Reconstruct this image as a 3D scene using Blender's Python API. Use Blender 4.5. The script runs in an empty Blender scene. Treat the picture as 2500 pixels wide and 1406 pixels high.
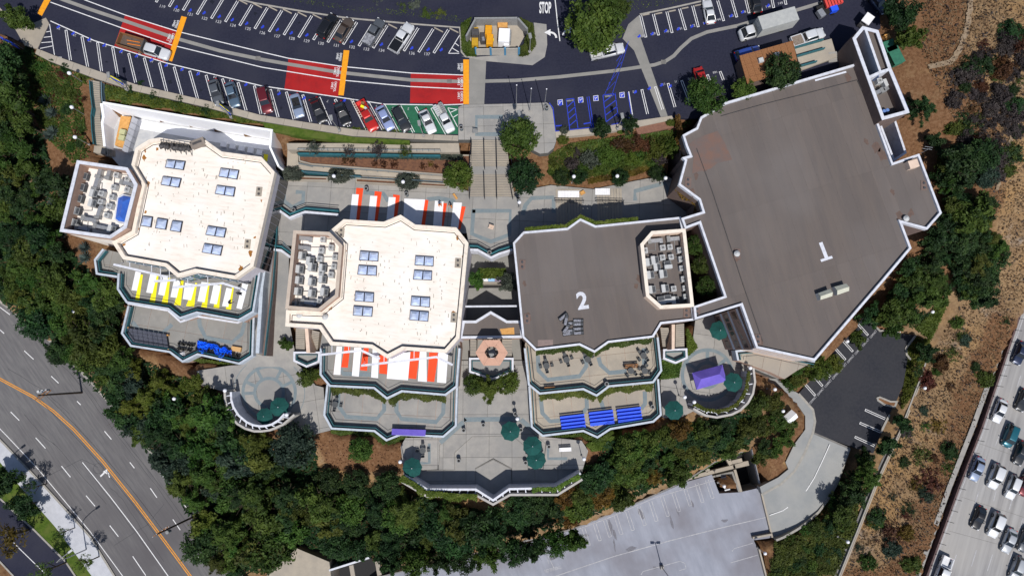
import bpy, bmesh, math, random
import numpy as np
from mathutils import Vector, Matrix
random.seed(7)
R = math.radians
scene = bpy.context.scene
C = scene.collection

# ------------------------------------------------------------------ camera
F = 1550.0; TILT = R(6.9); CAMZ = 105.0
cam_d = bpy.data.cameras.new('camera'); cam = bpy.data.objects.new('camera', cam_d); C.objects.link(cam)
cam.location = (0, 0, CAMZ); cam.rotation_euler = (TILT, 0, 0)
cam_d.sensor_width = 36; cam_d.lens = 36*F/2500; cam_d.clip_end = 4000; cam_d.clip_start = 1
scene.camera = cam
# ------------------------------------------------------------------ sky, sun, exposure
SUN_EL, SHADOW_AZ = R(57), R(103.5)
w = bpy.data.worlds.new('World'); scene.world = w; w.use_nodes = True
nt = w.node_tree; bg = nt.nodes['Background']
sky = nt.nodes.new('ShaderNodeTexSky'); sky.sky_type = 'NISHITA'; sky.sun_disc = False
sky.sun_elevation = SUN_EL; sky.sun_rotation = R(166.5); sky.altitude = 300
nt.links.new(sky.outputs[0], bg.inputs[0]); bg.inputs[1].default_value = 0.085
sun_d = bpy.data.lights.new('sun', 'SUN'); sun_d.energy = 4.4; sun_d.angle = R(0.5); sun_d.color = (1, .96, .9)
sun = bpy.data.objects.new('sun', sun_d); C.objects.link(sun)
sun.rotation_euler = Vector((math.cos(SHADOW_AZ)*math.cos(SUN_EL), math.sin(SHADOW_AZ)*math.cos(SUN_EL), -math.sin(SUN_EL))).to_track_quat('-Z', 'Y').to_euler()
vs = scene.view_settings; vs.view_transform = 'Standard'; vs.look = 'None'; vs.exposure = 0; vs.gamma = 1
scene.cycles.max_bounces = 5; scene.cycles.diffuse_bounces = 3; scene.cycles.glossy_bounces = 3
scene.cycles.transmission_bounces = 3; scene.cycles.transparent_max_bounces = 4
scene.cycles.use_denoising = True

# ------------------------------------------------------------------ measuring: where a photo point at height z lies on the site
CT, ST = math.cos(TILT), math.sin(TILT)
def P(px, py, z=0.0):
    dx = (px-1250)/F; dy = (703-py)/F
    r = (dx, dy*CT+ST, -CT+dy*ST); k = (z-CAMZ)/r[2]
    return Vector((r[0]*k, r[1]*k, z))
def PP(pts, z): return [P(x, y, z) for x, y in pts]
def XY(pts, z): return [(v.x, v.y) for v in PP(pts, z)]

# ------------------------------------------------------------------ materials
MAT = {}
def mat(name, c, c2=None, scale=1.0, lo=.38, hi=.62, rough=.85, metal=0, spec=.4, coat=0, detail=5, big=None, bigc=None, bump=0, stretch=None, emit=None, objvar=0):
    if name in MAT: return MAT[name]
    m = bpy.data.materials.new(name); m.use_nodes = True; n = m.node_tree.nodes; l = m.node_tree.links
    b = n['Principled BSDF']; b.inputs['Roughness'].default_value = rough; b.inputs['Metallic'].default_value = metal
    b.inputs['Specular IOR Level'].default_value = spec; b.inputs['Coat Weight'].default_value = coat
    b.inputs['Base Color'].default_value = (*c, 1)
    if emit: b.inputs['Emission Color'].default_value = (*c, 1); b.inputs['Emission Strength'].default_value = emit
    if c2:
        g = n.new('ShaderNodeNewGeometry'); vec = g.outputs['Position']
        if stretch:
            mp = n.new('ShaderNodeMapping'); mp.vector_type = 'TEXTURE'; mp.inputs['Scale'].default_value = tuple(1/k for k in stretch[0]); mp.inputs['Rotation'].default_value = (0, 0, stretch[1])
            l.new(vec, mp.inputs[0]); vec = mp.outputs[0]
        t = n.new('ShaderNodeTexNoise'); t.inputs['Scale'].default_value = scale; t.inputs['Detail'].default_value = detail; t.inputs['Roughness'].default_value = .65
        l.new(vec, t.inputs['Vector'])
        r = n.new('ShaderNodeMapRange'); r.inputs[1].default_value = lo; r.inputs[2].default_value = hi; l.new(t.outputs[0], r.inputs[0])
        mx = n.new('ShaderNodeMix'); mx.data_type = 'RGBA'; mx.inputs[6].default_value = (*c, 1); mx.inputs[7].default_value = (*c2, 1)
        l.new(r.outputs[0], mx.inputs[0]); out = mx.outputs[2]
        if bigc:
            t2 = n.new('ShaderNodeTexNoise'); t2.inputs['Scale'].default_value = big; t2.inputs['Detail'].default_value = 4; l.new(g.outputs['Position'], t2.inputs['Vector'])
            r2 = n.new('ShaderNodeMapRange'); r2.inputs[1].default_value = .45; r2.inputs[2].default_value = .72; l.new(t2.outputs[0], r2.inputs[0])
            m2 = n.new('ShaderNodeMix'); m2.data_type = 'RGBA'; m2.inputs[7].default_value = (*bigc, 1); l.new(out, m2.inputs[6]); l.new(r2.outputs[0], m2.inputs[0]); out = m2.outputs[2]
        if objvar:
            oi = n.new('ShaderNodeObjectInfo'); hs = n.new('ShaderNodeHueSaturation'); mr = n.new('ShaderNodeMapRange'); mr.inputs[3].default_value = 1-objvar; mr.inputs[4].default_value = 1+objvar
            l.new(oi.outputs['Random'], mr.inputs[0]); l.new(mr.outputs[0], hs.inputs['Value']); l.new(out, hs.inputs['Color']); out = hs.outputs[0]
        l.new(out, b.inputs['Base Color'])
        if bump:
            bp = n.new('ShaderNodeBump'); bp.inputs['Strength'].default_value = bump; bp.inputs['Distance'].default_value = .05
            l.new(t.outputs[0], bp.inputs['Height']); l.new(bp.outputs[0], b.inputs['Normal'])
    MAT[name] = m; return m
def leafmat(name, a, b_, c_, trans=.3):
    m = bpy.data.materials.new(name); m.use_nodes = True; n = m.node_tree.nodes; l = m.node_tree.links
    g = n.new('ShaderNodeNewGeometry'); oi = n.new('ShaderNodeObjectInfo')
    rp = n.new('ShaderNodeValToRGB'); e = rp.color_ramp.elements; e[0].color = (*a, 1); e[1].color = (*c_, 1); e[1].position = .95
    q = rp.color_ramp.elements.new(.5); q.color = (*b_, 1)
    ta = n.new('ShaderNodeAttribute'); ta.attribute_name = 'tone'; mm = n.new('ShaderNodeMath'); mm.operation = 'MULTIPLY_ADD'; mm.inputs[1].default_value = .62; l.new(ta.outputs['Fac'], mm.inputs[0]); m2 = n.new('ShaderNodeMath'); m2.operation = 'MULTIPLY'; m2.inputs[1].default_value = .38; l.new(g.outputs['Random Per Island'], m2.inputs[0]); l.new(m2.outputs[0], mm.inputs[2]); l.new(mm.outputs[0], rp.inputs[0])
    hs = n.new('ShaderNodeHueSaturation'); l.new(rp.outputs[0], hs.inputs['Color'])
    mr = n.new('ShaderNodeMapRange'); mr.inputs[3].default_value = .72; mr.inputs[4].default_value = 1.3; l.new(oi.outputs['Random'], mr.inputs[0]); l.new(mr.outputs[0], hs.inputs['Value'])
    mh = n.new('ShaderNodeMapRange'); mh.inputs[3].default_value = .475; mh.inputs[4].default_value = .525
    wn = n.new('ShaderNodeTexWhiteNoise'); wn.noise_dimensions = '1D'; l.new(oi.outputs['Random'], wn.inputs['W']); l.new(wn.outputs[0], mh.inputs[0]); l.new(mh.outputs[0], hs.inputs['Hue'])
    bs = n['Principled BSDF']; bs.inputs['Roughness'].default_value = .65; bs.inputs['Specular IOR Level'].default_value = .25; l.new(hs.outputs[0], bs.inputs['Base Color'])
    tr = n.new('ShaderNodeBsdfTranslucent'); l.new(hs.outputs[0], tr.inputs[0])
    ms = n.new('ShaderNodeMixShader'); ms.inputs[0].default_value = trans; l.new(bs.outputs[0], ms.inputs[1]); l.new(tr.outputs[0], ms.inputs[2])
    l.new(ms.outputs[0], n['Material Output'].inputs[0]); MAT[name] = m; return m

asphalt = mat('asphalt', (.0155, .017, .033), (.023, .0245, .044), 3.0, rough=.9, spec=.2, big=.12, bigc=(.029, .030, .047), bump=.1)
old_asphalt = mat('old_asphalt', (.024, .026, .034), (.034, .035, .043), 2.0, rough=.9, spec=.2, big=.08, bigc=(.042, .042, .048))
street_m = mat('street_asphalt', (.115, .112, .118), (.155, .15, .152), .9, rough=.9, spec=.2, big=.07, bigc=(.10, .094, .10), stretch=((.22, 2.4, 1), R(-52)))
freeway_m = mat('freeway_concrete', (.33, .325, .325), (.20, .195, .20), 1.0, lo=.35, hi=.7, rough=.9, big=.06, bigc=(.34, .325, .31), stretch=((.035, 1.0, 1), R(69.4)))
conc = mat('concrete', (.315, .30, .28), (.26, .25, .24), .6, rough=.9, big=.12, bigc=(.225, .225, .225), objvar=.07)
conc_warm = mat('concrete_warm', (.37, .325, .265), (.31, .275, .23), .5, rough=.9, big=.12, bigc=(.29, .26, .225), objvar=.06)
conc_grey = mat('concrete_grey', (.26, .25, .235), (.215, .21, .2), .5, rough=.9, big=.2, bigc=(.22, .215, .2), objvar=.05)
conc_blue = mat('concrete_bluegrey', (.155, .195, .22), (.19, .225, .24), 1.2, rough=.9)
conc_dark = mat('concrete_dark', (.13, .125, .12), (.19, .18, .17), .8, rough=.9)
joint = mat('joint', (.12, .115, .11), (.09, .09, .085), 1.5)
garage_m = mat('garage_deck', (.225, .24, .29), (.30, .315, .375), .5, lo=.3, hi=.7, rough=.85, big=.10, bigc=(.17, .165, .19), stretch=((.4, 1.3, 1), R(-70)))
ramp_m = mat('ramp_concrete', (.28, .285, .285), (.24, .25, .255), .3, rough=.9, big=.2, bigc=(.30, .30, .29))
walk_white = mat('pale_concrete', (.47, .48, .52), (.41, .42, .46), .7, rough=.9)
kerb_m = mat('kerb', (.33, .31, .28), (.26, .25, .23), 1.5)
wpaint = mat('white_paint', (.74, .74, .75), (.6, .6, .61), 2.5, rough=.7)
wpaint_worn = mat('white_paint_worn', (.45, .45, .46), (.31, .31, .34), 1.6, rough=.8)
ypaint = mat('orange_paint', (.8, .33, .005), (.68, .26, .01), 2.5, rough=.7)
yline = mat('yellow_line', (.72, .3, .02), (.55, .22, .02), 2.5, rough=.7)
rpaint = mat('red_paint', (.33, .005, .006), (.25, .004, .006), 1.2, rough=.75, big=.3, bigc=(.37, .01, .01))
gpaint = mat('green_paint', (.015, .12, .06), (.012, .095, .05), 1.2, rough=.75)
bpaint = mat('blue_paint', (.02, .05, .55), (.015, .04, .42), 2.0, rough=.7)
roof_white = mat('white_roof', (.79, .725, .66), (.64, .565, .49), .8, lo=.47, hi=.78, rough=.85, stretch=((.5, 2.5, 1), R(-7)), big=.25, bigc=(.80, .76, .73), objvar=.02)
roof_grey = mat('grey_roof', (.134, .113, .104), (.118, .102, .097), .5, rough=.95, spec=.15, big=.05, bigc=(.152, .136, .132), stretch=((.2, 1.5, 1), R(102)), objvar=.05)
block_wall = mat('block_wall', (.50, .48, .53), (.44, .42, .47), 1.0, rough=.9)
coping_b = mat('pale_blue_coping', (.45, .50, .57), (.30, .33, .38), 1.5, lo=.45, hi=.8, rough=.6)
coping_w = mat('white_coping', (.60, .62, .69), (.40, .40, .44), 1.6, lo=.45, hi=.8, rough=.6)
coping_c = mat('cream_coping', (.76, .68, .59), (.50, .41, .33), 1.4, lo=.5, hi=.85, rough=.7)
stucco = mat('stucco', (.40, .27, .21), (.34, .225, .175), 1.2, rough=.95, big=.2, bigc=(.36, .25, .20))
stucco_cream = mat('cream_stucco', (.68, .53, .43), (.60, .46, .37), 1.0, rough=.95)
stucco_dark = mat('brown_stucco', (.17, .12, .105), (.14, .10, .09), 1.0, rough=.95)
whitewall = mat('white_wall', (.86, .87, .90), (.82, .83, .88), .5, rough=.8)
teal = mat('teal_paint', (.018, .10, .125), (.028, .13, .155), 2, rough=.5)
rail_m = mat('dark_rail', (.02, .022, .03), rough=.5, metal=.3)
rail_blue = mat('blue_grey_rail', (.13, .2, .25), rough=.5, metal=.2)
steel = mat('galvanised', (.45, .46, .48), (.36, .37, .39), 3, rough=.45, metal=.6)
hvac = mat('hvac_grey', (.25, .255, .26), (.19, .195, .2), 3, rough=.6)
hvac_l = mat('hvac_light', (.50, .51, .52), (.42, .43, .44), 3, rough=.6)
fan_dark = mat('fan_dark', (.05, .055, .065), rough=.6)
glass_dark = mat('car_glass', (.012, .015, .02), rough=.06, spec=.7, coat=.3)
glass_sky = mat('skylight_glass', (.38, .46, .68), (.52, .59, .74), 1.2, rough=.14, spec=.8, coat=.7, objvar=.14)
glass_blue = mat('blue_skylight', (.05, .16, .62), (.04, .12, .52), .7, rough=.25, spec=.6)
win_blue = mat('window_glass', (.03, .10, .15), (.05, .15, .20), 1.5, rough=.08, spec=.8)
black = mat('black_rubber', (.012, .012, .012), rough=.8)
dark = mat('dark_void', (.02, .02, .022), rough=.9)
soil = mat('soil', (.17, .085, .042), (.12, .06, .032), 1.3, rough=1, spec=.1, big=.4, bigc=(.2, .11, .06), bump=.4)
mulch = mat('mulch', (.18, .09, .052), (.115, .058, .04), 2.5, rough=1, spec=.1)
lawn_m = mat('lawn', (.075, .115, .018), (.045, .08, .012), 1.8, rough=1, spec=.1, bump=.5, big=.5, bigc=(.10, .12, .03))
brick_m = mat('brick_paving', (.22, .11, .075), (.17, .085, .06), 3, rough=.95)
tile_roof = mat('tile_roof', (.26, .12, .05), (.20, .085, .035), 4, rough=.95)
wood = mat('wood', (.25, .12, .05), (.18, .085, .035), 2, rough=.8)
wood_l = mat('light_wood', (.62, .33, .10), (.5, .25, .07), 2, rough=.7)
sign_grey = mat('sign_grey', (.075, .07, .072), (.05, .048, .05), 2, rough=.6)
purple = mat('purple_canvas', (.14, .10, .48), (.11, .08, .40), .6, rough=.9)
green_canvas = mat('green_canvas', (.004, .068, .060), (.003, .052, .048), 1.2, rough=.9)
blue_bench = mat('blue_plastic', (.02, .10, .85), (.016, .08, .72), 1.5, rough=.45)
tarp = mat('blue_tarp', (.01, .15, .9), (.008, .10, .7), 2.5, rough=.4)
white_cloth = mat('white_cloth', (.8, .8, .82), (.74, .74, .77), 1.2, rough=.8)
orange_p = mat('orange_panel', (.85, .065, .008), (.78, .055, .008), 1.2, rough=.7)
yellow_p = mat('yellow_panel', (.88, .78, .012), (.8, .7, .012), 1.2, rough=.7)
globe_m = mat('lamp_globe', (.75, .76, .82), rough=.3)
trunk_m = mat('bark', (.09, .065, .045), (.06, .045, .03), 3, rough=1)
skin = mat('skin', (.45, .26, .18), rough=.6)
cloth_dark = mat('dark_clothing', (.015, .015, .02), rough=.9)
cloth_or = mat('orange_clothing', (.7, .2, .02), rough=.9)

# ------------------------------------------------------------------ meshes
class MB:
    def __init__(s): s.v = []; s.f = []; s.m = []
    def add(s, vs, fs, m=0):
        o = len(s.v); s.v += [tuple(v) for v in vs]; s.f += [tuple(i+o for i in f) for f in fs]; s.m += [m]*len(fs); return s
    def box(s, cx, cy, cz, sx, sy, sz, a=0, m=0, taper=1.0):
        ca, sa = math.cos(a), math.sin(a); vs = []
        for dz in (-.5, .5):
            k = taper if dz > 0 else 1
            for dx, dy in ((-.5, -.5), (.5, -.5), (.5, .5), (-.5, .5)):
                x, y = dx*sx*k, dy*sy*k; vs.append((cx+x*ca-y*sa, cy+x*sa+y*ca, cz+dz*sz))
        return s.add(vs, [(3, 2, 1, 0), (4, 5, 6, 7), (0, 1, 5, 4), (1, 2, 6, 5), (2, 3, 7, 6), (3, 0, 4, 7)], m)
    def prism(s, pts, z0, z1, m=0, bottom=True, top=True):
        pts = [(p[0], p[1]) for p in pts]; n = len(pts)
        if area(pts) < 0: pts = pts[::-1]
        vs = [(x, y, z0) for x, y in pts]+[(x, y, z1) for x, y in pts]
        fs = [(i, (i+1) % n, n+(i+1) % n, n+i) for i in range(n)]
        if top: fs.append(tuple(range(n, 2*n)))
        if bottom: fs.append(tuple(range(n-1, -1, -1)))
        return s.add(vs, fs, m)
    def flat(s, pts, z, m=0):
        pts = [(p[0], p[1]) for p in pts]
        if area(pts) < 0: pts = pts[::-1]
        return s.add([(x, y, z) for x, y in pts], [tuple(range(len(pts)))], m)
    def rim(s, pts, w_, z0, z1, m=0, closed=True):
        pts = [(p[0], p[1]) for p in pts]
        if closed and area(pts) < 0: pts = pts[::-1]
        q = offset(pts, w_, closed); n = len(pts); vs = []
        for a, b in zip(pts, q): vs += [(a[0], a[1], z0), (a[0], a[1], z1), (b[0], b[1], z1), (b[0], b[1], z0)]
        fs = []
        for i in range(n if closed else n-1):
            a, b = 4*i, 4*((i+1) % n)
            fs += [(a, b, b+1, a+1), (a+1, b+1, b+2, a+2), (a+2, b+2, b+3, a+3), (a+3, b+3, b, a)]
        if not closed: fs += [(0, 1, 2, 3), (4*n-1, 4*n-2, 4*n-3, 4*n-4)]
        return s.add(vs, fs, m)
    def cyl(s, x, y, z0, z1, r, n=10, r2=None, m=0):
        r2 = r if r2 is None else r2
        vs = [(x+r*math.cos(2*math.pi*i/n), y+r*math.sin(2*math.pi*i/n), z0) for i in range(n)]+[(x+r2*math.cos(2*math.pi*i/n), y+r2*math.sin(2*math.pi*i/n), z1) for i in range(n)]
        return s.add(vs, [(i, (i+1) % n, n+(i+1) % n, n+i) for i in range(n)]+[tuple(range(n, 2*n)), tuple(range(n-1, -1, -1))], m)
    def tube(s, p, q, r, n=6, r2=None, m=0):
        p, q = Vector(p), Vector(q); d = (q-p)
        if d.length < 1e-6: return s
        u = d.normalized().orthogonal().normalized(); v = d.normalized().cross(u); r2 = r if r2 is None else r2
        vs = [p+u*r*math.cos(2*math.pi*i/n)+v*r*math.sin(2*math.pi*i/n) for i in range(n)]+[q+u*r2*math.cos(2*math.pi*i/n)+v*r2*math.sin(2*math.pi*i/n) for i in range(n)]
        return s.add(vs, [(i, (i+1) % n, n+(i+1) % n, n+i) for i in range(n)]+[tuple(range(n, 2*n)), tuple(range(n-1, -1, -1))], m)
    def path(s, pts, r, n=5, m=0):
        for a, b in zip(pts, pts[1:]): s.tube(a, b, r, n, m=m)
        return s
    def ribbon(s, pts, w_, m=0, dz=0):
        pts = [Vector(p) for p in pts]; n = len(pts); vs = []
        for i, p in enumerate(pts):
            t = (pts[min(i+1, n-1)]-pts[max(i-1, 0)]); t.z = 0; t.normalize(); q = Vector((-t.y, t.x, 0))*w_/2
            vs += [p+q+Vector((0, 0, dz)), p-q+Vector((0, 0, dz))]
        return s.add(vs, [(2*i, 2*i+1, 2*i+3, 2*i+2) for i in range(n-1)], m)
    def ball(s, x, y, z, r, n=10, k=6, m=0, sz=1):
        vs = [(x, y, z-r*sz)]
        for j in range(1, k):
            a = -math.pi/2+math.pi*j/k
            vs += [(x+r*math.cos(a)*math.cos(2*math.pi*i/n), y+r*math.cos(a)*math.sin(2*math.pi*i/n), z+sz*r*math.sin(a)) for i in range(n)]
        vs.append((x, y, z+r*sz)); t = len(vs)-1; fs = [(0, 1+(i+1) % n, 1+i) for i in range(n)]
        for j in range(k-2):
            a = 1+j*n; fs += [(a+i, a+(i+1) % n, a+n+(i+1) % n, a+n+i) for i in range(n)]
        a = 1+(k-2)*n; fs += [(a+i, a+(i+1) % n, t) for i in range(n)]
        return s.add(vs, fs, m)
def area(p): return .5*sum(p[i][0]*p[(i+1) % len(p)][1]-p[(i+1) % len(p)][0]*p[i][1] for i in range(len(p)))
def offset(pts, d, closed=True):
    n = len(pts); out = []
    for i in range(n):
        a = pts[i-1] if (closed or i > 0) else None; b = pts[i]; c = pts[(i+1) % n] if (closed or i < n-1) else None
        def nrm(u, v):
            x, y = v[0]-u[0], v[1]-u[1]; L = math.hypot(x, y) or 1; return (-y/L, x/L)
        n1 = nrm(a, b) if a is not None else None; n2 = nrm(b, c) if c is not None else None
        if n1 is None: n1 = n2
        if n2 is None: n2 = n1
        mx, my = n1[0]+n2[0], n1[1]+n2[1]; L = math.hypot(mx, my)
        if L < .3: out.append((b[0]+n1[0]*d, b[1]+n1[1]*d)); continue
        mx /= L; my /= L; k = d/max(.35, mx*n1[0]+my*n1[1]); out.append((b[0]+mx*k, b[1]+my*k))
    return out
def wloc(o):
    v = Vector((0, 0, 0))
    while o is not None: v += o.location; o = o.parent
    return v
def build(mb, name, mats, parent=None, loc=None, smooth=False):
    """mesh given in site coordinates -> one object; its origin sits at loc (or at the parent)"""
    if not isinstance(mats, (list, tuple)): mats = [mats]
    base = wloc(parent) if parent else Vector((0, 0, 0))
    org = Vector(loc) if loc is not None else base
    me = bpy.data.meshes.new(name); me.from_pydata([(x-org.x, y-org.y, z-org.z) for x, y, z in mb.v], [], mb.f)
    for m in mats: me.materials.append(m)
    if len(mats) > 1: me.polygons.foreach_set('material_index', mb.m)
    if smooth: me.polygons.foreach_set('use_smooth', [True]*len(me.polygons))
    o = bpy.data.objects.new(name, me); C.objects.link(o); o.parent = parent; o.location = org-base
    return o
LABELS = {}
def tag(o, label, cat, group=None, kind=None):
    o['label'] = label; o['category'] = cat
    if group: o['group'] = group
    if kind: o['kind'] = kind
    LABELS.setdefault(label, []).append(o.name); return o
def struct(o, label=None, kind='structure'):
    o['kind'] = kind
    if label: o['label'] = label
    return o
def thing(name, label, cat, loc, group=None):
    o = bpy.data.objects.new(name, None); C.objects.link(o); o.location = loc; o.empty_display_size = .5
    return tag(o, label, cat, group)
def copy_tree(o, parent=None):
    c = o.copy(); C.objects.link(c); c.parent = parent
    for ch in CH.get(o.name, o.children): copy_tree(ch, c)
    return c
CH = {}
ORD = 'first second third fourth fifth sixth seventh eighth ninth tenth eleventh twelfth thirteenth fourteenth fifteenth sixteenth seventeenth eighteenth nineteenth twentieth'.split()
TENS = {20: 'twenty', 30: 'thirty', 40: 'forty', 50: 'fifty', 60: 'sixty', 70: 'seventy', 80: 'eighty', 90: 'ninety', 100: 'hundred', 110: 'hundred-ten'}
def nth(i):
    i += 1
    if i <= 20: return ORD[i-1]
    t, u = i//10*10, i % 10
    return TENS[t]+'-'+ORD[u-1] if u else TENS[t][:-1]+'ieth'
def inpoly(xs, ys, poly):
    c = np.zeros(xs.shape, bool); n = len(poly)
    for i in range(n):
        x1, y1 = poly[i]; x2, y2 = poly[(i+1) % n]
        if y1 == y2: continue
        k = ((y1 > ys) != (y2 > ys)) & (xs < (x2-x1)*(ys-y1)/(y2-y1)+x1); c ^= k
    return c
def ang(a, b): return math.atan2(b[1]-a[1], b[0]-a[0])
def txt(body, name, m, px, py, z, size_px, ang_deg, parent, sx=1.0, bold=0.0, sp=1.0, mirror=False):
    """flat lettering lying on a surface; centre at the photo point"""
    cu = bpy.data.curves.new('t', 'FONT'); cu.body = body; cu.size = 1; cu.align_x = 'CENTER'; cu.align_y = 'CENTER'; cu.offset = bold; cu.space_character = sp; cu.resolution_u = 3
    t = bpy.data.objects.new('t', cu); C.objects.link(t)
    me = bpy.data.meshes.new_from_object(t); bpy.data.objects.remove(t); bpy.data.curves.remove(cu)
    s = size_px*(CAMZ-z)/F*1.38; a = R(ang_deg); p = P(px, py, z); base = wloc(parent) if parent else Vector((0, 0, 0))
    me.transform(Matrix.Rotation(a, 4, 'Z') @ Matrix.Diagonal((s*sx, s, 1, 1)))
    me.materials.clear(); me.materials.append(m); me.name = name
    o = bpy.data.objects.new(name, me); C.objects.link(o); o.parent = parent; o.location = p-base; return o
# ================================================================== the setting
ZP, ZU, ZS, ZL, ZST, ZFW, ZG = 0.0, -4.5, -8.0, -20.0, -20.0, -20.0, -22.0   # car park, upper plaza, south plaza, lower lot, street, freeway, garage deck
CLAMP = []
def slab(name, pts, z, m, depth=1.2, label=None, clamp=True, parent=None):
    xy = XY(pts, z); mb = MB().prism(xy, z-depth, z); o = build(mb, name, m, parent)
    if parent is None: struct(o, label)
    if clamp: CLAMP.append((xy, z-.35))
    return o
def line(name, pts, w_, z, m, parent):
    return build(MB().ribbon(PP(pts, z), w_), name, m, parent)
def quad(name, pts, z, m, parent): return build(MB().flat(XY(pts, z), z), name, m, parent)
def panels(pts, z, cell, a, parent, m, gap=.05, thick=.05, name='paving_panel', off=(0, 0)):
    xy = XY(pts, z); xy = xy if area(xy) > 0 else xy[::-1]
    bm = bmesh.new(); bm.faces.new([bm.verts.new((x, y, 0)) for x, y in xy])
    for k in (0, 1):
        d = Vector((math.cos(a+k*math.pi/2), math.sin(a+k*math.pi/2), 0)); pr = [d.x*x+d.y*y for x, y in xy]; c = cell[k]
        i = math.floor(min(pr)/c)*c+off[k]*c
        while i < max(pr):
            bmesh.ops.bisect_plane(bm, geom=bm.verts[:]+bm.edges[:]+bm.faces[:], plane_co=d*i, plane_no=d, dist=1e-4); i += c
    for f in bm.faces:
        p = [(v.co.x, v.co.y) for v in f.verts]
        if abs(area(p)) < .15: continue
        if area(p) < 0: p = p[::-1]
        build(MB().prism(offset(p, gap/2), z-.02, z+thick, bottom=False), name, m, parent)
    bm.free()
def hairpin(parent, a, b, z, m=wpaint, gap=.34, w_=.11):
    """double stall line joined at end a"""
    A, B = P(*a, z), P(*b, z); t = (B-A).normalized(); n = Vector((-t.y, t.x, 0))*gap/2
    mb = MB().ribbon([A+n, B+n], w_).ribbon([A-n, B-n], w_).ribbon([A+n*1.3+t*.055, A-n*1.3+t*.055], w_, dz=.002)
    return build(mb, 'stall_line', m, parent)

# ---------------------------------------------------------------- car park at the top
lot = slab('parking_lot', [(-120, -90), (2135, -90), (2150, 70), (2085, 95), (2040, 175), (1940, 200), (1700, 290), (1628, 288), (1552, 296), (1458, 313), (1355, 323), (1340, 262), (1119, 262), (1119, 332), (1014, 327), (871, 318), (748, 300), (635, 282), (512, 249), (330, 208), (133, 138), (91, 121), (-120, 30)], ZP, asphalt, 1.5, 'dark asphalt car park with white stall lines')
z1, z2, z3 = .006, .011, .016
gut = [(120, -14), (154, 0), (218, 23), (302, 51), (384, 79), (435, 96), (538, 125), (640, 146), (697, 156), (825, 177), (1004, 196), (1132, 200), (1260, 197), (1368, 188), (1496, 174), (1598, 159), (1625, 150), (1645, 137), (1662, 118), (1688, 95), (1726, 79), (1803, 63), (1860, 46), (1909, 36), (2014, 5), (2060, -8)]
for q in ([(305, 39), (434, 78), (404, 153), (279, 113)], [(704, 145), (835, 163), (825, 238), (694, 220)], [(1003, 179), (1131, 184), (1131, 255), (1001, 252)]): quad('red_lane_marking', q, z1, rpaint, lot)
quad('green_stall_marking', [(938, 256), (1119, 259), (1118, 328), (1035, 326), (975, 322)], z1, gpaint, lot)
line('drain_channel', gut, .62, z2, conc_grey, lot)
for x, y in ((630, 143), (1097, 199), (1620, 152)): build(MB().box(P(x, y).x, P(x, y).y, .02, .85, .75, .03), 'drain_grate', conc_dark, lot)
for q in ([(443, 40), (456, 43), (420, 151), (408, 147)], [(109, -2), (125, -2), (102, 40), (91, 33)], [(839, 123), (853, 124), (839, 234), (826, 233)], [(1131, 146), (1145, 146), (1145, 255), (1131, 255)]): quad('orange_bar_marking', q, z3, ypaint, lot)
for pts in ([(205, 0), (307, 38), (435, 78), (640, 128), (704, 143), (835, 163), (1004, 179), (1131, 184)], [(123, 6), (294, 68), (420, 111), (640, 165), (832, 196), (1001, 212), (1131, 218)], [(123, 52), (230, 100), (289, 118), (404, 154), (637, 210), (827, 238), (940, 255), (1081, 257), (1131, 255)]): line('lane_line', pts, .16, z2+.003, wpaint, lot)
# upper stall row
up = [(381, 6), (413, 17), (447, 26), (481, 36), (516, 46), (550, 54), (585, 63), (622, 71), (657, 78), (693, 86), (729, 92), (765, 98), (800, 104), (838, 109), (876, 113), (911, 118), (948, 121), (986, 125), (1022, 128), (1059, 130)]
for i, (x, y) in enumerate(up):
    k = i/19; hairpin(lot, (x, y), (x+28+8*k, y-48-9*k), z1)
    if i: txt(str(118+i), 'stall_number', wpaint_worn, x-17, y+1-(1 if i < 8 else -2), z2, 8, -14+9*k, lot, bold=.012)
for i, (x, y) in enumerate(up):
    k = i/19; a, b = P(x+34+8*k, y-49-9*k), P(x+48+8*k, y-42-9*k)
    if y > 52 and i not in (13, 14, 16, 17): tag(build(MB().box(*((a+b)/2)[:2], .075, 1.8, .2, .14, ang(a, b), taper=.92), 'wheel_stop', conc_warm, loc=((a+b)/2)[:2]+(0,)), f'low concrete wheel stop of the upper stall row, {nth(sum(1 for j in range(i) if up[j][1] > 52 and j not in (13, 14, 16, 17)))} from the left', 'wheel stop', 'concrete wheel stops of the upper stall row')
for pts in ([(1122, 87), (1095, 131)], [(1095, 131), (1121, 131)], [(1104, 118), (1120, 128)], [(1111, 106), (1120, 113)]): line('hatch_line', pts, .12, z1, wpaint, lot)
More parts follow.
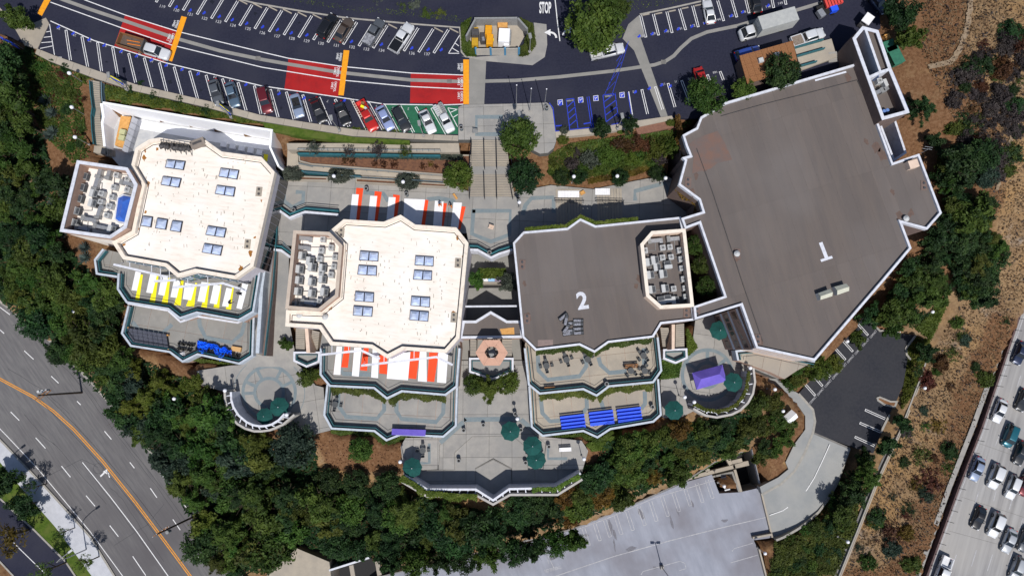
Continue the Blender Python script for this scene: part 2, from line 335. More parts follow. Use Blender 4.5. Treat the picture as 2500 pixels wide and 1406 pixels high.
# lower stall row
lo_ = [((161, 74), (172, 148)), ((200, 90), (214, 164)), ((238, 104), (248, 175)), ((275, 116), (288, 189)), ((314, 131), (331, 202)), ((352, 142), (371, 214)), ((389, 154), (407, 225)), ((425, 164), (444, 233)), ((463, 174), (483, 244)), ((503, 184), (522, 253)), ((543, 193), (566, 265)), ((581, 202), (601, 271)), ((621, 210), (637, 279)), ((660, 219), (679, 287)), ((699, 225), (718, 292)), ((739, 232), (759, 298)), ((779, 238), (807, 305)), ((818, 243), (852, 310)), ((861, 248), (895, 316)), ((899, 251), (935, 317)), ((937, 256), (972, 321)), ((977, 260), (1010, 324)), ((1015, 262), (1052, 326)), ((1054, 264), (1090, 328))]
for i, (a, b) in enumerate(lo_): hairpin(lot, a, b, z2)
for i, (a, b) in enumerate(lo_):
    n = 24-i
    if i < 12 or i in (14, 17, 20, 21, 22): txt(str(n), 'stall_number', wpaint_worn, a[0]-18, a[1]-4+(i > 15)*8, z2, 6.5, 166, lot, bold=.012)
for pts in ([(121, 60), (133, 135)], [(113, 79), (123, 77)], [(107, 92), (125, 90)], [(101, 105), (127, 103)], [(98, 119), (128, 113)], [(123, 136), (151, 141)]): line('hatch_line', pts, .12, z2, wpaint, lot)
for pts in ([(1093, 264), (1118, 268)], [(1093, 264), (1117, 310)], [(1100, 275), (1118, 267)], [(1105, 288), (1118, 280)]): line('hatch_line', pts, .12, z2, wpaint, lot)
# painted words by the orange bars
for bx, by, a in ((434, 60, -107), (835, 140, -97), (1128, 165, -90)):
    d = {434: ((-2, 0), (-15, 34), (-27, 62)), 835: ((-4, 0), (-10, 36), (-17, 72)), 1128: ((-1, 0), (-1, 37), (-1, 71))}[bx]
    for (ox, oy), (l1, l2) in zip(d, (('EXPRESS', 'LANES'), ('CARPOOL', 'LANE 2'), ('CARPOOL', 'LANE 1'))):
        if bx == 434 and oy > 60: continue
        txt(l1, 'lane_lettering', wpaint, bx+ox, by+oy, z3+.004, 6.0, a, lot, sx=.72, bold=.02); txt(l2, 'lane_lettering', wpaint, bx+ox-7, by+oy-2, z3+.004, 6.0, a, lot, sx=.72, bold=.02)
# right half: crossings, stalls, accessible bays
quad('crosswalk_band', [(1146, 140), (1187, 150), (1182, 256), (1145, 256)], z1, conc_grey, lot)
quad('crosswalk_band', [(1560, 38), (1534, 60), (1520, 95), (1548, 124), (1618, 298), (1632, 289), (1563, 90), (1575, 92)], z1, conc_grey, lot)
quad('crosswalk_band', [(1126, 138), (1187, 150), (1300, 160), (1330, 140), (1336, 110), (1334, 60), (1303, 56), (1308, 110), (1290, 130), (1160, 140)], z1+.002, conc, lot)
for i, (a, b) in enumerate([((1577, 92), (1564, 38)), ((1608, 87), (1595, 35)), ((1641, 81), (1628, 29)), ((1674, 74), (1659, 22)), ((1705, 67), (1691, 15)), ((1736, 60), (1724, 9)), ((1767, 52), (1752, 2)), ((1799, 43), (1785, -5)), ((1829, 33), (1818, -12)), ((1859, 27), (1850, -20)), ((1889, 20), (1880, -25)), ((1919, 12), (1910, -30))]):
    hairpin(lot, a, b, z1); txt(str(138+i), 'stall_number', wpaint_worn, a[0]-(8 if i == 0 else 14), a[1]-3, z2, 7, 12, lot, bold=.012)
    if i < 5:
        q = P(b[0]+13, b[1]-1); tag(build(MB().box(q.x, q.y, .075, 1.3, .2, .14, R(12), taper=.92), 'wheel_stop', conc_warm, loc=(q.x, q.y, 0)), f'low concrete wheel stop right of the big tree, {nth(i)} from the left', 'wheel stop', 'concrete wheel stops right of the big tree')
for i, (a, b) in enumerate([((1600, 212), (1618, 268)), ((1631, 204), (1648, 262)), ((1664, 197), (1684, 250)), ((1697, 190), (1715, 240)), ((1727, 183), (1745, 232)), ((1758, 175), (1766, 196))]):
    hairpin(lot, a, b, z2)
    if i > 0: txt('%d' % (173-i), 'stall_number', wpaint_worn, a[0]-12, a[1]+2, z2, 6, 192, lot, bold=.012)
line('stall_line', [(1535, 224), (1546, 292)], .14, z2, wpaint, lot); hairpin(lot, (1567, 219), (1581, 279), z2)
txt('172', 'stall_number', wpaint_worn, 1550, 224, z2, 6, 190, lot, bold=.012)
# blue accessible bays
def bl(*pts, w_=.14): line('blue_line', list(pts), w_, z2, bpaint, lot)
bl((1341, 252), (1350, 264), (1356, 320)); bl((1355, 321), (1448, 311)); bl((1493, 305), (1530, 297))
for a, b in (((1382, 243), (1391, 316)), ((1401, 241), (1411, 313)), ((1433, 237), (1444, 311)), ((1438, 236), (1449, 311)), ((1472, 233), (1480, 300)), ((1502, 229), (1509, 285)), ((1533, 226), (1543, 290))): bl(a, b, w_=.12)
bl((1382, 243), (1401, 241)); bl((1472, 233), (1502, 229)); bl((1535, 101), (1476, 232), w_=.07); bl((1532, 112), (1494, 232), w_=.07)
for k in range(4): bl((1385+k*2, 262+k*15), (1402+k*2.6, 246+k*15)); bl((1474+k*2, 250+k*16), (1503+k*2, 228+k*16))
for a, b in (((1505, 150), (1530, 118)), ((1497, 175), (1520, 150)), ((1486, 205), (1510, 175)), ((1478, 225), (1502, 200))): bl(a, b, w_=.06)
bl((1357, 308), (1372, 307), w_=.22); bl((1425, 303), (1441, 300), w_=.22); bl((1463, 299), (1478, 297), w_=.22); bl((1535, 288), (1543, 287), w_=.22)
for x, y in ((1367.5, 250.5), (1417.5, 244.5), (1454.5, 240.5), (1518.5, 232.5)):
    quad('accessible_sign_border', [(x-6.5, y-6), (x+6, y-7.5), (x+7, y+6), (x-5.5, y+7)], z2, wpaint, lot)
    quad('accessible_sign_field', [(x-5.5, y-5), (x+5, y-6.3), (x+5.8, y+5), (x-4.6, y+6)], z2+.004, bpaint, lot)
    q = P(x, y, z2+.009); mb = MB(); s = .07
    mb.cyl(q.x-.1, q.y-.22, q.z-.002, q.z, .07, 8)
    mb.ribbon([(q.x-.08, q.y-.14, q.z), (q.x-.02, q.y+.1, q.z), (q.x+.2, q.y+.1, q.z), (q.x+.27, q.y+.3, q.z)], s)
    mb.ribbon([(q.x+.17*math.cos(t)-.03, q.y+.13+.17*math.sin(t), q.z+.001) for t in np.linspace(2.2, 6.6, 9)], s*.8)
    build(mb, 'accessible_symbol', wpaint, lot)
for x, y in ((1391, 246), (1486, 235)): txt('NO PARKING', 'bay_lettering', wpaint_worn, x, y, z2, 4.2, 187, lot, sx=.55, bold=.02)
# driveway lettering and arrows
txt('STOP', 'stop_lettering', wpaint, 1331, 21, z2, 31, 0, lot, sx=.30, bold=.03)
line('lane_line', [(1352, -30), (1361, 55), (1367, 101)], .16, z2, wpaint, lot)
def arrow(x, y, flip):
    q = P(x, y, z2+.002); s = flip; mb = MB()
    mb.ribbon([(q.x+s*1.0*math.cos(t), q.y-1.0+1.0*math.sin(t), q.z) for t in np.linspace(0, 1.6, 8)], .34); mb.add([(q.x, q.y+.62, q.z+.001), (q.x-s*1.1, q.y, q.z+.001), (q.x, q.y-.62, q.z+.001)], [(0, 1, 2)])
    build(mb, 'arrow_marking', wpaint, lot)
arrow(1344, 80, 1); arrow(1389, 74, -1)
for x, y in [(142, 67), (178, 83), (217, 98), (254, 112), (295, 127), (333, 138), (369, 148), (405, 161), (444, 171), (483, 182), (600, 208), (681, 230), (742, 241), (840, 247), (641, 67), (677, 74), (711, 82), (749, 87), (858, 103), (931, 110), (1005, 119), (1045, 122), (1077, 123), (1592, 84), (1625, 77), (1656, 72), (1689, 66), (1721, 57), (1813, 31), (1875, 15), (1785, 40), (430, 19), (464, 27), (498, 33), (535, 42), (567, 50), (602, 59), (1560, 90), (1585, 217), (1615, 209), (1636, 12+200), (1551, 226), (1418, 249), (1369, 256)]:
    q = P(x, y, z2); mb = MB(); mb.box(q.x, q.y, .015, .55, .32, .012, R(30)); mb.box(q.x+.12, q.y+.22, .014, .3, .3, .01, R(10)); build(mb, 'blue_stall_stencil', bpaint, lot)

rs = random.Random(8); oil = mat('oil_stain', (.008, .009, .016), (.012, .013, .022), 3, rough=.5)
def stain(par, x, y, z, r_, m, nm='oil_stain', st=1.0, a=0):
    q = P(x, y, z); n = 11; ca, sa = math.cos(a), math.sin(a); pts_ = []
    for i in range(n): k = r_*rs.uniform(.4, 1.1); u, v = st*k*math.cos(6.283*i/n), k*math.sin(6.283*i/n); pts_.append((q.x+u*ca-v*sa, q.y+u*sa+v*ca))
    return build(MB().flat(pts_, z), nm, m, par)
for i, (a, b) in enumerate(lo_[:12:2]+lo_[13:20:3]): stain(lot, (a[0]+b[0])/2+17, (a[1]+b[1])/2+12, z1, rs.uniform(.25, .5), oil)
for i in (3, 6, 9, 15): stain(lot, up[i][0]+38, up[i][1]-30, z1-.002, rs.uniform(.25, .5), oil)
seal = mat('crack_seal', (.05, .05, .055), rough=.7)
# pavements and banks round the car park
def pave(name, pts, z, m=conc, label=None, depth=1.5, cell=None, a=0, base=joint):
    o = slab(name, pts, z, base if cell else m, depth, label)
    if cell: panels(pts, z, cell, a, o, m)
    return o
pave('pavement', [(91, 119), (133, 136), (330, 206), (512, 248), (635, 281), (748, 299), (871, 317), (1014, 327), (1119, 331), (1119, 345), (1000, 340), (860, 333), (740, 314), (620, 294), (500, 262), (320, 221), (230, 192), (120, 150), (86, 132)], .13, conc_warm, 'concrete pavement along the lower edge of the car park', cell=(3.2, 9), a=R(-14))
pave('pavement', [(1119, 262), (1132, 256), (1240, 254), (1335, 251), (1344, 258), (1349, 268), (1356, 322), (1358, 345), (1352, 362), (1338, 374), (1318, 376), (1252, 342), (1150, 342), (1119, 342)], .13, conc, 'concrete forecourt at the head of the main stairs', cell=(3.4, 3.4), a=R(2))
pave('pavement', [(1356, 322), (1458, 312), (1550, 296), (1640, 283), (1645, 292), (1560, 310), (1465, 326), (1357, 336)], .13, conc_warm, 'pavement behind the blue accessible bays')
pave('pavement', [(112, 44), (120, 58), (91, 120), (60, 112), (30, 60), (-60, -10), (-60, -40), (20, 40), (60, 66)], .12, conc_warm, 'path along the upper left corner of the car park')
line('kerb', [(560, -10), (589, 0), (620, 8), (748, 30), (850, 45), (1004, 59), (1122, 68), (1127, 128), (1137, 139), (1160, 141)], .3, .14, kerb_m, lot)
line('kerb', [(1562, 36), (1640, 20), (1711, 4), (1760, -8)], .3, .14, kerb_m, lot)
# forecourt bands
def band(name, pts, w_, z, parent, m=conc_blue): return line(name, pts, w_, z, m, parent)
fc = bpy.data.objects['pavement.001']
band('paving_band', [(1228, 286), (1163, 286), (1163, 328), (1228, 328)], .75, .185, fc)

struct(build(MB().prism(XY([(640, 298), (760, 317), (870, 335), (1000, 343), (1000, 351), (860, 347), (740, 335), (650, 318)], -.1), -1.5, -.1), 'grass_bank', lawn_m), 'bright grass strip below the car park pavement')
struct(build(MB().prism(XY([(1552, 312), (1640, 294), (1648, 310), (1556, 330)], -.1), -1.5, -.1), 'brick_paving', brick_m), 'red brick paving strip behind the right bays')
# ---------------------------------------------------------------- street, driveway and freeway
street = slab('street', [(-160, 615), (0, 736), (38, 764), (130, 838), (225, 935), (300, 1022), (407, 1150), (484, 1253), (560, 1355), (640, 1490), (330, 1490), (279, 1406), (220, 1310), (118, 1197), (10, 1084), (-160, 930)], ZST, street_m, 1.0, 'worn grey asphalt street with a double orange line')
zz = ZST+.006
yl = [(-100, 878), (0, 925), (80, 968), (130, 1003), (180, 1048), (250, 1125), (330, 1225), (400, 1318), (465, 1406), (500, 1460)]
off_ = lambda pts, d: [(x+d*.75, y-d*.66) for x, y in pts]
line('yellow_line', off_(yl, 2.3), .17, zz, yline, street); line('yellow_line', off_(yl, -2.3), .17, zz, yline, street)
line('white_line', [(201, 1128), (270, 1213), (334, 1297), (370, 1348), (411, 1406), (440, 1450)], .15, zz, wpaint, street)
line('white_line', [(-60, 985), (15, 1062), (90, 1141), (145, 1207), (221, 1298), (300, 1406), (330, 1450)], .13, zz, wpaint, street)
for a, b in [((26, 1005), (47, 1026)), ((87, 1068), (111, 1094)), ((150, 1137), (172, 1164)), ((210, 1209), (232, 1235)), ((268, 1282), (289, 1309)), ((324, 1357), (356, 1404)), ((0, 805), (10, 814)), ((59, 856), (82, 877)), ((125, 918), (143, 935)), ((188, 979), (197, 988)), ((255, 1052), (272, 1072)), ((317, 1128), (328, 1142)), ((367, 1191), (383, 1214)), ((422, 1267), (440, 1293)), ((475, 1345), (492, 1370)), ((392, 1153), (399, 1164)), ((445, 1225), (456, 1240)), ((0, 750), (24, 768))]: line('lane_dash', [a, b], .15, zz, wpaint, street)
mb = MB(); q = P(257, 1156, zz); mb.ribbon([(q.x-.9, q.y-.5, zz), (q.x-.2, q.y+.2, zz)], .3); mb.add([(q.x-.5, q.y+.4, zz), (q.x+.3, q.y+.9, zz), (q.x+.4, q.y-.1, zz)], [(0, 1, 2)]); mb.ribbon([(q.x+.5, q.y+.2, zz), (q.x+.9, q.y-.7, zz)], .2); build(mb, 'arrow_marking', wpaint, street)
CRK = [0]
def crack(par, pts, z, w_, m):
    out = []; CRK[0] += 1; z += CRK[0]*.0003
    for a, b in zip(pts, pts[1:]):
        for k in range(6): out.append((a[0]+(b[0]-a[0])*k/6+rs.uniform(-1.2, 1.2), a[1]+(b[1]-a[1])*k/6+rs.uniform(-1.2, 1.2)))
    build(MB().ribbon(PP(out+[pts[-1]], z), w_), 'crack', m, par)
for pts_ in ([(80, 820), (180, 920), (300, 1080), (400, 1210), (520, 1380)], [(88, 818), (188, 916), (308, 1078), (408, 1208), (530, 1380)], [(20, 900), (110, 955), (170, 1010)], [(130, 1080), (190, 1150), (260, 1230)], [(200, 1130), (300, 1260), (360, 1340)], [(270, 1190), (300, 1220), (345, 1290), (400, 1370)], [(120, 1160), (200, 1120), (240, 1140)], [(280, 1330), (360, 1280), (400, 1230)], [(60, 1010), (100, 1060), (140, 1090)]): crack(street, pts_, zz-.003, .07, seal)
q_ = P(240, 1143, zz); build(MB().ribbon([(q_.x+.95*math.cos(t), q_.y+.95*math.sin(t), zz-.001) for t in np.linspace(0, 6.2, 20)], .07), 'manhole_ring', seal, street)
pave('sidewalk', [(10, 1084), (118, 1197), (220, 1310), (279, 1406), (320, 1480), (260, 1480), (223, 1404), (136, 1287), (60, 1200), (0, 1128), (-120, 1010), (-120, 960)], ZST+.15, walk_white, 'pale concrete sidewalk left of the street')
line('kerb', [(-120, 952), (10, 1084), (118, 1197), (220, 1310), (279, 1406), (330, 1488)], .35, ZST+.17, kerb_m, bpy.data.objects['sidewalk'])
line('kerb', [(-160, 615), (0, 736), (38, 764), (130, 838), (225, 935), (300, 1022), (407, 1150), (484, 1253), (560, 1355), (640, 1490)], .5, ZST+.14, kerb_m, street)
struct(build(MB().prism(XY([(0, 1128), (60, 1200), (136, 1287), (223, 1404), (250, 1460), (215, 1460), (189, 1406), (159, 1369), (84, 1294), (31, 1246), (-40, 1170)], ZST+.1), ZST-1, ZST+.1), 'verge', lawn_m), 'narrow lawn strip between sidewalk and driveway'); CLAMP.append((XY([(0, 1128), (136, 1287), (250, 1460), (189, 1406), (31, 1246)], ZST), ZST-.3))
drive = slab('driveway', [(-60, 1160), (31, 1246), (84, 1294), (159, 1369), (220, 1460), (60, 1460), (31, 1404), (0, 1371), (-60, 1300)], ZST+.05, asphalt, 1, 'dark asphalt driveway in the bottom left corner')
line('kerb', [(-60, 1160), (31, 1246), (84, 1294), (159, 1369), (220, 1460)], .3, ZST+.16, kerb_m, drive); line('kerb', [(-60, 1300), (0, 1371), (31, 1404), (70, 1460)], .3, ZST+.16, kerb_m, drive)
line('white_line', [(20, 1310), (46, 1337), (115, 1404), (150, 1440)], .13, ZST+.06, wpaint, drive)
fwy = slab('freeway', [(2580, 520), (2500, 723), (2444, 890), (2392, 1044), (2336, 1189), (2259, 1402), (2230, 1490), (3100, 1490), (3100, 520)], ZFW, freeway_m, 1.0, 'pale concrete freeway with streaked lanes')
zf = ZFW+.006
def fl(x, y, L): return [(x, y), (x-.353*L, y+.936*L)]
line('white_line', [(2560, 632), (2511, 740), (2456, 897), (2400, 1056), (2344, 1203), (2295, 1335), (2268, 1410), (2245, 1470)], .15, zf, wpaint_worn, fwy)
for a, b in [((2441, 1059), (2430, 1087)), ((2389, 1201), (2377, 1241)), ((2335, 1353), (2321, 1397)), ((2492, 917), (2483, 944)), ((2432, 1197), (2426, 1223)), ((2384, 1342), (2372, 1381)), ((2482, 1054), (2473, 1080)), ((2472, 1217), (2464, 1243)), ((2423, 1353), (2411, 1392)), ((2471, 1348), (2459, 1387)), ((2497, 1265), (2490, 1288))]: line('lane_dash', [a, b], .14, zf, wpaint_worn, fwy)
for a, b in [((2349, 1213), (2500, 1262)), ((2316, 1295), (2500, 1345)), ((2420, 970), (2500, 1000)), ((2385, 1080), (2500, 1120))]: line('pavement_joint', [a, b], .06, zf-.003, conc_dark, fwy)
# barrier with posts between brush and freeway
bar = thing('freeway_barrier', 'reddish brown guard wall along the near edge of the freeway', 'barrier', P(2392, 1044, ZFW))
bp_ = [(2580, 520), (2500, 723), (2444, 890), (2392, 1044), (2336, 1189), (2259, 1402), (2230, 1490)]
mb = MB().rim(XY(bp_, ZFW)[::-1], .35, ZFW-.5, ZFW+.9, closed=False); build(mb, 'wall', mat('barrier_brown', (.085, .05, .05), (.12, .08, .08), 1.2), bar)
for (a, b) in zip(bp_[1:], bp_[2:]):
    n = int(math.hypot(b[0]-a[0], b[1]-a[1])/27)
    for i in range(n):
        q = P(a[0]+(b[0]-a[0])*i/n, a[1]+(b[1]-a[1])*i/n, ZFW); build(MB().tube((q.x-.2, q.y, ZFW+.9), (q.x+.55, q.y-.15, ZFW+1.7), .05), 'post', rail_m, bar)
dt = [(2570, 480), (2492, 722), (2430, 890), (2375, 1044), (2318, 1189), (2242, 1402), (2212, 1490)]
struct(build(MB().ribbon([P(x, y, ZFW+.35) for x, y in dt], .9), 'gutter', conc), 'pale concrete gutter above the freeway barrier')
# ---------------------------------------------------------------- lower lot, ramp, kerbs
lowlot = slab('lower_parking_lot', [(1950, 961), (2103, 777), (2117, 777), (2149, 810), (2236, 818), (2212, 852), (2216, 876), (2205, 940), (2190, 975), (2170, 1012), (2132, 1106), (2098, 1097), (1985, 1056), (1990, 1028), (1985, 1000)], ZL, old_asphalt, 1, 'dark asphalt lot for compact cars below the big grey roof')
zl = ZL+.006
lp = [(1984, 967), (2002, 944), (2021, 922), (2039, 902), (2058, 880), (2076, 860), (2095, 840), (2113, 820)]
for i, (x, y) in enumerate(lp): hairpin(lowlot, (x+6, y-2), (x-19, y-30), zl)
for i in range(9):
    x, y = 1983+18.4*i, 975-20.0*i; txt('COMPACT', 'stall_lettering', wpaint_worn, x+2, y+1, zl, 5.0, 47.5, lowlot, sx=.75, bold=.01)
for a, b in (((2112, 1000), (2161, 1022)), ((2099, 1032), (2150, 1054)), ((2087, 1066), (2135, 1088)), ((2190, 818), (2203, 800))): hairpin(lowlot, a, b, zl)
line('kerb', [(1950, 961), (1985, 1000), (1990, 1028), (1985, 1056), (1965, 1105), (1940, 1150), (1906, 1182), (1860, 1207)], .45, ZL+.14, kerb_m, lowlot)
line('kerb', [(2117, 777), (2149, 808), (2160, 806)], .4, ZL+.14, kerb_m, lowlot); line('kerb', [(2236, 818), (2212, 850), (2214, 866), (2224, 878)], .4, ZL+.14, kerb_m, lowlot); line('kerb', [(2150, 1056), (2172, 1012)], .4, ZL+.14, kerb_m, lowlot)
isl = [(2140, 970), (2148, 967), (2175, 978), (2193, 978), (2186, 996), (2160, 990), (2142, 978)]
struct(build(MB().prism(XY(isl, ZL+.16), ZL-.3, ZL+.16).prism(offset(XY(isl, ZL+.2), -.0), ZL, ZL+.15), 'traffic_island', kerb_m), 'kerbed island in the lower lot'); build(MB().flat(offset((lambda q: q if area(q) > 0 else q[::-1])(XY(isl, ZL+.18)), .35), ZL+.18), 'soil_bed', soil, bpy.data.objects['traffic_island'])
NR = 12
rl = [(1985, 1056), (1973, 1085), (1960, 1108), (1948, 1130), (1937, 1148), (1922, 1166), (1906, 1180), (1890, 1190), (1875, 1198), (1860, 1206)]
rr = [(2076, 1095), (2060, 1135), (2043, 1178), (2020, 1216), (1995, 1247), (1970, 1268), (1945, 1285), (1922, 1297), (1905, 1305), (1887, 1311)]
vs = []
for i, (a, b) in enumerate(zip(rl, rr)): z = ZL-.02+(ZG-ZL)*i/9; vs += [P(*a, z), P(*b, z), P(*b, z)-Vector((0, 0, 3)), P(*a, z)-Vector((0, 0, 3))]
mb = MB().add(vs, [f for i in range(9) for f in ((4*i, 4*i+1, 4*i+5, 4*i+4)[::-1], (4*i+1, 4*i+2, 4*i+6, 4*i+5)[::-1], (4*i+3, 4*i, 4*i+4, 4*i+7)[::-1])])
ramp = struct(build(mb, 'ramp', ramp_m), 'curved pale concrete ramp from the lower lot to the garage deck')
CLAMP.append((XY(rl+rr[::-1], ZG), ZG-.5))
zr = lambda i: ZL+(ZG-ZL)*i/9
cl = [(2026, 1084), (2010, 1120), (1988, 1166), (1970, 1195), (1950, 1220), (1911, 1246), (1879, 1257)]
build(MB().ribbon([P(x, y, ZL+(ZG-ZL)*i/6.3+.09) for i, (x, y) in enumerate(cl)], .14), 'white_line', wpaint, ramp)
build(MB().rim([(P(*b, zr(i)).x, P(*b, zr(i)).y) for i, b in enumerate(rr)], .4, ZG-2, ZL-.6, closed=False), 'kerb_wall', kerb_m, ramp)
build(MB().ribbon([P(x, y, ZL+.02) for x, y in [(1985, 1056), (2076, 1095)]], .35), 'trench_drain', conc_dark, ramp)
pave('sidewalk', [(1860, 915), (1893, 918), (1916, 940), (1950, 961), (1985, 1000), (1990, 1028), (1985, 1056), (1965, 1105), (1940, 1150), (1906, 1180), (1860, 1205), (1855, 1188), (1900, 1165), (1925, 1145), (1918, 1128), (1939, 1085), (1966, 1048), (1966, 1015), (1950, 992), (1921, 966), (1896, 942), (1858, 928)], ZL+.12, ramp_m, 'curving concrete walk beside the ramp')
dr = [(2320, 735), (2308, 759), (2275, 830), (2240, 930), (2193, 1051), (2136, 1174), (2100, 1266), (2044, 1406), (2020, 1470)]
struct(build(MB().ribbon([P(x, y, ZL+.3) for x, y in dr], 1.0), 'drain_ditch', conc_dark), 'concrete drain ditch with painted-in shade running down through the dry brush')  # dark ribbon paints the shade lying in the ditch channel
build(MB().rim(XY(dr, ZL+.3), .25, ZL-.5, ZL+.7, closed=False), 'ditch_kerb', kerb_m, bpy.data.objects['drain_ditch']); build(MB().ribbon([P(x+9, y+1, ZL+.5) for x, y in dr], .2), 'ditch_kerb', conc_warm, bpy.data.objects['drain_ditch'])

# ---------------------------------------------------------------- upper plaza and the walks between the blocks
PU = [(670, 440), (700, 425), (1080, 440), (1150, 470), (1252, 470), (1345, 452), (1450, 462), (1560, 440), (1625, 428), (1700, 470), (1725, 520), (1660, 560), (1420, 580), (1280, 600), (1250, 610), (1140, 615), (1140, 570), (830, 560), (800, 600), (700, 600), (690, 585), (668, 540), (650, 540)]
upper = pave('upper_plaza', PU, ZU, conc, 'concrete plaza with blue-grey pavement bands above the blocks', cell=(4.2, 4.2), a=R(-3), depth=3)
zb = ZU+.058
for pts in ([(693, 471), (693, 491), (714, 506), (740, 492), (741, 470), (722, 469)], [(1153, 515), (1246, 515), (1244, 573), (1199, 590), (1152, 571), (1156, 512)], [(1043, 487), (1072, 484), (1104, 490), (1112, 498)], [(888, 470), (936, 473), (948, 492)]): band('paving_band', pts, .75, zb, upper)
for pts in ([(1276, 525), (1283, 501), (1298, 484), (1350, 482), (1352, 520)], [(1551, 490), (1550, 467), (1624, 447), (1636, 476)]): band('paving_band', pts, .75, zb, upper)
PW = [(650, 540), (668, 540), (690, 585), (705, 600), (705, 756), (697, 800), (715, 890), (690, 880), (640, 880), (625, 850), (655, 640)]
vs = [P(652, 560, ZU-.1), P(706, 590, ZU-.1), P(703, 770, -6.2), P(728, 900, ZS+.0), P(600, 900, ZS+.0), P(636, 760, -6.2)]
walk = struct(build(MB().add(vs, [(0, 5, 2, 1), (5, 4, 3, 2)]).add([P(650, 535, ZU-.05), P(706, 560, ZU-.05), vs[1], vs[0]], [(0, 3, 2, 1)]), 'walkway', conc), 'sloping concrete walk between the two white-roofed blocks'); CLAMP.append((XY(PW, -6), ZS-.6))
band('paving_band', [(703, 575), (694, 598), (708, 615)], .75, ZU-.02, walk)
# south plazas
circ = lambda x, y, r, a0=0, a1=360, n=40: [(x+r*math.cos(R(a0+(a1-a0)*i/n)), y-r*math.sin(R(a0+(a1-a0)*i/n))) for i in range(n+(a1-a0 < 360))]
cA = pave('round_plaza', [(600, 868), (716, 880), (745, 905), (770, 940), (790, 945), (795, 1010), (808, 1050), (760, 1062), (700, 1050), (650, 1046), (590, 1030), (562, 990), (556, 958), (490, 940), (480, 905), (560, 892), (590, 890)], ZS, conc, 'round concrete plaza with ring bands beside the left white block', cell=(5, 5), a=R(10), depth=3)
for r_, w_ in ((35, .55), (64, .55), (87, .12)): build(MB().ribbon([P(x, y, ZS+.058) for x, y in circ(657, 958, r_)+[(657+r_, 958)]], w_), 'ring_band', conc_blue, cA)
for a in (25, 62, 118, 155, 182): build(MB().ribbon([P(657+37*math.cos(R(a)), 958-37*math.sin(R(a)), ZS+.060), P(657+62*math.cos(R(a)), 958-62*math.sin(R(a)), ZS+.060)], .55), 'spoke_band', conc_blue, cA)
cB = pave('round_plaza', [(1697, 782), (1760, 762), (1790, 800), (1812, 850), (1845, 862), (1930, 885), (1945, 905), (1900, 925), (1840, 900), (1835, 950), (1800, 1000), (1740, 1012), (1700, 1000), (1660, 1020), (1618, 1020), (1612, 935), (1617, 900), (1660, 880), (1690, 840)], ZS, conc, 'round concrete plaza with ring band beside the numbered grey blocks', cell=(5, 5), a=R(-8), depth=3)
for r_, w_ in ((61, .6),): build(MB().ribbon([P(x, y, ZS+.058) for x, y in circ(1727, 915, r_)+[(1727+r_, 915)]], w_), 'ring_band', conc_blue, cB)
build(MB().ribbon([P(x, y, ZS+.058) for x, y in circ(1727, 915, 30)], .6), 'ring_band', conc_blue, cB)
for a in (40, 90, 150): build(MB().ribbon([P(1727+32*math.cos(R(a)), 915-32*math.sin(R(a)), ZS+.060), P(1727+60*math.cos(R(a)), 915-60*math.sin(R(a)), ZS+.060)], .6), 'spoke_band', conc_blue, cB)
pv = [(1114, 880), (1286, 880), (1297, 1040), (1332, 1066), (1420, 1075), (1436, 1100), (1423, 1145), (1327, 1145), (1333, 1083), (1267, 1027), (1138, 1029), (1073, 1086), (1071, 1145), (985, 1150), (978, 1090), (990, 1068), (1083, 1066), (1116, 1040)]
south = pave('south_plaza', pv, ZS, conc, 'concrete plaza with stepped chevron court between two terraced blocks', cell=(4.3, 4.3), a=0, depth=3)
zs2 = ZS-.3; zs3 = ZS-.6
lv1 = slab('stepped_court', [(1073, 1086), (1138, 1029), (1267, 1027), (1333, 1083), (1327, 1145), (1289, 1142), (1288, 1094), (1256, 1067), (1227, 1064), (1153, 1065), (1110, 1104), (1110, 1146), (1071, 1146)], zs2, joint, 2.6, 'sunken concrete court ringed by low steps'); panels([(1073, 1086), (1138, 1029), (1267, 1027), (1333, 1083), (1327, 1145), (1289, 1142), (1288, 1094), (1256, 1067), (1227, 1064), (1153, 1065), (1110, 1104), (1110, 1146), (1071, 1146)], zs2, (4, 4), 0, lv1, conc)
fl3 = [(1110, 1104), (1153, 1065), (1227, 1064), (1256, 1067), (1288, 1094), (1289, 1142), (1423, 1145), (1421, 1160), (1360, 1196), (1250, 1200), (1249, 1142), (1204, 1118), (1160, 1142), (1161, 1202), (1042, 1199), (985, 1164), (985, 1148), (1110, 1146)]
lv2 = slab('court_floor', fl3, zs3, joint, 2.4, 'lowest concrete floor of the chevron court'); panels(fl3, zs3, (4, 4), 0, lv2, conc)
for k in range(4):
    z = zs3-.15*(k+1); d = 7*k; q = [(1204, 1120+d), (1248-d*.2, 1143+d*.9), (1250, 1200), (1204, 1226), (1161, 1200), (1160+d*.2, 1143+d*.9)]
    o = build(MB().prism(XY(q, z), z-1.2, z), 'step', conc, lv2); CLAMP.append((XY(q, z), z-1.5)); build(MB().ribbon(PP([(q[5][0]-1, q[5][1]+1), (q[0][0], q[0][1]+1), (q[1][0]+1, q[1][1]+1)], z+.02), .22), 'step_line', conc_dark, lv2)
quad('blue_paving', [(1204, 1147), (1227, 1158), (1198, 1172), (1180, 1160)], zs3-.59, conc_blue, lv2)
for pts in ([(1135, 1028), (1133, 1024), (1270, 1022)], [(1131, 1030), (1075, 1080)], [(1272, 1024), (1300, 1048)]): band('paving_band', pts, .8, ZS+.06, south)
for pts in ([(1048, 1082), (1048, 1130), (1020, 1130)], [(1338, 1092), (1338, 1119), (1385, 1119)]): band('paving_band', pts, .5, ZS+.06, south)
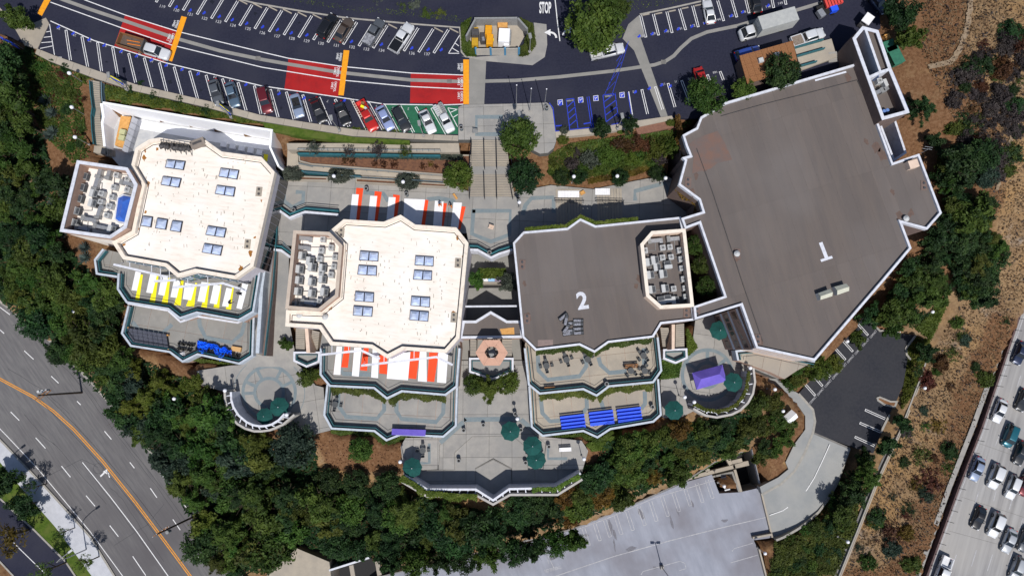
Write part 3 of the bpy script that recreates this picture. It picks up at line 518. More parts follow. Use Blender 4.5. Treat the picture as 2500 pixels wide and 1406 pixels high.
# ================================================================== buildings
def cpoly(pts, z):
    q = XY(pts, z); return q if area(q) > 0 else q[::-1]
def roof_sheets(root, xy, z, cell, a, m):
    bm = bmesh.new(); bm.faces.new([bm.verts.new((x, y, 0)) for x, y in xy])
    for k in (0, 1):
        d = Vector((math.cos(a+k*math.pi/2), math.sin(a+k*math.pi/2), 0)); pr = [d.x*x+d.y*y for x, y in xy]; i = math.floor(min(pr)/cell[k])*cell[k]
        while i < max(pr): bmesh.ops.bisect_plane(bm, geom=bm.verts[:]+bm.edges[:]+bm.faces[:], plane_co=d*i, plane_no=d, dist=1e-4); i += cell[k]
    for f in bm.faces:
        p = [(v.co.x, v.co.y) for v in f.verts]; p = p if area(p) > 0 else p[::-1]
        if area(p) > .2: build(MB().prism(offset(p, .012), z-.01, z+.012, bottom=False), 'roof_sheet', m, root)
    bm.free()
def blot(root, x, y, z, r_, m, nm, rg):
    q = P(x, y, z); n = 9; build(MB().flat([(q.x+r_*rg.uniform(.35, 1.1)*math.cos(6.283*i/n), q.y+1.4*r_*rg.uniform(.35, 1.1)*math.sin(6.283*i/n)) for i in range(n)], z), nm, m, root)
def block(root, pts, zr, zb, roofm, copm, wallm, rw=.4, rh=.5, flash=None, clampz=None, sheets=None):
    q = cpoly(pts, zr+rh)
    build(MB().prism(q, zb, zr+rh-.08, bottom=False, top=False), 'wall', wallm, root)
    build(MB().flat(offset(q, rw*.5), zr), 'roof', roofm, root)
    par = build(MB().rim(offset(q, -.04), rw+.04, zr-.35, zr+rh), 'parapet', copm, root)
    if sheets: roof_sheets(root, offset(q, rw*.8), zr, sheets[0], sheets[1], roofm)
    if flash: build(MB().rim(offset(q, rw+.12), .14, zr+.0, zr+.03), 'flashing', flash, par)
    CLAMP.append((q, clampz if clampz is not None else zb+.5)); return par
def skylight(root, c, z, n, h=.32):
    c = PP(c, z+h); ctr = sum(c, Vector())/4
    g = build(MB().prism([(v.x, v.y) for v in c], z-.02, z+h-.02), 'skylight', mat('skylight_frame', (.03, .032, .05), rough=.5, metal=.3), root)
    for i in range(n):
        a, b, d, e = c[0].lerp(c[1], i/n), c[0].lerp(c[1], (i+1)/n), c[3].lerp(c[2], (i+1)/n), c[3].lerp(c[2], i/n); m_ = (a+b+d+e)/4
        k = [m_+(v-m_)*.88 for v in (a, b, d, e)]; kk = [m_+(v-m_)*.35+Vector((0, 0, .34)) for v in (a, b, d, e)]
        mb = MB().add(k+kk, [(1, 0, 4, 5), (2, 1, 5, 6), (3, 2, 6, 7), (0, 3, 7, 4), (4, 7, 6, 5)]); build(mb, 'pane', glass_sky, g)
def terrace(root, pts, z, zb, floor_m, top=6, rim_h=1.0, cell=(3.3, 3.3), a=0, rail=teal, bands=(), opened=()):
    """terrace slab with an outer parapet on the first `top` points, an inner rail and paving bands"""
    q = cpoly(pts, z); t = build(MB().prism(q, zb, z), 'terrace', stucco, root); CLAMP.append((q, zb+.4))
    panels(pts, z, cell, a, t, floor_m, name='floor_panel')
    e = XY(pts[:top], z+rim_h); e2 = e if area(XY(pts, z)) > 0 else e[::-1]
    build(MB().rim(e2, .34, z-1.2, z+rim_h, closed=False), 'parapet', coping_b, t)
    inn = offset(e2, .62, False); build(MB().rim(inn, .1, z+.1, z+rim_h-.05, closed=False), 'teal_panel', rail, t)
    inn2 = offset(e2, 1.15, False); build(MB().path([(x, y, z+rim_h-.1) for x, y in inn2], .04, 5), 'handrail', rail_m, t)
    for bpts in bands: build(MB().ribbon([P(x, y, z+.058) for x, y in bpts], .72), 'paving_band', conc_blue, t)
    return t
def stripes(parent, pts_list, z, m, name): 
    for q in pts_list: build(MB().prism(XY(q, z+.1), z+.055, z+.1), name, m, parent)

# ---------------------------------------------------------------- left white block
ZA = 1.3
A = thing('school_block', 'white-roofed angular block on the far left with yellow-striped terrace', 'building', P(470, 510, -8))
roofA = [(364, 341), (389, 337), (480, 346), (502, 343), (541, 371), (638, 384), (670, 420), (618, 650), (574, 681), (476, 664), (433, 676), (402, 650), (300, 632), (274, 591), (322, 564), (346, 451), (320, 407), (331, 362)]
block(A, roofA, ZA, -12, roof_white, coping_c, block_wall, .55, .75, sign_grey, sheets=((9.5, 1.15), R(-10)))
for c, n in [([(407, 389), (452, 394), (447, 415), (402, 409)], 2), ([(397, 430), (442, 436), (436, 458), (392, 451)], 2), ([(538, 410), (583, 416), (578, 438), (533, 431)], 2), ([(529, 452), (574, 458), (570, 480), (524, 473)], 2), ([(507, 551), (552, 558), (547, 580), (501, 573)], 2), ([(498, 594), (543, 601), (538, 624), (492, 616)], 2), ([(348, 527), (372, 530), (368, 555), (342, 551)], 1), ([(383, 532), (409, 536), (404, 561), (378, 557)], 1), ([(420, 538), (445, 541), (440, 567), (414, 563)], 1)]: skylight(A, c, ZA, n)
def well(root, pts, zrim, zfl, zb, rimm, wallm, floorm, rw=.45):
    q = cpoly(pts, zrim); build(MB().prism(offset(q, -.02), zb, zfl, bottom=False), 'well_floor', floorm, root)
    w_ = build(MB().rim(q, rw, zfl-.5, zrim-.12), 'screen_wall', wallm, root); build(MB().rim(offset(q, -.05), rw+.1, zrim-.12, zrim), 'coping', rimm, w_); CLAMP.append((q, zb))
wellA = [(188, 392), (311, 410), (335, 450), (308, 556), (269, 582), (146, 565)]
well(A, wellA, 3.4, .9, -9, coping_w, stucco, roof_white)
wb = build(MB().prism(XY([(286, 482), (300, 474), (324, 480), (309, 547), (288, 544), (279, 535)], 1.6), .9, 1.6), 'light_box', coping_w, A)
c = PP([(289, 484), (301, 478), (322, 482), (307, 543), (290, 540), (282, 534)], 1.75); ap = [P(300, 493, 2.6), P(293, 528, 2.6)]
build(MB().add(c+ap, [(0, 6, 1), (1, 6, 2), (2, 6, 7, 3), (3, 7, 4), (4, 7, 5), (5, 7, 6, 0)]), 'glass_roof', glass_blue, wb)
# south glazing of the block
seg = [(300, 632), (402, 650), (433, 676), (476, 664), (574, 681)]
for a, b in zip(seg, seg[1:]):
    A0, B0 = P(*a, ZA+.7), P(*b, ZA+.7); n = max(2, int((B0-A0).length/1.3)); t = (B0-A0)/n; nrm = Vector((t.y, -t.x, 0)).normalized()*.1
    for i in range(n):
        for r_ in range(3):
            z0, z1_ = -2.7+r_*1.15, -2.7+r_*1.15+1.0; p0 = A0+t*(i+.06)+nrm; p1 = A0+t*(i+.94)+nrm
            v = [Vector((p0.x, p0.y, z0)), Vector((p1.x, p1.y, z0)), Vector((p1.x, p1.y, z1_)), Vector((p0.x, p0.y, z1_))]
            build(MB().add(v+[x+nrm*.5 for x in v], [(4, 5, 6, 7), (0, 1, 5, 4), (1, 2, 6, 5), (2, 3, 7, 6), (3, 0, 4, 7)]), 'window_or_shade_pane', win_blue, A)
    for i in range(n+1): q = A0+t*i+nrm*2.2; build(MB().box(q.x, q.y, -1, .12, .12, 3.6), 'mullion', coping_w, A)
TA = terrace(A, [(287, 668), (285, 706), (308, 740), (409, 756), (438, 779), (480, 765), (582, 784), (620, 762), (640, 640), (560, 650), (300, 620)], -3.2, -9, conc_grey, 9, .95, cell=(3, 3), a=R(-9))
TA2 = terrace(A, [(311, 747), (295, 814), (318, 846), (413, 861), (445, 885), (482, 867), (584, 890), (618, 869), (622, 760), (580, 770), (440, 765), (320, 735)], -7.2, -14, conc_grey, 9, .95, cell=(3.4, 3.4), a=R(-9), bands=[[(322, 785), (340, 806), (395, 814), (420, 792)], [(486, 778), (488, 795), (502, 824), (566, 836), (590, 815), (598, 785)]])
led = XY([(311, 743), (409, 760), (440, 788), (480, 774), (580, 790), (618, 770)], -4.6); build(MB().rim(led[::-1] if area(led) < 0 else led, .3, -4.9, -4.6, closed=False), 'ledge', coping_w, A)
for a, b in zip([(308, 740), (409, 756), (438, 779), (480, 765), (582, 784)], [(311, 745), (409, 762), (440, 790), (480, 776), (580, 793)]): pass
zt = -3.2
wh = [[(331, 662), (344, 665), (334, 710), (321, 708)], [(367, 668), (383, 671), (372, 716), (357, 714)], [(395, 672), (411, 676), (401, 722), (386, 719)], [(425, 683), (441, 686), (431, 727), (416, 725)], [(452, 690), (477, 694), (466, 733), (446, 730)], [(492, 688), (509, 690), (499, 738), (482, 735)], [(522, 694), (539, 698), (529, 743), (512, 740)], [(553, 702), (567, 705), (557, 749), (542, 747)], [(592, 690), (606, 694), (590, 755), (577, 752)]]
ye = [[(343, 670), (349, 671), (339, 737), (329, 735)], [(382, 672), (387, 673), (378, 741), (364, 739)], [(412, 675), (416, 676), (409, 743), (394, 741)], [(443, 680), (449, 681), (441, 746), (425, 744)], [(477, 690), (481, 691), (474, 749), (454, 747)], [(509, 690), (512, 690), (505, 751), (491, 749)], [(538, 690), (541, 690), (535, 753), (521, 751)], [(567, 700), (571, 701), (564, 756), (551, 754)]]
stripes(TA, ye, zt, yellow_p, 'yellow_stripe'); stripes(TA, wh, zt+.03, white_cloth, 'white_stripe')
e = XY([(664, 500), (650, 590), (634, 700), (624, 862)], -3.4); build(MB().rim(e, .6, -8.5, -3.4, closed=False), 'side_parapet', coping_b, A)
e = XY([(674, 520), (668, 610), (660, 700), (640, 868)], -4.6); build(MB().rim(e, .75, -8.5, -4.6, closed=False), 'retaining_wall', stucco_dark, A); build(MB().rim(XY([(677, 520), (671, 610), (664, 700), (644, 868)], -3.8), .12, -4.6, -3.8, closed=False), 'teal_rail', teal, A)
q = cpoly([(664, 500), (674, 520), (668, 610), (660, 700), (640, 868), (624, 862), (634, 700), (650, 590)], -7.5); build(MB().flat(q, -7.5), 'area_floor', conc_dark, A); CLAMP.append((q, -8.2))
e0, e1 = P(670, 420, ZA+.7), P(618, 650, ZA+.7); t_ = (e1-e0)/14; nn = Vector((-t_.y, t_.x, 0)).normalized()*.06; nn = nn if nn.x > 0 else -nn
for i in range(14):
    p0, p1 = e0+t_*(i+.05)+nn, e0+t_*(i+.95)+nn; build(MB().add([Vector((p0.x, p0.y, -4.6)), Vector((p1.x, p1.y, -4.6)), Vector((p1.x, p1.y, -.6)), Vector((p0.x, p0.y, -.6))], [(0, 1, 2, 3)]), 'window_or_shade_pane', glass_dark, A)  # dark panes paint in the shade low on the east wall
# side landing with stairs west of the terrace
ln = [(250, 607), (229, 634), (234, 670), (300, 680), (305, 620)]
terrace(A, ln, -4.5, -10, conc_grey, 4, .9, cell=(3, 3), a=R(-9))
for k in range(9): q = XY([(274+3.3*k, 648+.7*k), (277+3.3*k, 648.7+.7*k), (275+3.3*k, 663+.7*k), (272+3.3*k, 662+.7*k)], -4.4+.14*k); build(MB().prism(q, -4.6, -4.4+.14*k), 'step', conc_grey, A)
# ---------------------------------------------------------------- centre white block
ZB = 1.3
B = thing('school_block', 'white-roofed angular block left of centre with orange-striped terrace', 'building', P(950, 700, -8))
roofB = [(839, 536), (937, 542), (978, 525), (1014, 549), (1114, 556), (1143, 593), (1121, 825), (1089, 861), (983, 854), (945, 874), (906, 849), (807, 842), (779, 801), (697, 796), (699, 757), (779, 760), (825, 723), (835, 598), (804, 565)]
block(B, roofB, ZB, -12, roof_white, coping_c, block_wall, .55, .75, sign_grey, sheets=((9.5, 1.15), R(-4)))
for c in [[(879, 612), (924, 616), (923, 638), (876, 635)], [(875, 647), (920, 650), (919, 673), (872, 670)], [(1014, 624), (1059, 627), (1058, 650), (1012, 647)], [(1011, 659), (1055, 662), (1054, 684), (1008, 682)], [(867, 711), (913, 715), (912, 738), (865, 735)], [(863, 746), (910, 750), (908, 773), (861, 770)], [(1004, 723), (1050, 726), (1049, 750), (1002, 746)], [(1001, 757), (1047, 761), (1045, 785), (999, 781)]]: skylight(B, c, ZB, 2)
well(B, [(717, 563), (804, 567), (835, 599), (825, 723), (779, 760), (697, 753)], 3.4, .9, -9, mat('rim_tan', (.5, .42, .35), (.44, .36, .3), 1.0), stucco, roof_white)
TB = terrace(B, [(781, 850), (780, 915), (804, 944), (912, 949), (944, 975), (981, 957), (1088, 966), (1117, 944), (1124, 850), (1121, 800), (790, 790)], -3.2, -9, conc_grey, 9, .95, cell=(3, 3), a=R(-4), bands=[[(829, 898), (838, 912), (905, 914)]])
TB2 = terrace(B, [(797, 938), (789, 1013), (808, 1048), (913, 1054), (943, 1077), (978, 1063), (1083, 1068), (1115, 1040), (1118, 940), (1090, 950), (945, 955), (810, 930)], -7.2, -13, conc, 9, .95, cell=(3.2, 3.2), a=R(-3), bands=[[(826, 960), (826, 990), (845, 1017), (920, 1022), (938, 1000), (938, 985)], [(967, 975), (968, 1003), (980, 1022), (1065, 1030), (1082, 1008), (1084, 970)]])
wo = [[(822, 845), (835, 846), (831, 915), (814, 914)], [(865, 848), (882, 849), (876, 919), (859, 917)], [(910, 850), (925, 851), (923, 923), (906, 921)], [(950, 868), (1002, 858), (996, 928), (944, 924)], [(1025, 858), (1041, 859), (1042, 932), (1020, 930)], [(1070, 860), (1094, 862), (1089, 935), (1067, 933)]]
oo = [[(841, 846), (855, 847), (849, 897), (833, 896)], [(888, 849), (900, 850), (896, 905), (879, 903)], [(927, 866), (945, 868), (945, 913), (926, 911)], [(1002, 858), (1025, 859), (1016, 925), (997, 923)], [(1048, 860), (1071, 861), (1060, 932), (1043, 930)]]
stripes(TB, oo, -3.2, orange_p, 'orange_stripe'); stripes(TB, wo, -3.17, white_cloth, 'white_stripe')
# ---------------------------------------------------------------- block "2"
ZC = 2.3
Cb = thing('school_block', 'grey-roofed block marked with a white 2', 'building', P(1450, 700, -8))
roofC = [(1278, 566), (1385, 557), (1417, 534), (1454, 551), (1662, 530), (1668, 560), (1695, 781), (1615, 790), (1595, 823), (1486, 836), (1452, 860), (1415, 842), (1308, 855), (1276, 823), (1264, 700), (1253, 593)]
block(Cb, roofC, ZC, -12, roof_grey, coping_w, stucco_dark, .29, .4, sheets=((2.0, 11), R(6)))
well(Cb, [(1591, 565), (1673, 559), (1694, 748), (1612, 753), (1578, 723), (1564, 596)], 4.6, ZC-.1, -9, coping_c, stucco_cream, roof_grey)
txt('2', 'roof_numeral', coping_w, 1422, 736, ZC+.03, 42, 8, Cb, sx=.95, bold=.03)
pc = cpoly([(1283, 566), (1385, 557), (1417, 534), (1454, 551), (1560, 541), (1552, 529), (1456, 540), (1417, 522), (1380, 546), (1280, 556)], -.2); build(MB().prism(pc, -6, -.2), 'planter', stucco, Cb)
TC = terrace(Cb, [(1279, 850), (1289, 940), (1317, 963), (1424, 952), (1457, 968), (1488, 945), (1596, 935), (1617, 905), (1608, 823), (1600, 800), (1290, 810)], -3.2, -9, conc_warm, 9, .95, cell=(3.2, 3.2), a=R(6), bands=[[(1313, 868), (1315, 905), (1337, 927), (1415, 918), (1432, 893), (1428, 868)], [(1461, 872), (1466, 890), (1488, 910), (1530, 906)], [(1572, 850), (1573, 890)]])
TC2 = terrace(Cb, [(1290, 943), (1296, 1043), (1324, 1066), (1424, 1054), (1459, 1070), (1491, 1049), (1596, 1031), (1616, 1013), (1609, 925), (1590, 930), (1457, 950), (1300, 940)], -7.2, -13, conc_warm, 9, .95, cell=(3.2, 3.2), a=R(6), bands=[[(1320, 970), (1324, 1008), (1343, 1028), (1368, 1026)], [(1432, 972), (1433, 995), (1422, 1008)], [(1467, 978), (1474, 1000)], [(1574, 955), (1575, 985), (1565, 998)]])
# ---------------------------------------------------------------- block "1"
ZD = 3.2
D = thing('school_block', 'large grey-roofed hall marked with a white 1', 'building', P(1980, 500, -8))
roofD = [(1711, 286), (1772, 250), (1860, 224), (2090, 156), (2144, 300), (2180, 398), (2244, 376), (2299, 520), (2264, 560), (2201, 543), (2225, 606), (2154, 690), (1990, 880), (1847, 849), (1810, 745), (1697, 780), (1694, 748), (1769, 723), (1708, 545), (1673, 558), (1664, 533), (1716, 517), (1707, 488), (1657, 451), (1673, 392), (1666, 385), (1685, 380), (1675, 356), (1667, 330), (1701, 312)]
block(D, roofD, ZD, -14, roof_grey, coping_w, stucco_dark, .32, .45, sheets=((2.2, 13), R(17)))
txt('1', 'roof_numeral', coping_w, 2012, 614, ZD+.03, 42, 18, D, sx=1.0, bold=.03)
rg_ = random.Random(4); rust = mat('rust_stain', (.36, .15, .02), (.22, .09, .02), 4); dirt = mat('dirt_stain', (.42, .37, .31), (.3, .26, .21), 3); brn = mat('brown_stain', (.13, .085, .07), (.10, .07, .06), 2)
for root_, z, lst in ((A, ZA+.018, [(354, 368), (384, 364), (360, 448), (355, 518), (333, 558), (638, 490), (622, 580), (612, 618), (588, 655), (303, 597), (352, 386)]), (B, ZB+.018, [(842, 612), (832, 722), (806, 752), (1117, 582), (1116, 796), (1132, 626), (1108, 765)])):
    for x, y in lst: blot(root_, x, y, z, rg_.uniform(.25, .5), rust, 'rust_stain', rg_)
for root_, z, x0, x1, y0, y1 in ((A, ZA+.02, 350, 600, 390, 620), (B, ZB+.02, 850, 1105, 580, 840)):
    mb = MB()
    for k in range(150): q = P(rg_.uniform(x0, x1), rg_.uniform(y0, y1), z); mb.box(q.x, q.y, z, .07+.08*rg_.random(), .15+.5*rg_.random()**2, .002, rg_.uniform(-.2, .2))
    build(mb, 'dirt_streaks', dirt, root_)['kind'] = 'stuff'
for x, y, r_ in ((2140, 360, .9), (2155, 380, 1.1), (2115, 345, .6), (2195, 525, .8), (2225, 520, .6), (1690, 470, .7), (1700, 430, .6), (2070, 190, .7), (1855, 835, .7), (1800, 625, 1.0), (2180, 470, .5), (1720, 410, .6)): blot(D, x, y, ZD+.02, r_, brn, 'roof_stain', rg_)
for x, y, r_ in ((1680, 760, .7), (1560, 680, .6), (1552, 700, .5), (1290, 775, .7), (1280, 690, .5)): blot(Cb, x, y, ZC+.02, r_, brn, 'roof_stain', rg_)
quad('roof_patch', [(1313, 830), (1350, 829), (1350, 845), (1313, 846)], ZC+.02, mat('pink_patch', (.24, .18, .165), (.2, .15, .14), 2), Cb)
q = P(2018, 632, ZD+.03); build(MB().box(q.x, q.y, q.z, 2.0, .42, .02, R(18)), 'roof_numeral', coping_w, D)
quad('roof_patch', [(1683, 352), (1700, 338), (1752, 320), (1770, 350), (1788, 390), (1752, 398), (1735, 412), (1690, 424), (1694, 380)], ZD+.024, mat('roof_patch', (.165, .098, .078), (.125, .10, .095), .5, lo=.35, hi=.65, rough=.95), D)
for pts in ([(1701, 363), (1740, 470), (1816, 700), (1862, 833)], [(1760, 284), (1860, 256), (1960, 231), (2093, 196), (2139, 298)]):
    build(MB().path([P(x, y, ZD+.12) for x, y in pts], .05), 'roof_pipe', sign_grey, D)
for c in ([(1997, 716), (2027, 705), (2032, 723), (2003, 732)], [(2037, 700), (2066, 692), (2073, 710), (2044, 720)]):
    v = PP(c, ZD+1.0); m1, m2 = (v[0]+v[3])/2+Vector((0, 0, .5)), (v[1]+v[2])/2+Vector((0, 0, .5))
    h_ = build(MB().prism([(a.x, a.y) for a in v], ZD, ZD+1.0, top=False), 'roof_hatch', hvac_l, D); build(MB().add(v+[m1, m2], [(0, 4, 5, 1), (2, 5, 4, 3), (0, 3, 4), (1, 5, 2)]), 'hatch_lid', mat('hatch_lid', (.5, .5, .42), (.44, .44, .37), 1.5), h_)
# recessed south-west facade: three sloping strips with blue-grey ledges
ed = [((1750, 769), (1779, 851), -7.6), ((1768, 763), (1803, 851), -4.4), ((1786, 757), (1824, 851), -1.4), ((1808, 750), (1846, 851), 1.8)]
for (a0, a1, za), (b0, b1, zb_) in zip(ed, ed[1:]):
    v = [w_+Vector((-.55, -.15, 0)) for w_ in (P(*a0, za), P(*a1, za), P(*b1, zb_), P(*b0, zb_))]; f_ = build(MB().add(v+[Vector((x.x+.3, x.y, x.z-1.2)) for x in v], [(0, 1, 2, 3), (4, 7, 6, 5), (0, 4, 5, 1), (1, 5, 6, 2), (3, 7, 4, 0)]), 'sloped_facade', stucco_dark, D)
    build(MB().add([v[3].lerp(v[0], .22)+Vector((0, 0, .06)), v[2].lerp(v[1], .22)+Vector((0, 0, .06)), v[2]+Vector((0, 0, .06)), v[3]+Vector((0, 0, .06))], [(0, 1, 2, 3)]), 'ledge', mat('blue_ledge', (.25, .28, .36), (.2, .23, .3), 1.0), f_)
    for j in range(4): t0, t1 = .06+.235*j, .25+.235*j; build(MB().add([w_+Vector((-.02, 0, .08)) for w_ in (v[0].lerp(v[1], t0).lerp(v[3].lerp(v[2], t0), .2), v[0].lerp(v[1], t1).lerp(v[3].lerp(v[2], t1), .2), v[0].lerp(v[1], t1).lerp(v[3].lerp(v[2], t1), .62), v[0].lerp(v[1], t0).lerp(v[3].lerp(v[2], t0), .62))], [(0, 1, 2, 3)]), 'window_or_shade_pane', mat('brown_glass', (.05, .035, .035), rough=.15, spec=.6), f_)
e = [P(1847, 849, ZD+.5), P(1990, 880, ZD+.5)]; n = Vector((e[1].y-e[0].y, -(e[1].x-e[0].x), 0)).normalized()*.04; build(MB().add([Vector((e[0].x+n.x, e[0].y+n.y, -6)), Vector((e[1].x+n.x, e[1].y+n.y, -6)), Vector((e[1].x+n.x, e[1].y+n.y, ZD)), Vector((e[0].x+n.x, e[0].y+n.y, ZD))], [(0, 1, 2, 3)]), 'wall_panel', stucco_cream, D)
# bands on the south wall
for z in (1.6, -.6, -2.8):
    e = [P(1847, 849, ZD+.5), P(1990, 880, ZD+.5)]; n = Vector((e[1].y-e[0].y, -(e[1].x-e[0].x), 0)).normalized()*.06
    build(MB().add([e[0]+n+Vector((0, 0, z-ZD-.5)), e[1]+n+Vector((0, 0, z-ZD-.5)), e[1]+n+Vector((0, 0, z-ZD+.3)), e[0]+n+Vector((0, 0, z-ZD+.3))], [(0, 1, 2, 3)]), 'wall_band', coping_w, D)
terrace(D, [(1945, 905), (1915, 925), (1880, 908), (1800, 880), (1795, 855), (1850, 850), (1990, 880)][::-1], -5.5, -14, conc_warm, 4, .9, cell=(3, 3), a=R(-14))
# tower block at the back
T = thing('stair_tower', 'tall narrow block with white rim and blue inner wall at the upper right', 'building', P(2150, 190, 0))
ZT = 5.6
tw = cpoly([(2106, 65), (2144, 75), (2177, 171), (2220, 275), (2154, 293), (2082, 94)], ZT)
build(MB().prism(tw, -12, -1.5, bottom=False), 'floor', roof_grey, T); build(MB().rim(tw, .42, -12, ZT-.12), 'wall', stucco_dark, T); build(MB().rim(offset(tw, -.05), .55, ZT-.12, ZT), 'coping', coping_w, T); CLAMP.append((tw, -11))
build(MB().prism(cpoly([(2110, 70), (2143, 79), (2172, 168), (2148, 178)], 5.0), -1.4, 5.0), 'upper_roof', roof_grey, T)
dv = XY([(2109, 68), (2148, 180)], ZT-.01); build(MB().rim(dv, .4, -1.4, ZT-.01, closed=False), 'divider', coping_w, T)
dv = XY([(2122, 193), (2150, 180), (2177, 171)], ZT-.02); build(MB().rim(dv, .45, -1.4, ZT-.02, closed=False), 'cross_wall', coping_w, T)
e = PP([(2112, 83), (2150, 185)], 5.2); build(MB().rim(XY([(2111, 86), (2147, 188)], 5.0), -.1, -1.3, 5.0, closed=False), 'blue_wall', mat('blue_wall', (.2, .26, .42), (.16, .21, .36), .6), T)
e = XY([(2178, 178), (2217, 272)], 5.0); build(MB().rim(e[::-1], .12, 3.2, 5.3, closed=False), 'blue_wall', MAT['blue_wall'], T)
build(MB().prism(cpoly([(2126, 196), (2150, 184), (2175, 178), (2216, 272), (2156, 289)], 3.2), -1.4, 3.2), 'lower_roof', roof_grey, T)
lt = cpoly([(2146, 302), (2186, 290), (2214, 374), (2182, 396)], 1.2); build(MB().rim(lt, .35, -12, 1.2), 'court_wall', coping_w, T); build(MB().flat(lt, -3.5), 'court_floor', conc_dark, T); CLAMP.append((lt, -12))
# ---------------------------------------------------------------- small tiled building with ramp, beside the service yard
K = thing('pavilion', 'small flat building with brown tiled roof behind the trees', 'building', P(1880, 150, 0))
kp = [(1805, 137), (1936, 100), (1950, 168), (1824, 205)]; q = cpoly(kp, 3.2); build(MB().prism(offset(q, .25), 0, 3.05), 'wall', stucco_dark, K)
panels(kp, 3.2, (1.1, 2.2), R(16), K, tile_roof, gap=.03, thick=.06, name='roof_tile_row'); build(MB().prism(q, 3.05, 3.19), 'roof', tile_roof, K)
for x, y in ((1859, 146), (1898, 133)): v = P(x, y, 3.8); build(MB().box(v.x, v.y, 3.5, .8, .75, .5, R(14)), 'roof_vent', hvac_l, K)
rmp = thing('access_ramp', 'beige concrete ramp with teal rails behind the tiled building', 'ramp', P(1990, 130, 0))
build(MB().prism(cpoly([(1940, 118), (2030, 95), (2043, 140), (1956, 172)], .5), -.3, .5), 'ramp_slab', conc_warm, rmp)
for pts in ([(1940, 117), (2012, 97)], [(1946, 138), (2015, 118)], [(1954, 162), (1996, 150)]): build(MB().rim(XY(pts, 1.2), .18, .5, 1.2, closed=False), 'side_wall', teal, rmp)
for k in range(5): v = P(2033, 130+5*k, .45-.08*k); build(MB().box(v.x, v.y, .45-.08*k, 1.5, .34, .12, R(8)), 'step', conc, rmp)
# ---------------------------------------------------------------- bridge roof and hexagon canopy between the centre blocks
Hx = thing('link_building', 'low grey link roof with pointed white edge between the centre blocks', 'building', P(1200, 800, -8))
q = cpoly([(1140, 610), (1256, 610), (1266, 700), (1276, 900), (1268, 905), (1130, 905), (1122, 860), (1130, 700)], -8.2); build(MB().prism(q, -9.5, -8.2), 'court_floor', conc_grey, Hx); CLAMP.append((q, -9))
lk = [(1130, 783), (1161, 783), (1198, 760), (1238, 783), (1273, 783), (1277, 824), (1122, 826)]
block(Hx, lk, -1.7, -10, roof_grey, coping_w, stucco, .38, .35)
e = XY([(1136, 750), (1263, 749)], -1.4); build(MB().rim(e, .28, -1.8, -1.4, closed=False), 'cross_beam', coping_w, Hx)
quad('deck_board', [(1220, 803), (1255, 799), (1256, 817), (1226, 818)], -1.68, wood_l, Hx)
hx = thing('hexagon_canopy', 'pink-beige hexagonal canopy with an open middle over the stairs', 'canopy', P(1200, 862, -7.5))
zc = 1.6; po = [P(1200+40*math.cos(R(60*i)), 861-36*math.sin(R(60*i)), zc) for i in range(6)]; pi_ = [P(1200+18*math.cos(R(60*i)), 860-16*math.sin(R(60*i)), zc) for i in range(6)]
for i in range(6):
    j = (i+1) % 6; build(MB().prism([(v.x*.995+pi_[i].x*.0, v.y) for v in (po[i].lerp(po[j], .006), po[i].lerp(po[j], .994), pi_[i].lerp(pi_[j], .99), pi_[i].lerp(pi_[j], .01))], zc-.45, zc), 'canopy_panel', mat('canopy_pink', (.56, .33, .24), (.5, .29, .21), 1.2), hx)
    build(MB().box(pi_[i].x, pi_[i].y, -3, .25, .25, 9), 'column', stucco, hx)
rg2 = 0; build(MB().box(P(1201, 861, -2).x, P(1201, 861, -2).y, -2.2, 1.1, 1.1, .3, R(25)), 'pedestal_top', hvac, hx)
# stair wings at the ends of the terraces
def stairwing(label, flights, wall_pts, land, z_hi, z_lo, n=12, cell=(3, 3)):
    t = thing('stairs', label, 'stairs', P(*land[0], z_lo)); f_ = [P(x, y, z_lo) for x, y in land]
    xy = cpoly(land, z_lo); fl_ = build(MB().prism(xy, z_lo-6, z_lo), 'landing', conc, t); CLAMP.append((xy, z_lo-5))
    e = XY(land, z_lo+.9); e = e if area(e) > 0 else e[::-1]; build(MB().rim(e, .35, z_lo-5.8, z_lo+.9), 'parapet', coping_w, t)
    inn = offset(e, .5); build(MB().rim(inn, .1, z_lo, z_lo+.8), 'teal_panel', teal, t)
    for (a, b, c, d) in flights:
        for k in range(n):
            s0, s1 = k/n, (k+1)/n; z = z_hi+(z_lo-z_hi)*(k+.5)/n
            L0, L1, R0, R1 = [(u[0]+(v[0]-u[0])*s, u[1]+(v[1]-u[1])*s) for (u, v, s) in ((a, d, s0), (a, d, s1), (b, c, s0), (b, c, s1))]
            build(MB().prism(XY([L0, R0, R1, L1], z), z_lo-3, z), 'step', conc_warm, t)
            e_ = PP([L1, R1], z+.006); build(MB().ribbon(e_, .1), 'nosing', conc_dark, bpy.data.objects[t.children[-1].name] if False else t)
        CLAMP.append((XY([a, b, c, d], z_lo), z_lo-3))
    if wall_pts: build(MB().prism(cpoly(wall_pts, z_hi+.6), z_lo-1, z_hi+.6), 'stair_wall', stucco_cream, t)
    return t
stairwing('stairs with V-shaped landing left of the orange-striped terrace', [((722, 802), (744, 802), (744, 857), (722, 855)), ((762, 806), (780, 810), (775, 857), (757, 857))], [(744, 800), (752, 800), (757, 860), (748, 861)], [(716, 858), (782, 858), (780, 884), (748, 897), (716, 882)], -3.6, -7.0)
stairwing('stairs with V-shaped landing right of block 2 terrace', [((1612, 800), (1632, 800), (1640, 850), (1618, 850)), ((1650, 792), (1670, 790), (1671, 850), (1649, 852))], [(1640, 792), (1648, 792), (1647, 852), (1640, 853)], [(1619, 852), (1678, 850), (1679, 875), (1650, 888), (1619, 876)], -3.6, -7.0)
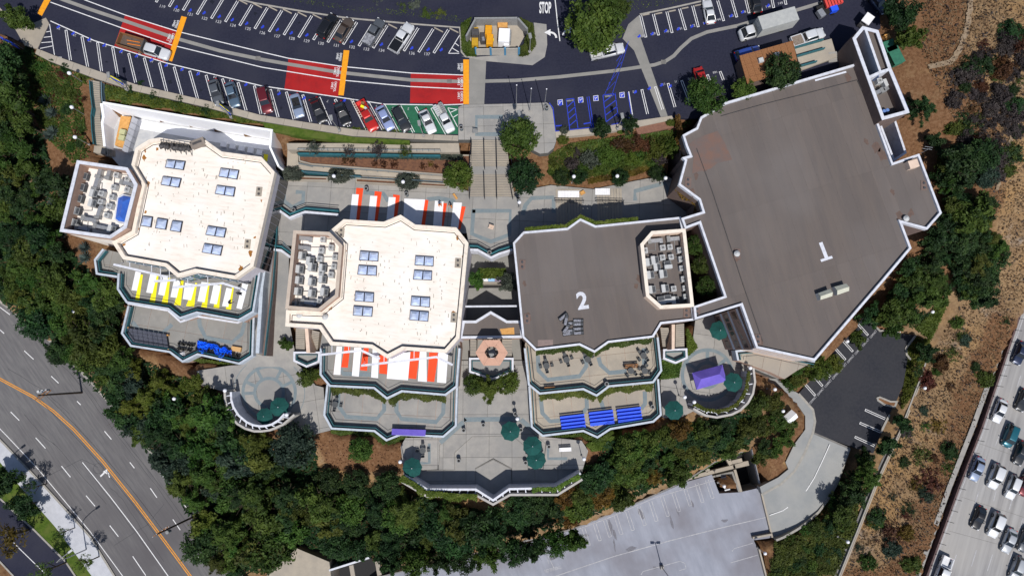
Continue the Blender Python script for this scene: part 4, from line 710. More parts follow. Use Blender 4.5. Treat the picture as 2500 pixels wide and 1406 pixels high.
stairwing('double stairs under the hexagonal canopy', [((1148, 828), (1163, 828), (1163, 873), (1148, 873)), ((1226, 828), (1250, 828), (1250, 873), (1226, 873))], None, [(1145, 873), (1254, 873), (1254, 909), (1203, 927), (1145, 909)], -3.6, -7.0)

# main stairs from forecourt to plaza
ms = thing('main_stairs', 'wide pale concrete stairs with dark handrails in two flights', 'stairs', P(1200, 480, ZU))
for (y0, y1, x0, x1, X0, X1, za, zb_, n) in ((342, 406, 1152, 1236, 1150, 1244, .1, -2.2, 15), (424, 480, 1147, 1250, 1143, 1256, -2.2, ZU, 14)):
    for k in range(n):
        s0, s1 = k/n, (k+1)/n; z = za+(zb_-za)*(k+.6)/n; y = y0+(y1-y0)*s0; y2 = y0+(y1-y0)*s1
        xa, xb = x0+(X0-x0)*s0, x1+(X1-x1)*s0
        build(MB().prism(XY([(xa, y), (xb, y), (xb, y2+.6), (xa, y2+.6)], z), ZU-1, z), 'step', conc_warm, ms)
        build(MB().ribbon(PP([(xa, y2-.2), (xb, y2-.2)], z+.006), .09), 'nosing', conc_dark, ms)
build(MB().prism(XY([(1150, 405), (1245, 405), (1249, 425), (1147, 425)], -2.2), ZU-1, -2.2), 'landing', conc, ms)
CLAMP.append(([(v.x, v.y) for v in (P(1152, 343, 0), P(1236, 343, 0), P(1254, 482, ZU), P(1143, 482, ZU))], ZU-.5))
for xa, xb in ((1181, 1183), (1211, 1213), (1150, 1146), (1240, 1252)):
    for (y0, y1, za, zb_) in ((338, 411, 1.0, -1.3), (419, 484, -1.3, ZU+.9)):
        a, b = P(xa, y0, za), P(xb, y1, zb_); mb = MB().path([a, b], .07)
        for s in (0, .33, .66, 1): q = a.lerp(b, s); mb.tube(q, q-Vector((0, 0, .9)), .05)
        build(mb, 'handrail', rail_m, ms)
# ramps and planters left of the stairs
gw = thing('garden_ramp', 'switchback concrete ramp with planter beds left of the main stairs', 'ramp', P(900, 400, ZU))
build(MB().prism(cpoly([(700, 350), (1120, 350), (1122, 372), (1075, 372), (725, 366), (702, 366)], -.9), ZU-1, -.9), 'upper_ramp', conc_warm, gw)
build(MB().prism(cpoly([(702, 366), (728, 368), (728, 396), (760, 404), (1080, 426), (1080, 440), (760, 420), (700, 414)], -3.2), ZU-1, -3.2), 'lower_ramp', conc_warm, gw)
for q, z in (([(728, 372), (1150, 378), (1150, 420), (1085, 428), (760, 402), (730, 394)], -2.3), ([(690, 424), (745, 430), (800, 432), (800, 442), (690, 440)], -3.9), ([(868, 434), (1092, 448), (1090, 458), (868, 446)], -3.9)):
    b_ = build(MB().prism(cpoly(q, z), ZU-1, z), 'planter_bed', mulch, gw); build(MB().rim(cpoly(q, z+.2), .22, ZU-.8, z+.2), 'planter_kerb', conc_warm, b_)
CLAMP.append(([(v.x, v.y) for v in (P(702, 352, -.9), P(1122, 352, -.9), P(1150, 378, -2.3), P(1150, 460, ZU), P(690, 445, ZU), P(698, 400, -3.2))], ZU-.6))
for pts, z in (([(725, 364), (1075, 367)], -.1), ([(728, 398), (760, 405), (1080, 428)], -2.3), ([(740, 420), (880, 432), (1080, 444)], -2.4)):
    a = PP(pts, z); mb = MB().path(a, .05); n = 24
    for i in range(n+1):
        s = i/n*(len(a)-1); k = min(int(s), len(a)-2); v = a[k].lerp(a[k+1], s-k); mb.tube(v, v-Vector((0, 0, .9)), .03)
    build(mb, 'handrail', rail_blue, gw)
build(MB().rim(XY([(727, 373), (1075, 378)], -.95), -.3, -2.4, -.95, closed=False), 'teal_wall', teal, gw)
build(MB().rim(XY([(735, 416), (880, 428)], -2.9), -.25, ZU, -2.9, closed=False), 'teal_wall', teal, gw)
# two short stair flights with rails at the right of the plaza
for i, (x0, x1, y0, y1, lab) in enumerate(((1356, 1420, 462, 520, 'slatted plaza steps half covered by the wider white cloth'), (1456, 1518, 460, 518, 'slatted plaza steps half covered by the narrower white cloth'))):
    t = thing('plaza_steps', lab, 'stairs', P((x0+x1)/2, 490, ZU)); n = 9
    for k in range(n):
        xa = x0+(x1-x0)*k/n; build(MB().prism(XY([(xa+.6, y0), (xa+(x1-x0)/n-.6, y0), (xa+(x1-x0)/n-.6+3, y1+25), (xa+.6+3, y1+25)], ZU+.12), ZU-.1, ZU+.12), 'step', conc_warm, t)
    mb = MB(); a, b = P(x0, 488, ZU+1), P(x1+6, 489, ZU+1); mb.path([a, b], .06); mb.path([a+Vector((0, -.4, -.1)), b+Vector((0, -.4, -.1))], .05)
    for s in (0, .25, .5, .75, 1): v = a.lerp(b, s); mb.tube(v, (v.x, v.y, ZU), .04)
    build(mb, 'handrail', rail_m, t)
# V-shaped parapets
def vwall(label, pts, z, m2=teal):
    t = thing('parapet_wall', label, 'wall', P(*pts[0], z-1)); e = XY(pts, z)
    build(MB().rim(e, .4, z-3.2, z, closed=False), 'wall', coping_w, t); build(MB().rim([(x, y+.75) for x, y in e], .3, z-1.2, z-.15, closed=False), 'teal_panel', m2, t); build(MB().path([(x, y+1.5, z) for x, y in e], .06), 'handrail', rail_m, t)
vwall('white zigzag parapet at the head of the walk between white blocks', [(668, 508), (706, 535), (745, 520), (825, 527)], ZU+1.0)
vwall('white V-shaped parapet below the pentagon paving', [(1145, 612), (1165, 613), (1199, 632), (1220, 622), (1252, 612)], ZU+1.0)
vwall('white parapet corner halfway down the walk between white blocks', [(668, 612), (685, 614), (707, 630)], ZU+.5)
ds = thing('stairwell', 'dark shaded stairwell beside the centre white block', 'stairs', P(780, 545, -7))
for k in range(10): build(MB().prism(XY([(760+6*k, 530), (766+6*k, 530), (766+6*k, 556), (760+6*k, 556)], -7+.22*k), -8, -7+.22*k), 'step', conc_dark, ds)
# white-walled court north of the left block
ct = thing('white_court', 'sunken court with bright white walls above the left block', 'court', P(440, 330, -6))
ZC0 = -4.9
top_n = [(250, 253), (440, 285), (560, 305), (665, 321)]
build(MB().flat(XY([(250, 253), (665, 321), (675, 425), (640, 450), (330, 450), (262, 372)], ZC0), ZC0), 'floor', mat('court_floor', (.5, .5, .5), (.4, .41, .43), .8), ct)
nw = XY(top_n, 0.1); build(MB().rim(nw[::-1], -.35, ZC0-1, .1, closed=False), 'white_wall', whitewall, ct)
wt_ = [P(x, y, z) for x, y, z in ((250, 253, .1), (255, 285, -1.4), (252, 300, -1.7), (258, 358, -2.6))]; vv = []
for v in wt_: vv += [v, Vector((v.x, v.y, ZC0-1)), v-Vector((.4, 0, 0)), Vector((v.x-.4, v.y, ZC0-1))]
quad('white_floor', [(296, 281), (378, 300), (519, 322), (664, 345), (664, 368), (520, 347), (392, 324), (330, 313)], ZC0+.012, whitewall, ct)
build(MB().add(vv, [f for i in range(3) for f in ((4*i, 4*i+1, 4*i+5, 4*i+4), (4*i+2, 4*i, 4*i+4, 4*i+6), (4*i+3, 4*i+2, 4*i+6, 4*i+7))]), 'white_wall', whitewall, ct)
ew = XY([(665, 321), (662, 360), (682, 405)], .1); build(MB().rim(ew, -.35, ZC0-1, .1, closed=False), 'white_wall', whitewall, ct)
CLAMP.append(([(v.x, v.y) for v in (P(252, 256, .1), P(440, 288, .1), P(560, 308, .1), P(662, 324, .1), P(675, 400, -4), P(640, 430, -6), P(330, 440, -8), P(262, 362, -4))], ZC0-.6))
for k in range(5): v = P(545+22*k, 352+5*k, ZC0+.5); build(MB().box(v.x, v.y, ZC0+.25, 1.0, .9, .5, R(-10)), 'seat_block', whitewall, ct)
quad('yellow_mat', [(644, 376), (655, 378), (652, 397), (643, 394)], ZC0+.02, yellow_p, ct)
sl = thing('wooden_stage', 'orange wooden stage with two pale boxes inside the white court', 'stage', P(305, 320, ZC0))
build(MB().prism(cpoly([(295, 283), (320, 286), (301, 360), (280, 355)], ZC0+1.0), ZC0, ZC0+1.0), 'deck', wood_l, sl)
for x, y in ((298, 322), (296, 336)): v = P(x, y, ZC0+1.6); build(MB().box(v.x, v.y, ZC0+1.3, 1.0, .9, .6, R(-12)), 'box', mat('pale_green_box', (.45, .45, .25)), sl)
for k in range(6):
    a, b = (323-4.7*k*.9, 284+14*k), (337-4.4*k, 292+14*k); c_, d_ = (337-4.4*(k+.95), 292+14*(k+.95)), (323-4.7*.9*(k+.95), 284+14*(k+.95))
    build(MB().prism(cpoly([a, b, c_, d_], ZC0+1.2), ZC0+.05, ZC0+1.2), 'side_panel', mat('stage_grey', (.36, .37, .41), (.3, .31, .35), 1), sl)
# west stairs along the court
wsr = thing('hillside_stairs', 'long grey stairs with teal railings along the white court', 'stairs', P(228, 280, -4))
WP = [((222, 196), (243, 200)), ((225, 232), (244, 235)), ((229, 262), (247, 262)), ((226, 282), (244, 282)), ((228, 320), (248, 320)), ((232, 352), (253, 356))]
nst = 34
for k in range(nst):
    s = k/nst*5; i = min(int(s), 4); f_ = s-i; s2 = (k+1)/nst*5; i2 = min(int(s2), 4); f2 = s2-i2
    L = lambda e, i, f: (WP[i][e][0]+(WP[i+1][e][0]-WP[i][e][0])*f, WP[i][e][1]+(WP[i+1][e][1]-WP[i][e][1])*f)
    z = -.0-4.2*k/nst; build(MB().prism(XY([L(0, i, f_), L(1, i, f_), L(1, i2, f2), L(0, i2, f2)], z), z-1.6, z), 'step', conc_warm, wsr); build(MB().ribbon(PP([L(0, i2, f2), L(1, i2, f2)], z+.006), .1), 'nosing', conc_dark, wsr)
build(MB().prism(cpoly([(230, 356), (256, 356), (262, 378), (228, 372)], -4.3), -6, -4.3), 'landing', conc_warm, wsr)
for k in range(11): z = -4.3-.16*k; build(MB().prism(XY([(258+5.6*k, 362+1.6*k), (264+5.6*k, 363.6+1.6*k), (264+5.6*k, 381+.8*k), (258+5.6*k, 380+.8*k)], z), z-1.5, z), 'step', conc_warm, wsr)
CLAMP.append(([(v.x, v.y) for v in (P(222, 215, -1), P(244, 215, -1), P(256, 356, -4.3), P(330, 392, -6), P(330, 402, -6), P(228, 374, -4.3))], -6.5))
for e, m in ((0, teal), (1, rail_blue)):
    pts = [P(w_[e][0]+(-4 if e == 0 else 4), w_[e][1], -.0-4.2*i/5+.9) for i, w_ in enumerate(WP)]
    build(MB().rim([(v.x, v.y) for v in pts], .2, -6.5, -.2 if e == 0 else -3.8, closed=False) if False else MB().path(pts, .09), 'railing', m, wsr)
    mb = MB()
    for a, b in zip(pts, pts[1:]):
        mb.add([a, b, b-Vector((0, 0, 1.0)), a-Vector((0, 0, 1.0))], [(0, 1, 2, 3)])
    build(mb, 'rail_panel', m, wsr)
# steep bank with tilted lettering on top of left block
sg = thing('rooftop_sign', 'dark three-dimensional letters standing on the roof edge of the left block', 'sign', P(430, 355, ZA))
for i, (ch, x, y) in enumerate([('M', 398, 351), ('I', 409, 353), ('L', 418, 353), ('K', 429, 355), ('E', 441, 356), ('N', 455, 358)]):
    o = txt(ch, 'sign_letter', sign_grey, x, y, ZA+1.2, 16, 0, sg, bold=.03); me = o.data
    me.transform(Matrix.Rotation(math.pi, 4, 'Z') @ Matrix.Rotation(R(38), 4, 'X')); md = o.modifiers.new('depth', 'SOLIDIFY'); md.thickness = .7
mb = MB()
for x in (392, 405, 418, 431, 444, 458): a = P(x, 341+.18*(x-392), ZA+1.9); mb.tube(a, (a.x-.1, a.y-1.3, ZA), .06)
mb.path([P(392, 341, ZA+1.9), P(462, 353, ZA+1.9)], .07); mb.path([P(392, 349, ZA+.7), P(462, 361, ZA+.7)], .07); build(mb, 'frame', sign_grey, sg)
v = P(481, 348, ZA+1); build(MB().box(v.x, v.y, ZA+.5, 2.4, 1.2, 1.0, R(22)), 'sign_box', mat('sign_box', (.26, .22, .19), (.2, .17, .15), 1), sg); build(MB().box(v.x, v.y, ZA+1.02, 1.6, .4, .06, R(22)), 'sign_slot', sign_grey, sg)
# ---------------------------------------------------------------- parking garage
G = thing('parking_garage', 'pale grey parking garage deck with faint stall lines', 'building', P(1600, 1300, ZG-6))
gp = [(900, 1440), (960, 1398), (1060, 1378), (1200, 1350), (1401, 1292), (1540, 1236), (1675, 1176), (1738, 1158), (1756, 1204), (1808, 1201), (1854, 1190), (1884, 1312), (1840, 1318), (1850, 1340), (1885, 1480), (880, 1480)]
q = cpoly(gp, ZG); build(MB().prism(q, ZG-9, ZG), 'deck', garage_m, G); CLAMP.append((q, ZG-8))
def gl(*pts, w_=.1, m=wpaint_worn): build(MB().ribbon(PP(pts, ZG+.006), w_), 'stall_line', m, G)
for x, y, L in [(1420, 1287, 48), (1447, 1275, 48), (1472, 1266, 48), (1499, 1258, 50), (1527, 1248, 50), (1556, 1236, 50), (1584, 1224, 52), (1612, 1212, 52), (1640, 1202, 50), (1668, 1190, 48), (1697, 1180, 50), (1722, 1172, 48)]:
    gl((x, y), (x+.3*L, y+.93*L)); gl((x+7, y-2), (x+7+.3*L, y-2+.93*L)); gl((x+.3*L, y+.93*L), (x+7+.3*L, y-2+.93*L))
gl((1355, 1406), (1500, 1357), (1640, 1318), (1760, 1288), (1870, 1262), w_=.13); gl((1400, 1295), (1480, 1266), (1600, 1214), (1745, 1172))
gl((1565, 1402), (1570, 1394), (1660, 1369), (1672, 1374), (1675, 1387), (1658, 1392)); gl((1787, 1345), (1793, 1338), (1838, 1325)); gl((1784, 1373), (1850, 1354)); gl((1340, 1375), (1330, 1340), (1352, 1385))
txt('NO PARKING', 'deck_lettering', wpaint_worn, 1350, 1389, ZG+.01, 8, 14, G, sx=.6)
for x, y, r_, st_, a_ in ((1490, 1285, .5, 3.5, -80), (1500, 1305, .35, 4, -75), (1565, 1255, .5, 2.4, -60), (1600, 1385, .4, 1.5, 0), (1500, 1330, .25, 5, -80), (1640, 1275, .3, 5, -75), (1655, 1250, .25, 4, -70), (1430, 1305, .35, 2, 20), (1690, 1230, .3, 3, -70), (1350, 1360, .5, 2, 15), (1770, 1270, .4, 2, 10), (1540, 1340, .6, 2, 15)): stain(G, x, y, ZG+.004, r_, mat('deck_stain', (.13, .13, .15), (.17, .17, .2), 3), 'oil_stain', st_, R(a_))
e = XY([(930, 1408), (1060, 1377), (1401, 1291), (1540, 1235), (1675, 1174), (1745, 1128), (1835, 1094), (1858, 1190)], ZG+.9)
for h_ in (.3, .6, .9): build(MB().path([(x, y, ZG+h_) for x, y in e], .06), 'railing', steel, G)
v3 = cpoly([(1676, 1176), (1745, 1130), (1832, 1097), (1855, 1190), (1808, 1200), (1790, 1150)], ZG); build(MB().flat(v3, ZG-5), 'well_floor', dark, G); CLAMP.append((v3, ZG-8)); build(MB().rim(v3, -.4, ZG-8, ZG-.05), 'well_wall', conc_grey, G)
for a, b, w_ in (((1668, 1170), (1795, 1138), .7), ((1794, 1146), (1810, 1202), .5), ((1775, 1115), (1785, 1134), .8), ((1790, 1138), (1828, 1130), .9), ((1788, 1129), (1812, 1123), .8), ((1722, 1140), (1730, 1150), .8)): build(MB().prism([(t.x, t.y) for t in (lambda A_, B_, n_: (A_+n_, B_+n_, B_-n_, A_-n_))(P(*a, ZG), P(*b, ZG), (lambda d: Vector((-d.y, d.x, 0)).normalized()*w_/2)(P(*b, ZG)-P(*a, ZG)))], ZG-.7, ZG-.02), 'beam', conc_warm, G)
for k in range(8): z = ZG-.2*k; build(MB().prism(XY([(1757+1.6*k*-1+13, 1198-5*k), (1757-1.6*k+26, 1195-5*k), (1757-1.6*k+25, 1192-5*k), (1757-1.6*k+12, 1195-5*k)], z), z-.12, z), 'stair_tread', steel, G)
gs = XY([(1839, 1315), (1886, 1306)], ZG+.9); build(MB().rim(gs, .35, ZG-8, ZG+.9, closed=False), 'end_wall', conc_warm, G)
e = XY([(1854, 1188), (1884, 1312)], ZG+.6); build(MB().rim(e, .3, ZG-2, ZG+.6, closed=False), 'side_wall', conc_warm, G); build(MB().rim(XY([(1852, 1340), (1888, 1480)], ZG+.8), .3, ZG-8, ZG+.8, closed=False), 'side_wall', conc_warm, G)
dk = thing('garage_entry', 'beige concrete deck at the bottom edge beside the trees', 'deck', P(730, 1380, -20))
q = cpoly([(640, 1440), (653, 1400), (725, 1338), (756, 1351), (804, 1371), (812, 1440)], -19.5); build(MB().prism(q, -28, -19.5), 'slab', conc_warm, dk); CLAMP.append((q, -24))
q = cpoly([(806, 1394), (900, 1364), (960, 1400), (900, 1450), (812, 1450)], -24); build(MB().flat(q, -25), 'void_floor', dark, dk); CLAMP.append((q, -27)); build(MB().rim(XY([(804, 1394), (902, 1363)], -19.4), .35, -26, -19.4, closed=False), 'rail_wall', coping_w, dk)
for x, y in ((857, 1382), (920, 1372)): v = P(x+4, y+14, -20.5); build(MB().box(v.x, v.y, -20.6, .8, 2.6, .6, R(12)), 'beam', conc_warm, dk)
# ---------------------------------------------------------------- equipment yard at the top
Y = thing('equipment_yard', 'walled equipment yard with grey block walls and beige front gates', 'enclosure', P(1215, 90, 0))
yp = [(1136, 90), (1152, 55), (1263, 51), (1288, 75), (1268, 118), (1160, 118)]
CLAMP.append((XY(yp, 0), -.5))
build(MB().prism(cpoly([(1138, 88), (1155, 58), (1262, 53), (1286, 78), (1266, 116), (1162, 116)], .05), -.5, .05), 'floor', conc_warm, Y)
for a, b in (((1158, 47), (1263, 46)), ((1263, 46), (1286, 72)), ((1158, 47), (1136, 88))): build(MB().rim(XY([a, b], 2.3), .3, -.3, 2.3, closed=False), 'block_wall', hvac, Y)
for i, (a, b) in enumerate((((1162, 119), (1195, 118.5)), ((1200, 118.5), (1231, 118)), ((1235, 118), (1266, 117.5)))): build(MB().rim(XY([a, b], 2.2), -.15, .05, 2.2, closed=False), 'gate', mat('gate_beige', (.40, .37, .33), (.35, .33, .3), 1), Y)
for x in (1161.5, 1197.5, 1233, 1267): v = P(x, 118.2, 2.3); build(MB().box(v.x, v.y, 1.15, .35, .3, 2.4), 'gate_post', mat('blue_post', (.06, .2, .34)), Y)
# pergolas: two parallel rims with cross ties
def pergola(label, inner, outer, zi, zb, ties, cols):
    t = thing('pergola', label, 'pergola', P(*inner[0], zb)); I = PP(inner, zi); O = PP(outer, zi)
    build(MB().rim([(v.x, v.y) for v in I], .35, zb, zi, closed=False), 'inner_shadow_wall', coping_w, t); build(MB().rim([(v.x, v.y) for v in O], .35, zb-2, zi+.02, closed=False), 'outer_wall', mat('pergola_stone', (.42, .4, .38), (.36, .34, .32), 1), t)  # inner rim made solid to the floor so its cast shadow has no gaps
    def along(V, s):
        L = [(b-a).length for a, b in zip(V, V[1:])]; d = s*sum(L)
        for a, b, l in zip(V, V[1:], L):
            if d <= l: return a.lerp(b, d/l)
            d -= l
        return V[-1]
    for k in range(ties):
        s = (k+.5)/ties; a, b = along(I, s), along(O, s); build(MB().ribbon([a+Vector((0, 0, -.08)), a.lerp(b, .98)+Vector((0, 0, -.3))], .16), 'tie', coping_w, t)
    for k in range(cols): a = along(I, (k+.5)/cols); build(MB().box(a.x, a.y, (zi-.7+zb)/2, .4, .4, zi-.7-zb), 'column', mat('pergola_stone', (.42, .4, .38)), t)
    return t
pergola('curved white pergola around the left round plaza', [(561, 957), (562, 976), (567, 994), (580, 1015), (600, 1032), (617, 1040), (634, 1043), (650, 1042), (664, 1038), (681, 1028), (696, 1012)], [(546, 957), (547, 976), (552, 996), (562, 1017), (577, 1036), (597, 1048), (620, 1055), (640, 1055), (660, 1052), (692, 1038), (720, 1014)], -4.6, ZS, 12, 7)
pergola('curved white pergola around the right round plaza', [(1825, 906), (1824, 930), (1820, 953), (1810, 974), (1793, 990), (1772, 1000), (1750, 1004), (1720, 1000), (1692, 985)], [(1837, 898), (1841, 932), (1836, 960), (1824, 982), (1806, 999), (1786, 1009), (1750, 1016), (1725, 1012), (1694, 995)], -4.8, ZS, 9, 6)
pergola('zigzag white pergola along the south edge of the stepped court', [(987, 1163), (1042, 1197), (1161, 1197), (1204, 1224), (1244, 1196), (1359, 1193), (1419, 1157)], [(980, 1178), (1042, 1214), (1163, 1212), (1204, 1234), (1246, 1210), (1362, 1210), (1423, 1172)], -4.9, -9, 24, 12)
# white zigzag canopy beams on poles over the striped terraces
def canopy(label, lines, zc, zf):
    t = thing('shade_structure', label, 'shade structure', P(*lines[0][0], zf))
    for pts in lines:
        e = XY(pts, zc); build(MB().rim(e, .36, zc-.3, zc, closed=False), 'beam', coping_w, t)
        for x, y in pts[:2]: v = P(x, y, zc); build(MB().tube((v.x, v.y+.2, zc-.3), (v.x, v.y+.9, zf), .07), 'post', coping_w, t)
        for s in (.3, .7): v = P(*pts[0], zc).lerp(P(*pts[1], zc), s); build(MB().tube((v.x, v.y+.1, zc-.15), (v.x+.1, v.y+2.2, zc+.4), .06), 'strut', coping_w, t)
canopy('white zigzag canopy beams over the orange-striped terrace', [[(779, 869), (881, 858), (926, 878)], [(882, 895), (1065, 874), (1104, 893)]], -.3, -3.2)
canopy('white zigzag canopy beams over the yellow-striped terrace', [[(276, 648), (409, 679)], [(375, 689), (429, 686)], [(421, 704), (543, 694), (600, 712)]], -.3, -3.2)
stripes_n = thing('striped_floor_panels', 'white and red floor panels laid out north of the centre block', 'floor panels', P(980, 500, ZU))
stripes(stripes_n, [[(870, 459), (887, 460), (877, 540), (864, 540)], [(915, 467), (932, 469), (921, 542), (908, 542)], [(960, 475), (976, 477), (968, 542), (955, 541)], [(1038, 488), (1046, 489), (1037, 552), (1028, 551)], [(1083, 496), (1091, 497), (1082, 557), (1072, 556)], [(1127, 504), (1137, 505), (1124, 560), (1114, 558)]], ZU, orange_p, 'red_panel')
stripes(stripes_n, [[(860, 474), (876, 475), (869, 540), (853, 539)], [(904, 478), (921, 479), (914, 542), (897, 541)], [(949, 481), (966, 482), (960, 541), (943, 540)], [(987, 485), (1038, 487), (1028, 552), (984, 545)], [(1062, 490), (1083, 492), (1078, 556), (1057, 553)], [(1107, 494), (1128, 495), (1118, 559), (1100, 557)]], ZU+.03, white_cloth, 'white_panel')
# ================================================================== terrain
TC_ = [(-300, -300, 2), (1000, -300, 4), (2700, -300, 2), (0, -60, 0), (600, -40, 1.2), (1000, 20, 1.2), (1200, 10, 1.5), (1330, 0, 0), (1640, -10, 1.5), (2000, -60, .5), (60, 60, 0), (0, 130, -1), (100, 150, -.6), (300, 225, -.4), (500, 275, -.5), (640, 305, -.6), (830, 330, -.4), (1000, 345, -.6),
 (100, 250, -2.5), (180, 220, -1.2), (60, 350, -5), (150, 350, -5), (20, 450, -9), (120, 500, -8), (0, 580, -12), (200, 620, -9), (240, 700, -10), (100, 650, -13), (0, 690, -17), (120, 780, -17), (250, 780, -12), (330, 880, -12), (280, 900, -16), (200, 900, -20), (400, 950, -14), (340, 1050, -20), (460, 1200, -20), (500, 1050, -15), (520, 940, -8.5), (600, 1070, -11), (700, 1075, -9.5), (780, 1070, -9), (860, 1090, -9), (960, 1100, -9), (960, 1180, -10.5), (860, 1170, -12), (700, 1180, -15), (600, 1200, -18), (560, 1320, -20), (700, 1320, -20), (850, 1280, -18), (1050, 1240, -12.5), (1000, 1330, -20), (1200, 1260, -12.5), (1200, 1330, -20), (1300, 1240, -12), (1420, 1200, -11.5), (1350, 1280, -19), (1460, 1090, -9), (1500, 1120, -11), (1600, 1060, -9), (1550, 1200, -19), (1690, 1030, -9), (1650, 1100, -14), (1700, 1130, -19), (1780, 1050, -11), (1850, 1000, -12), (1870, 960, -13), (1920, 1000, -17), (1900, 1100, -18), (1830, 1080, -17), (1940, 925, -17),
 (1960, 890, -16), (2060, 790, -16), (2150, 740, -16), (2180, 680, -13), (2250, 760, -18), (2240, 620, -9), (2310, 560, -7), (2300, 420, -4), (2230, 300, -1.5), (2200, 180, -.5), (2180, 60, 0), (2300, 40, 1), (2480, 40, 2), (2400, 200, .5), (2330, 330, -2), (2480, 350, -2), (2420, 480, -5), (2490, 560, -9), (2400, 640, -12), (2350, 750, -17), (2450, 700, -16), (2330, 850, -19), (2400, 900, -19.5), (2250, 1000, -19.5), (2180, 1150, -19.8), (2080, 1250, -20), (1980, 1330, -20.5), (2200, 1300, -19.5), (2100, 1450, -19.5), (1950, 1450, -21), (3000, 300, -5),
 (1400, 330, -.6), (1560, 330, -.6), (1650, 330, -1), (1420, 400, -2.3), (1560, 390, -2.2), (1640, 390, -3.4), (1340, 400, -2.6), (1380, 440, -3.8), (1540, 425, -3.8), (1290, 330, 0), (1290, 460, -4.4), (1700, 640, -6), (1180, 690, -8.3), (1640, 850, -8.3), (1650, 910, -8.3), (740, 910, -8.3), (1200, 950, -8.3), (0, 1406, -20), (-300, 800, -20), (300, 1700, -20), (1500, 1700, -22), (2500, 1700, -20), (3200, 1000, -20), (-300, 400, -12), (700, 840, -7.5), (700, 330, -1)]
pts = np.array([tuple(P(x, y, z)) for x, y, z in TC_])
def kern(d): return d
K_ = kern(np.linalg.norm(pts[:, None, :2]-pts[None, :, :2], axis=2)); n_ = len(pts)
Am = np.zeros((n_+3, n_+3)); Am[:n_, :n_] = K_+np.eye(n_)*.0; Am[:n_, n_] = 1; Am[:n_, n_+1:] = pts[:, :2]; Am[n_, :n_] = 1; Am[n_+1:, :n_] = pts[:, :2].T
sol = np.linalg.solve(Am, np.concatenate([pts[:, 2], [0, 0, 0]]))
def terr(x, y):
    x = np.asarray(x, float).ravel(); y = np.asarray(y, float).ravel()
    xc, yc = np.clip(x, -150, 150), np.clip(y, -105, 150)
    d = np.sqrt((xc[:, None]-pts[None, :, 0])**2+(yc[:, None]-pts[None, :, 1])**2)
    return np.clip(d@sol[:n_]+sol[n_]+xc*sol[n_+1]+yc*sol[n_+2], -21.5, 4)
gx = np.concatenate([[-900, -500, -300, -200, -160], np.arange(-130, 130.1, .9), [160, 200, 300, 500, 900]]); gy = np.concatenate([[-900, -500, -300, -200, -130], np.arange(-90, 120.1, .9), [150, 200, 300, 500, 900]])
GX, GY = np.meshgrid(gx, gy); fx, fy = GX.ravel(), GY.ravel()
GZ = np.concatenate([terr(fx[i:i+20000], fy[i:i+20000]) for i in range(0, len(fx), 20000)])
GZ += .12*np.sin(fx*.9+1.3*np.sin(fy*.7))*np.cos(fy*.8)
for poly, z in CLAMP:
    k = inpoly(fx, fy, poly)
    for dx, dy in ((.9, 0), (-.9, 0), (0, .9), (0, -.9)): k |= inpoly(fx+dx, fy+dy, poly)
    GZ[k] = np.minimum(GZ[k], z)
nx, ny = len(gx), len(gy); GZ2 = GZ.reshape(ny, nx)
def gz(x, y):
    i = int(np.clip(np.searchsorted(gx, x)-1, 0, nx-2)); j = int(np.clip(np.searchsorted(gy, y)-1, 0, ny-2)); u = min(max((x-gx[i])/(gx[i+1]-gx[i]), 0), 1); v = min(max((y-gy[j])/(gy[j+1]-gy[j]), 0), 1)
    return float((GZ2[j, i]*(1-u)+GZ2[j, i+1]*u)*(1-v)+(GZ2[j+1, i]*(1-u)+GZ2[j+1, i+1]*u)*v)
# what covers the soil, read as a point attribute: 0 bare brown soil, 1 dry straw grass, 2 leaf litter, 3 pale dust
zones = [([(2235, -40), (2600, -40), (2600, 760), (2500, 730), (2440, 900), (2385, 1050), (2330, 1200), (2240, 1420), (2050, 1420), (2120, 1240), (2200, 1050), (2280, 830), (2320, 740), (2420, 620), (2400, 420), (2330, 300), (2260, 180)], 1, -10), ([(2260, -20), (2345, -20), (2330, 90), (2300, 150), (2245, 130)], 0, 0)]
att = np.full(len(fx), 2.0)*0+0.3
for poly, v, z in zones: att[inpoly(fx, fy, XY(poly, z))] = v
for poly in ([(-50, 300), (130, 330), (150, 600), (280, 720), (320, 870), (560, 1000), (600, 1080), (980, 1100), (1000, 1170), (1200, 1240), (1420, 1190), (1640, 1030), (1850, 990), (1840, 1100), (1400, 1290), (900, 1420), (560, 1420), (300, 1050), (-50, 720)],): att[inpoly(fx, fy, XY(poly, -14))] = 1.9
att[inpoly(fx, fy, XY([(770, 1052), (985, 1075), (985, 1165), (780, 1165)], -9.5))] = -.2
ab = att.reshape(ny, nx)
for _ in range(6): ab = (ab+np.roll(ab, 1, 0)+np.roll(ab, -1, 0)+np.roll(ab, 1, 1)+np.roll(ab, -1, 1))/5
att = ab.ravel()
me = bpy.data.meshes.new('ground'); fs = [(j*nx+i, j*nx+i+1, (j+1)*nx+i+1, (j+1)*nx+i) for j in range(ny-1) for i in range(nx-1)]
me.from_pydata(list(zip(fx.tolist(), fy.tolist(), GZ.tolist())), [], fs); me.attributes.new('cover', 'FLOAT', 'POINT').data.foreach_set('value', att.astype(np.float32)); me.polygons.foreach_set('use_smooth', [True]*len(fs))
gm = bpy.data.materials.new('ground_cover'); gm.use_nodes = True; n = gm.node_tree.nodes; l = gm.node_tree.links; b = n['Principled BSDF']; b.inputs['Roughness'].default_value = 1; b.inputs['Specular IOR Level'].default_value = .1
geo = n.new('ShaderNodeNewGeometry')
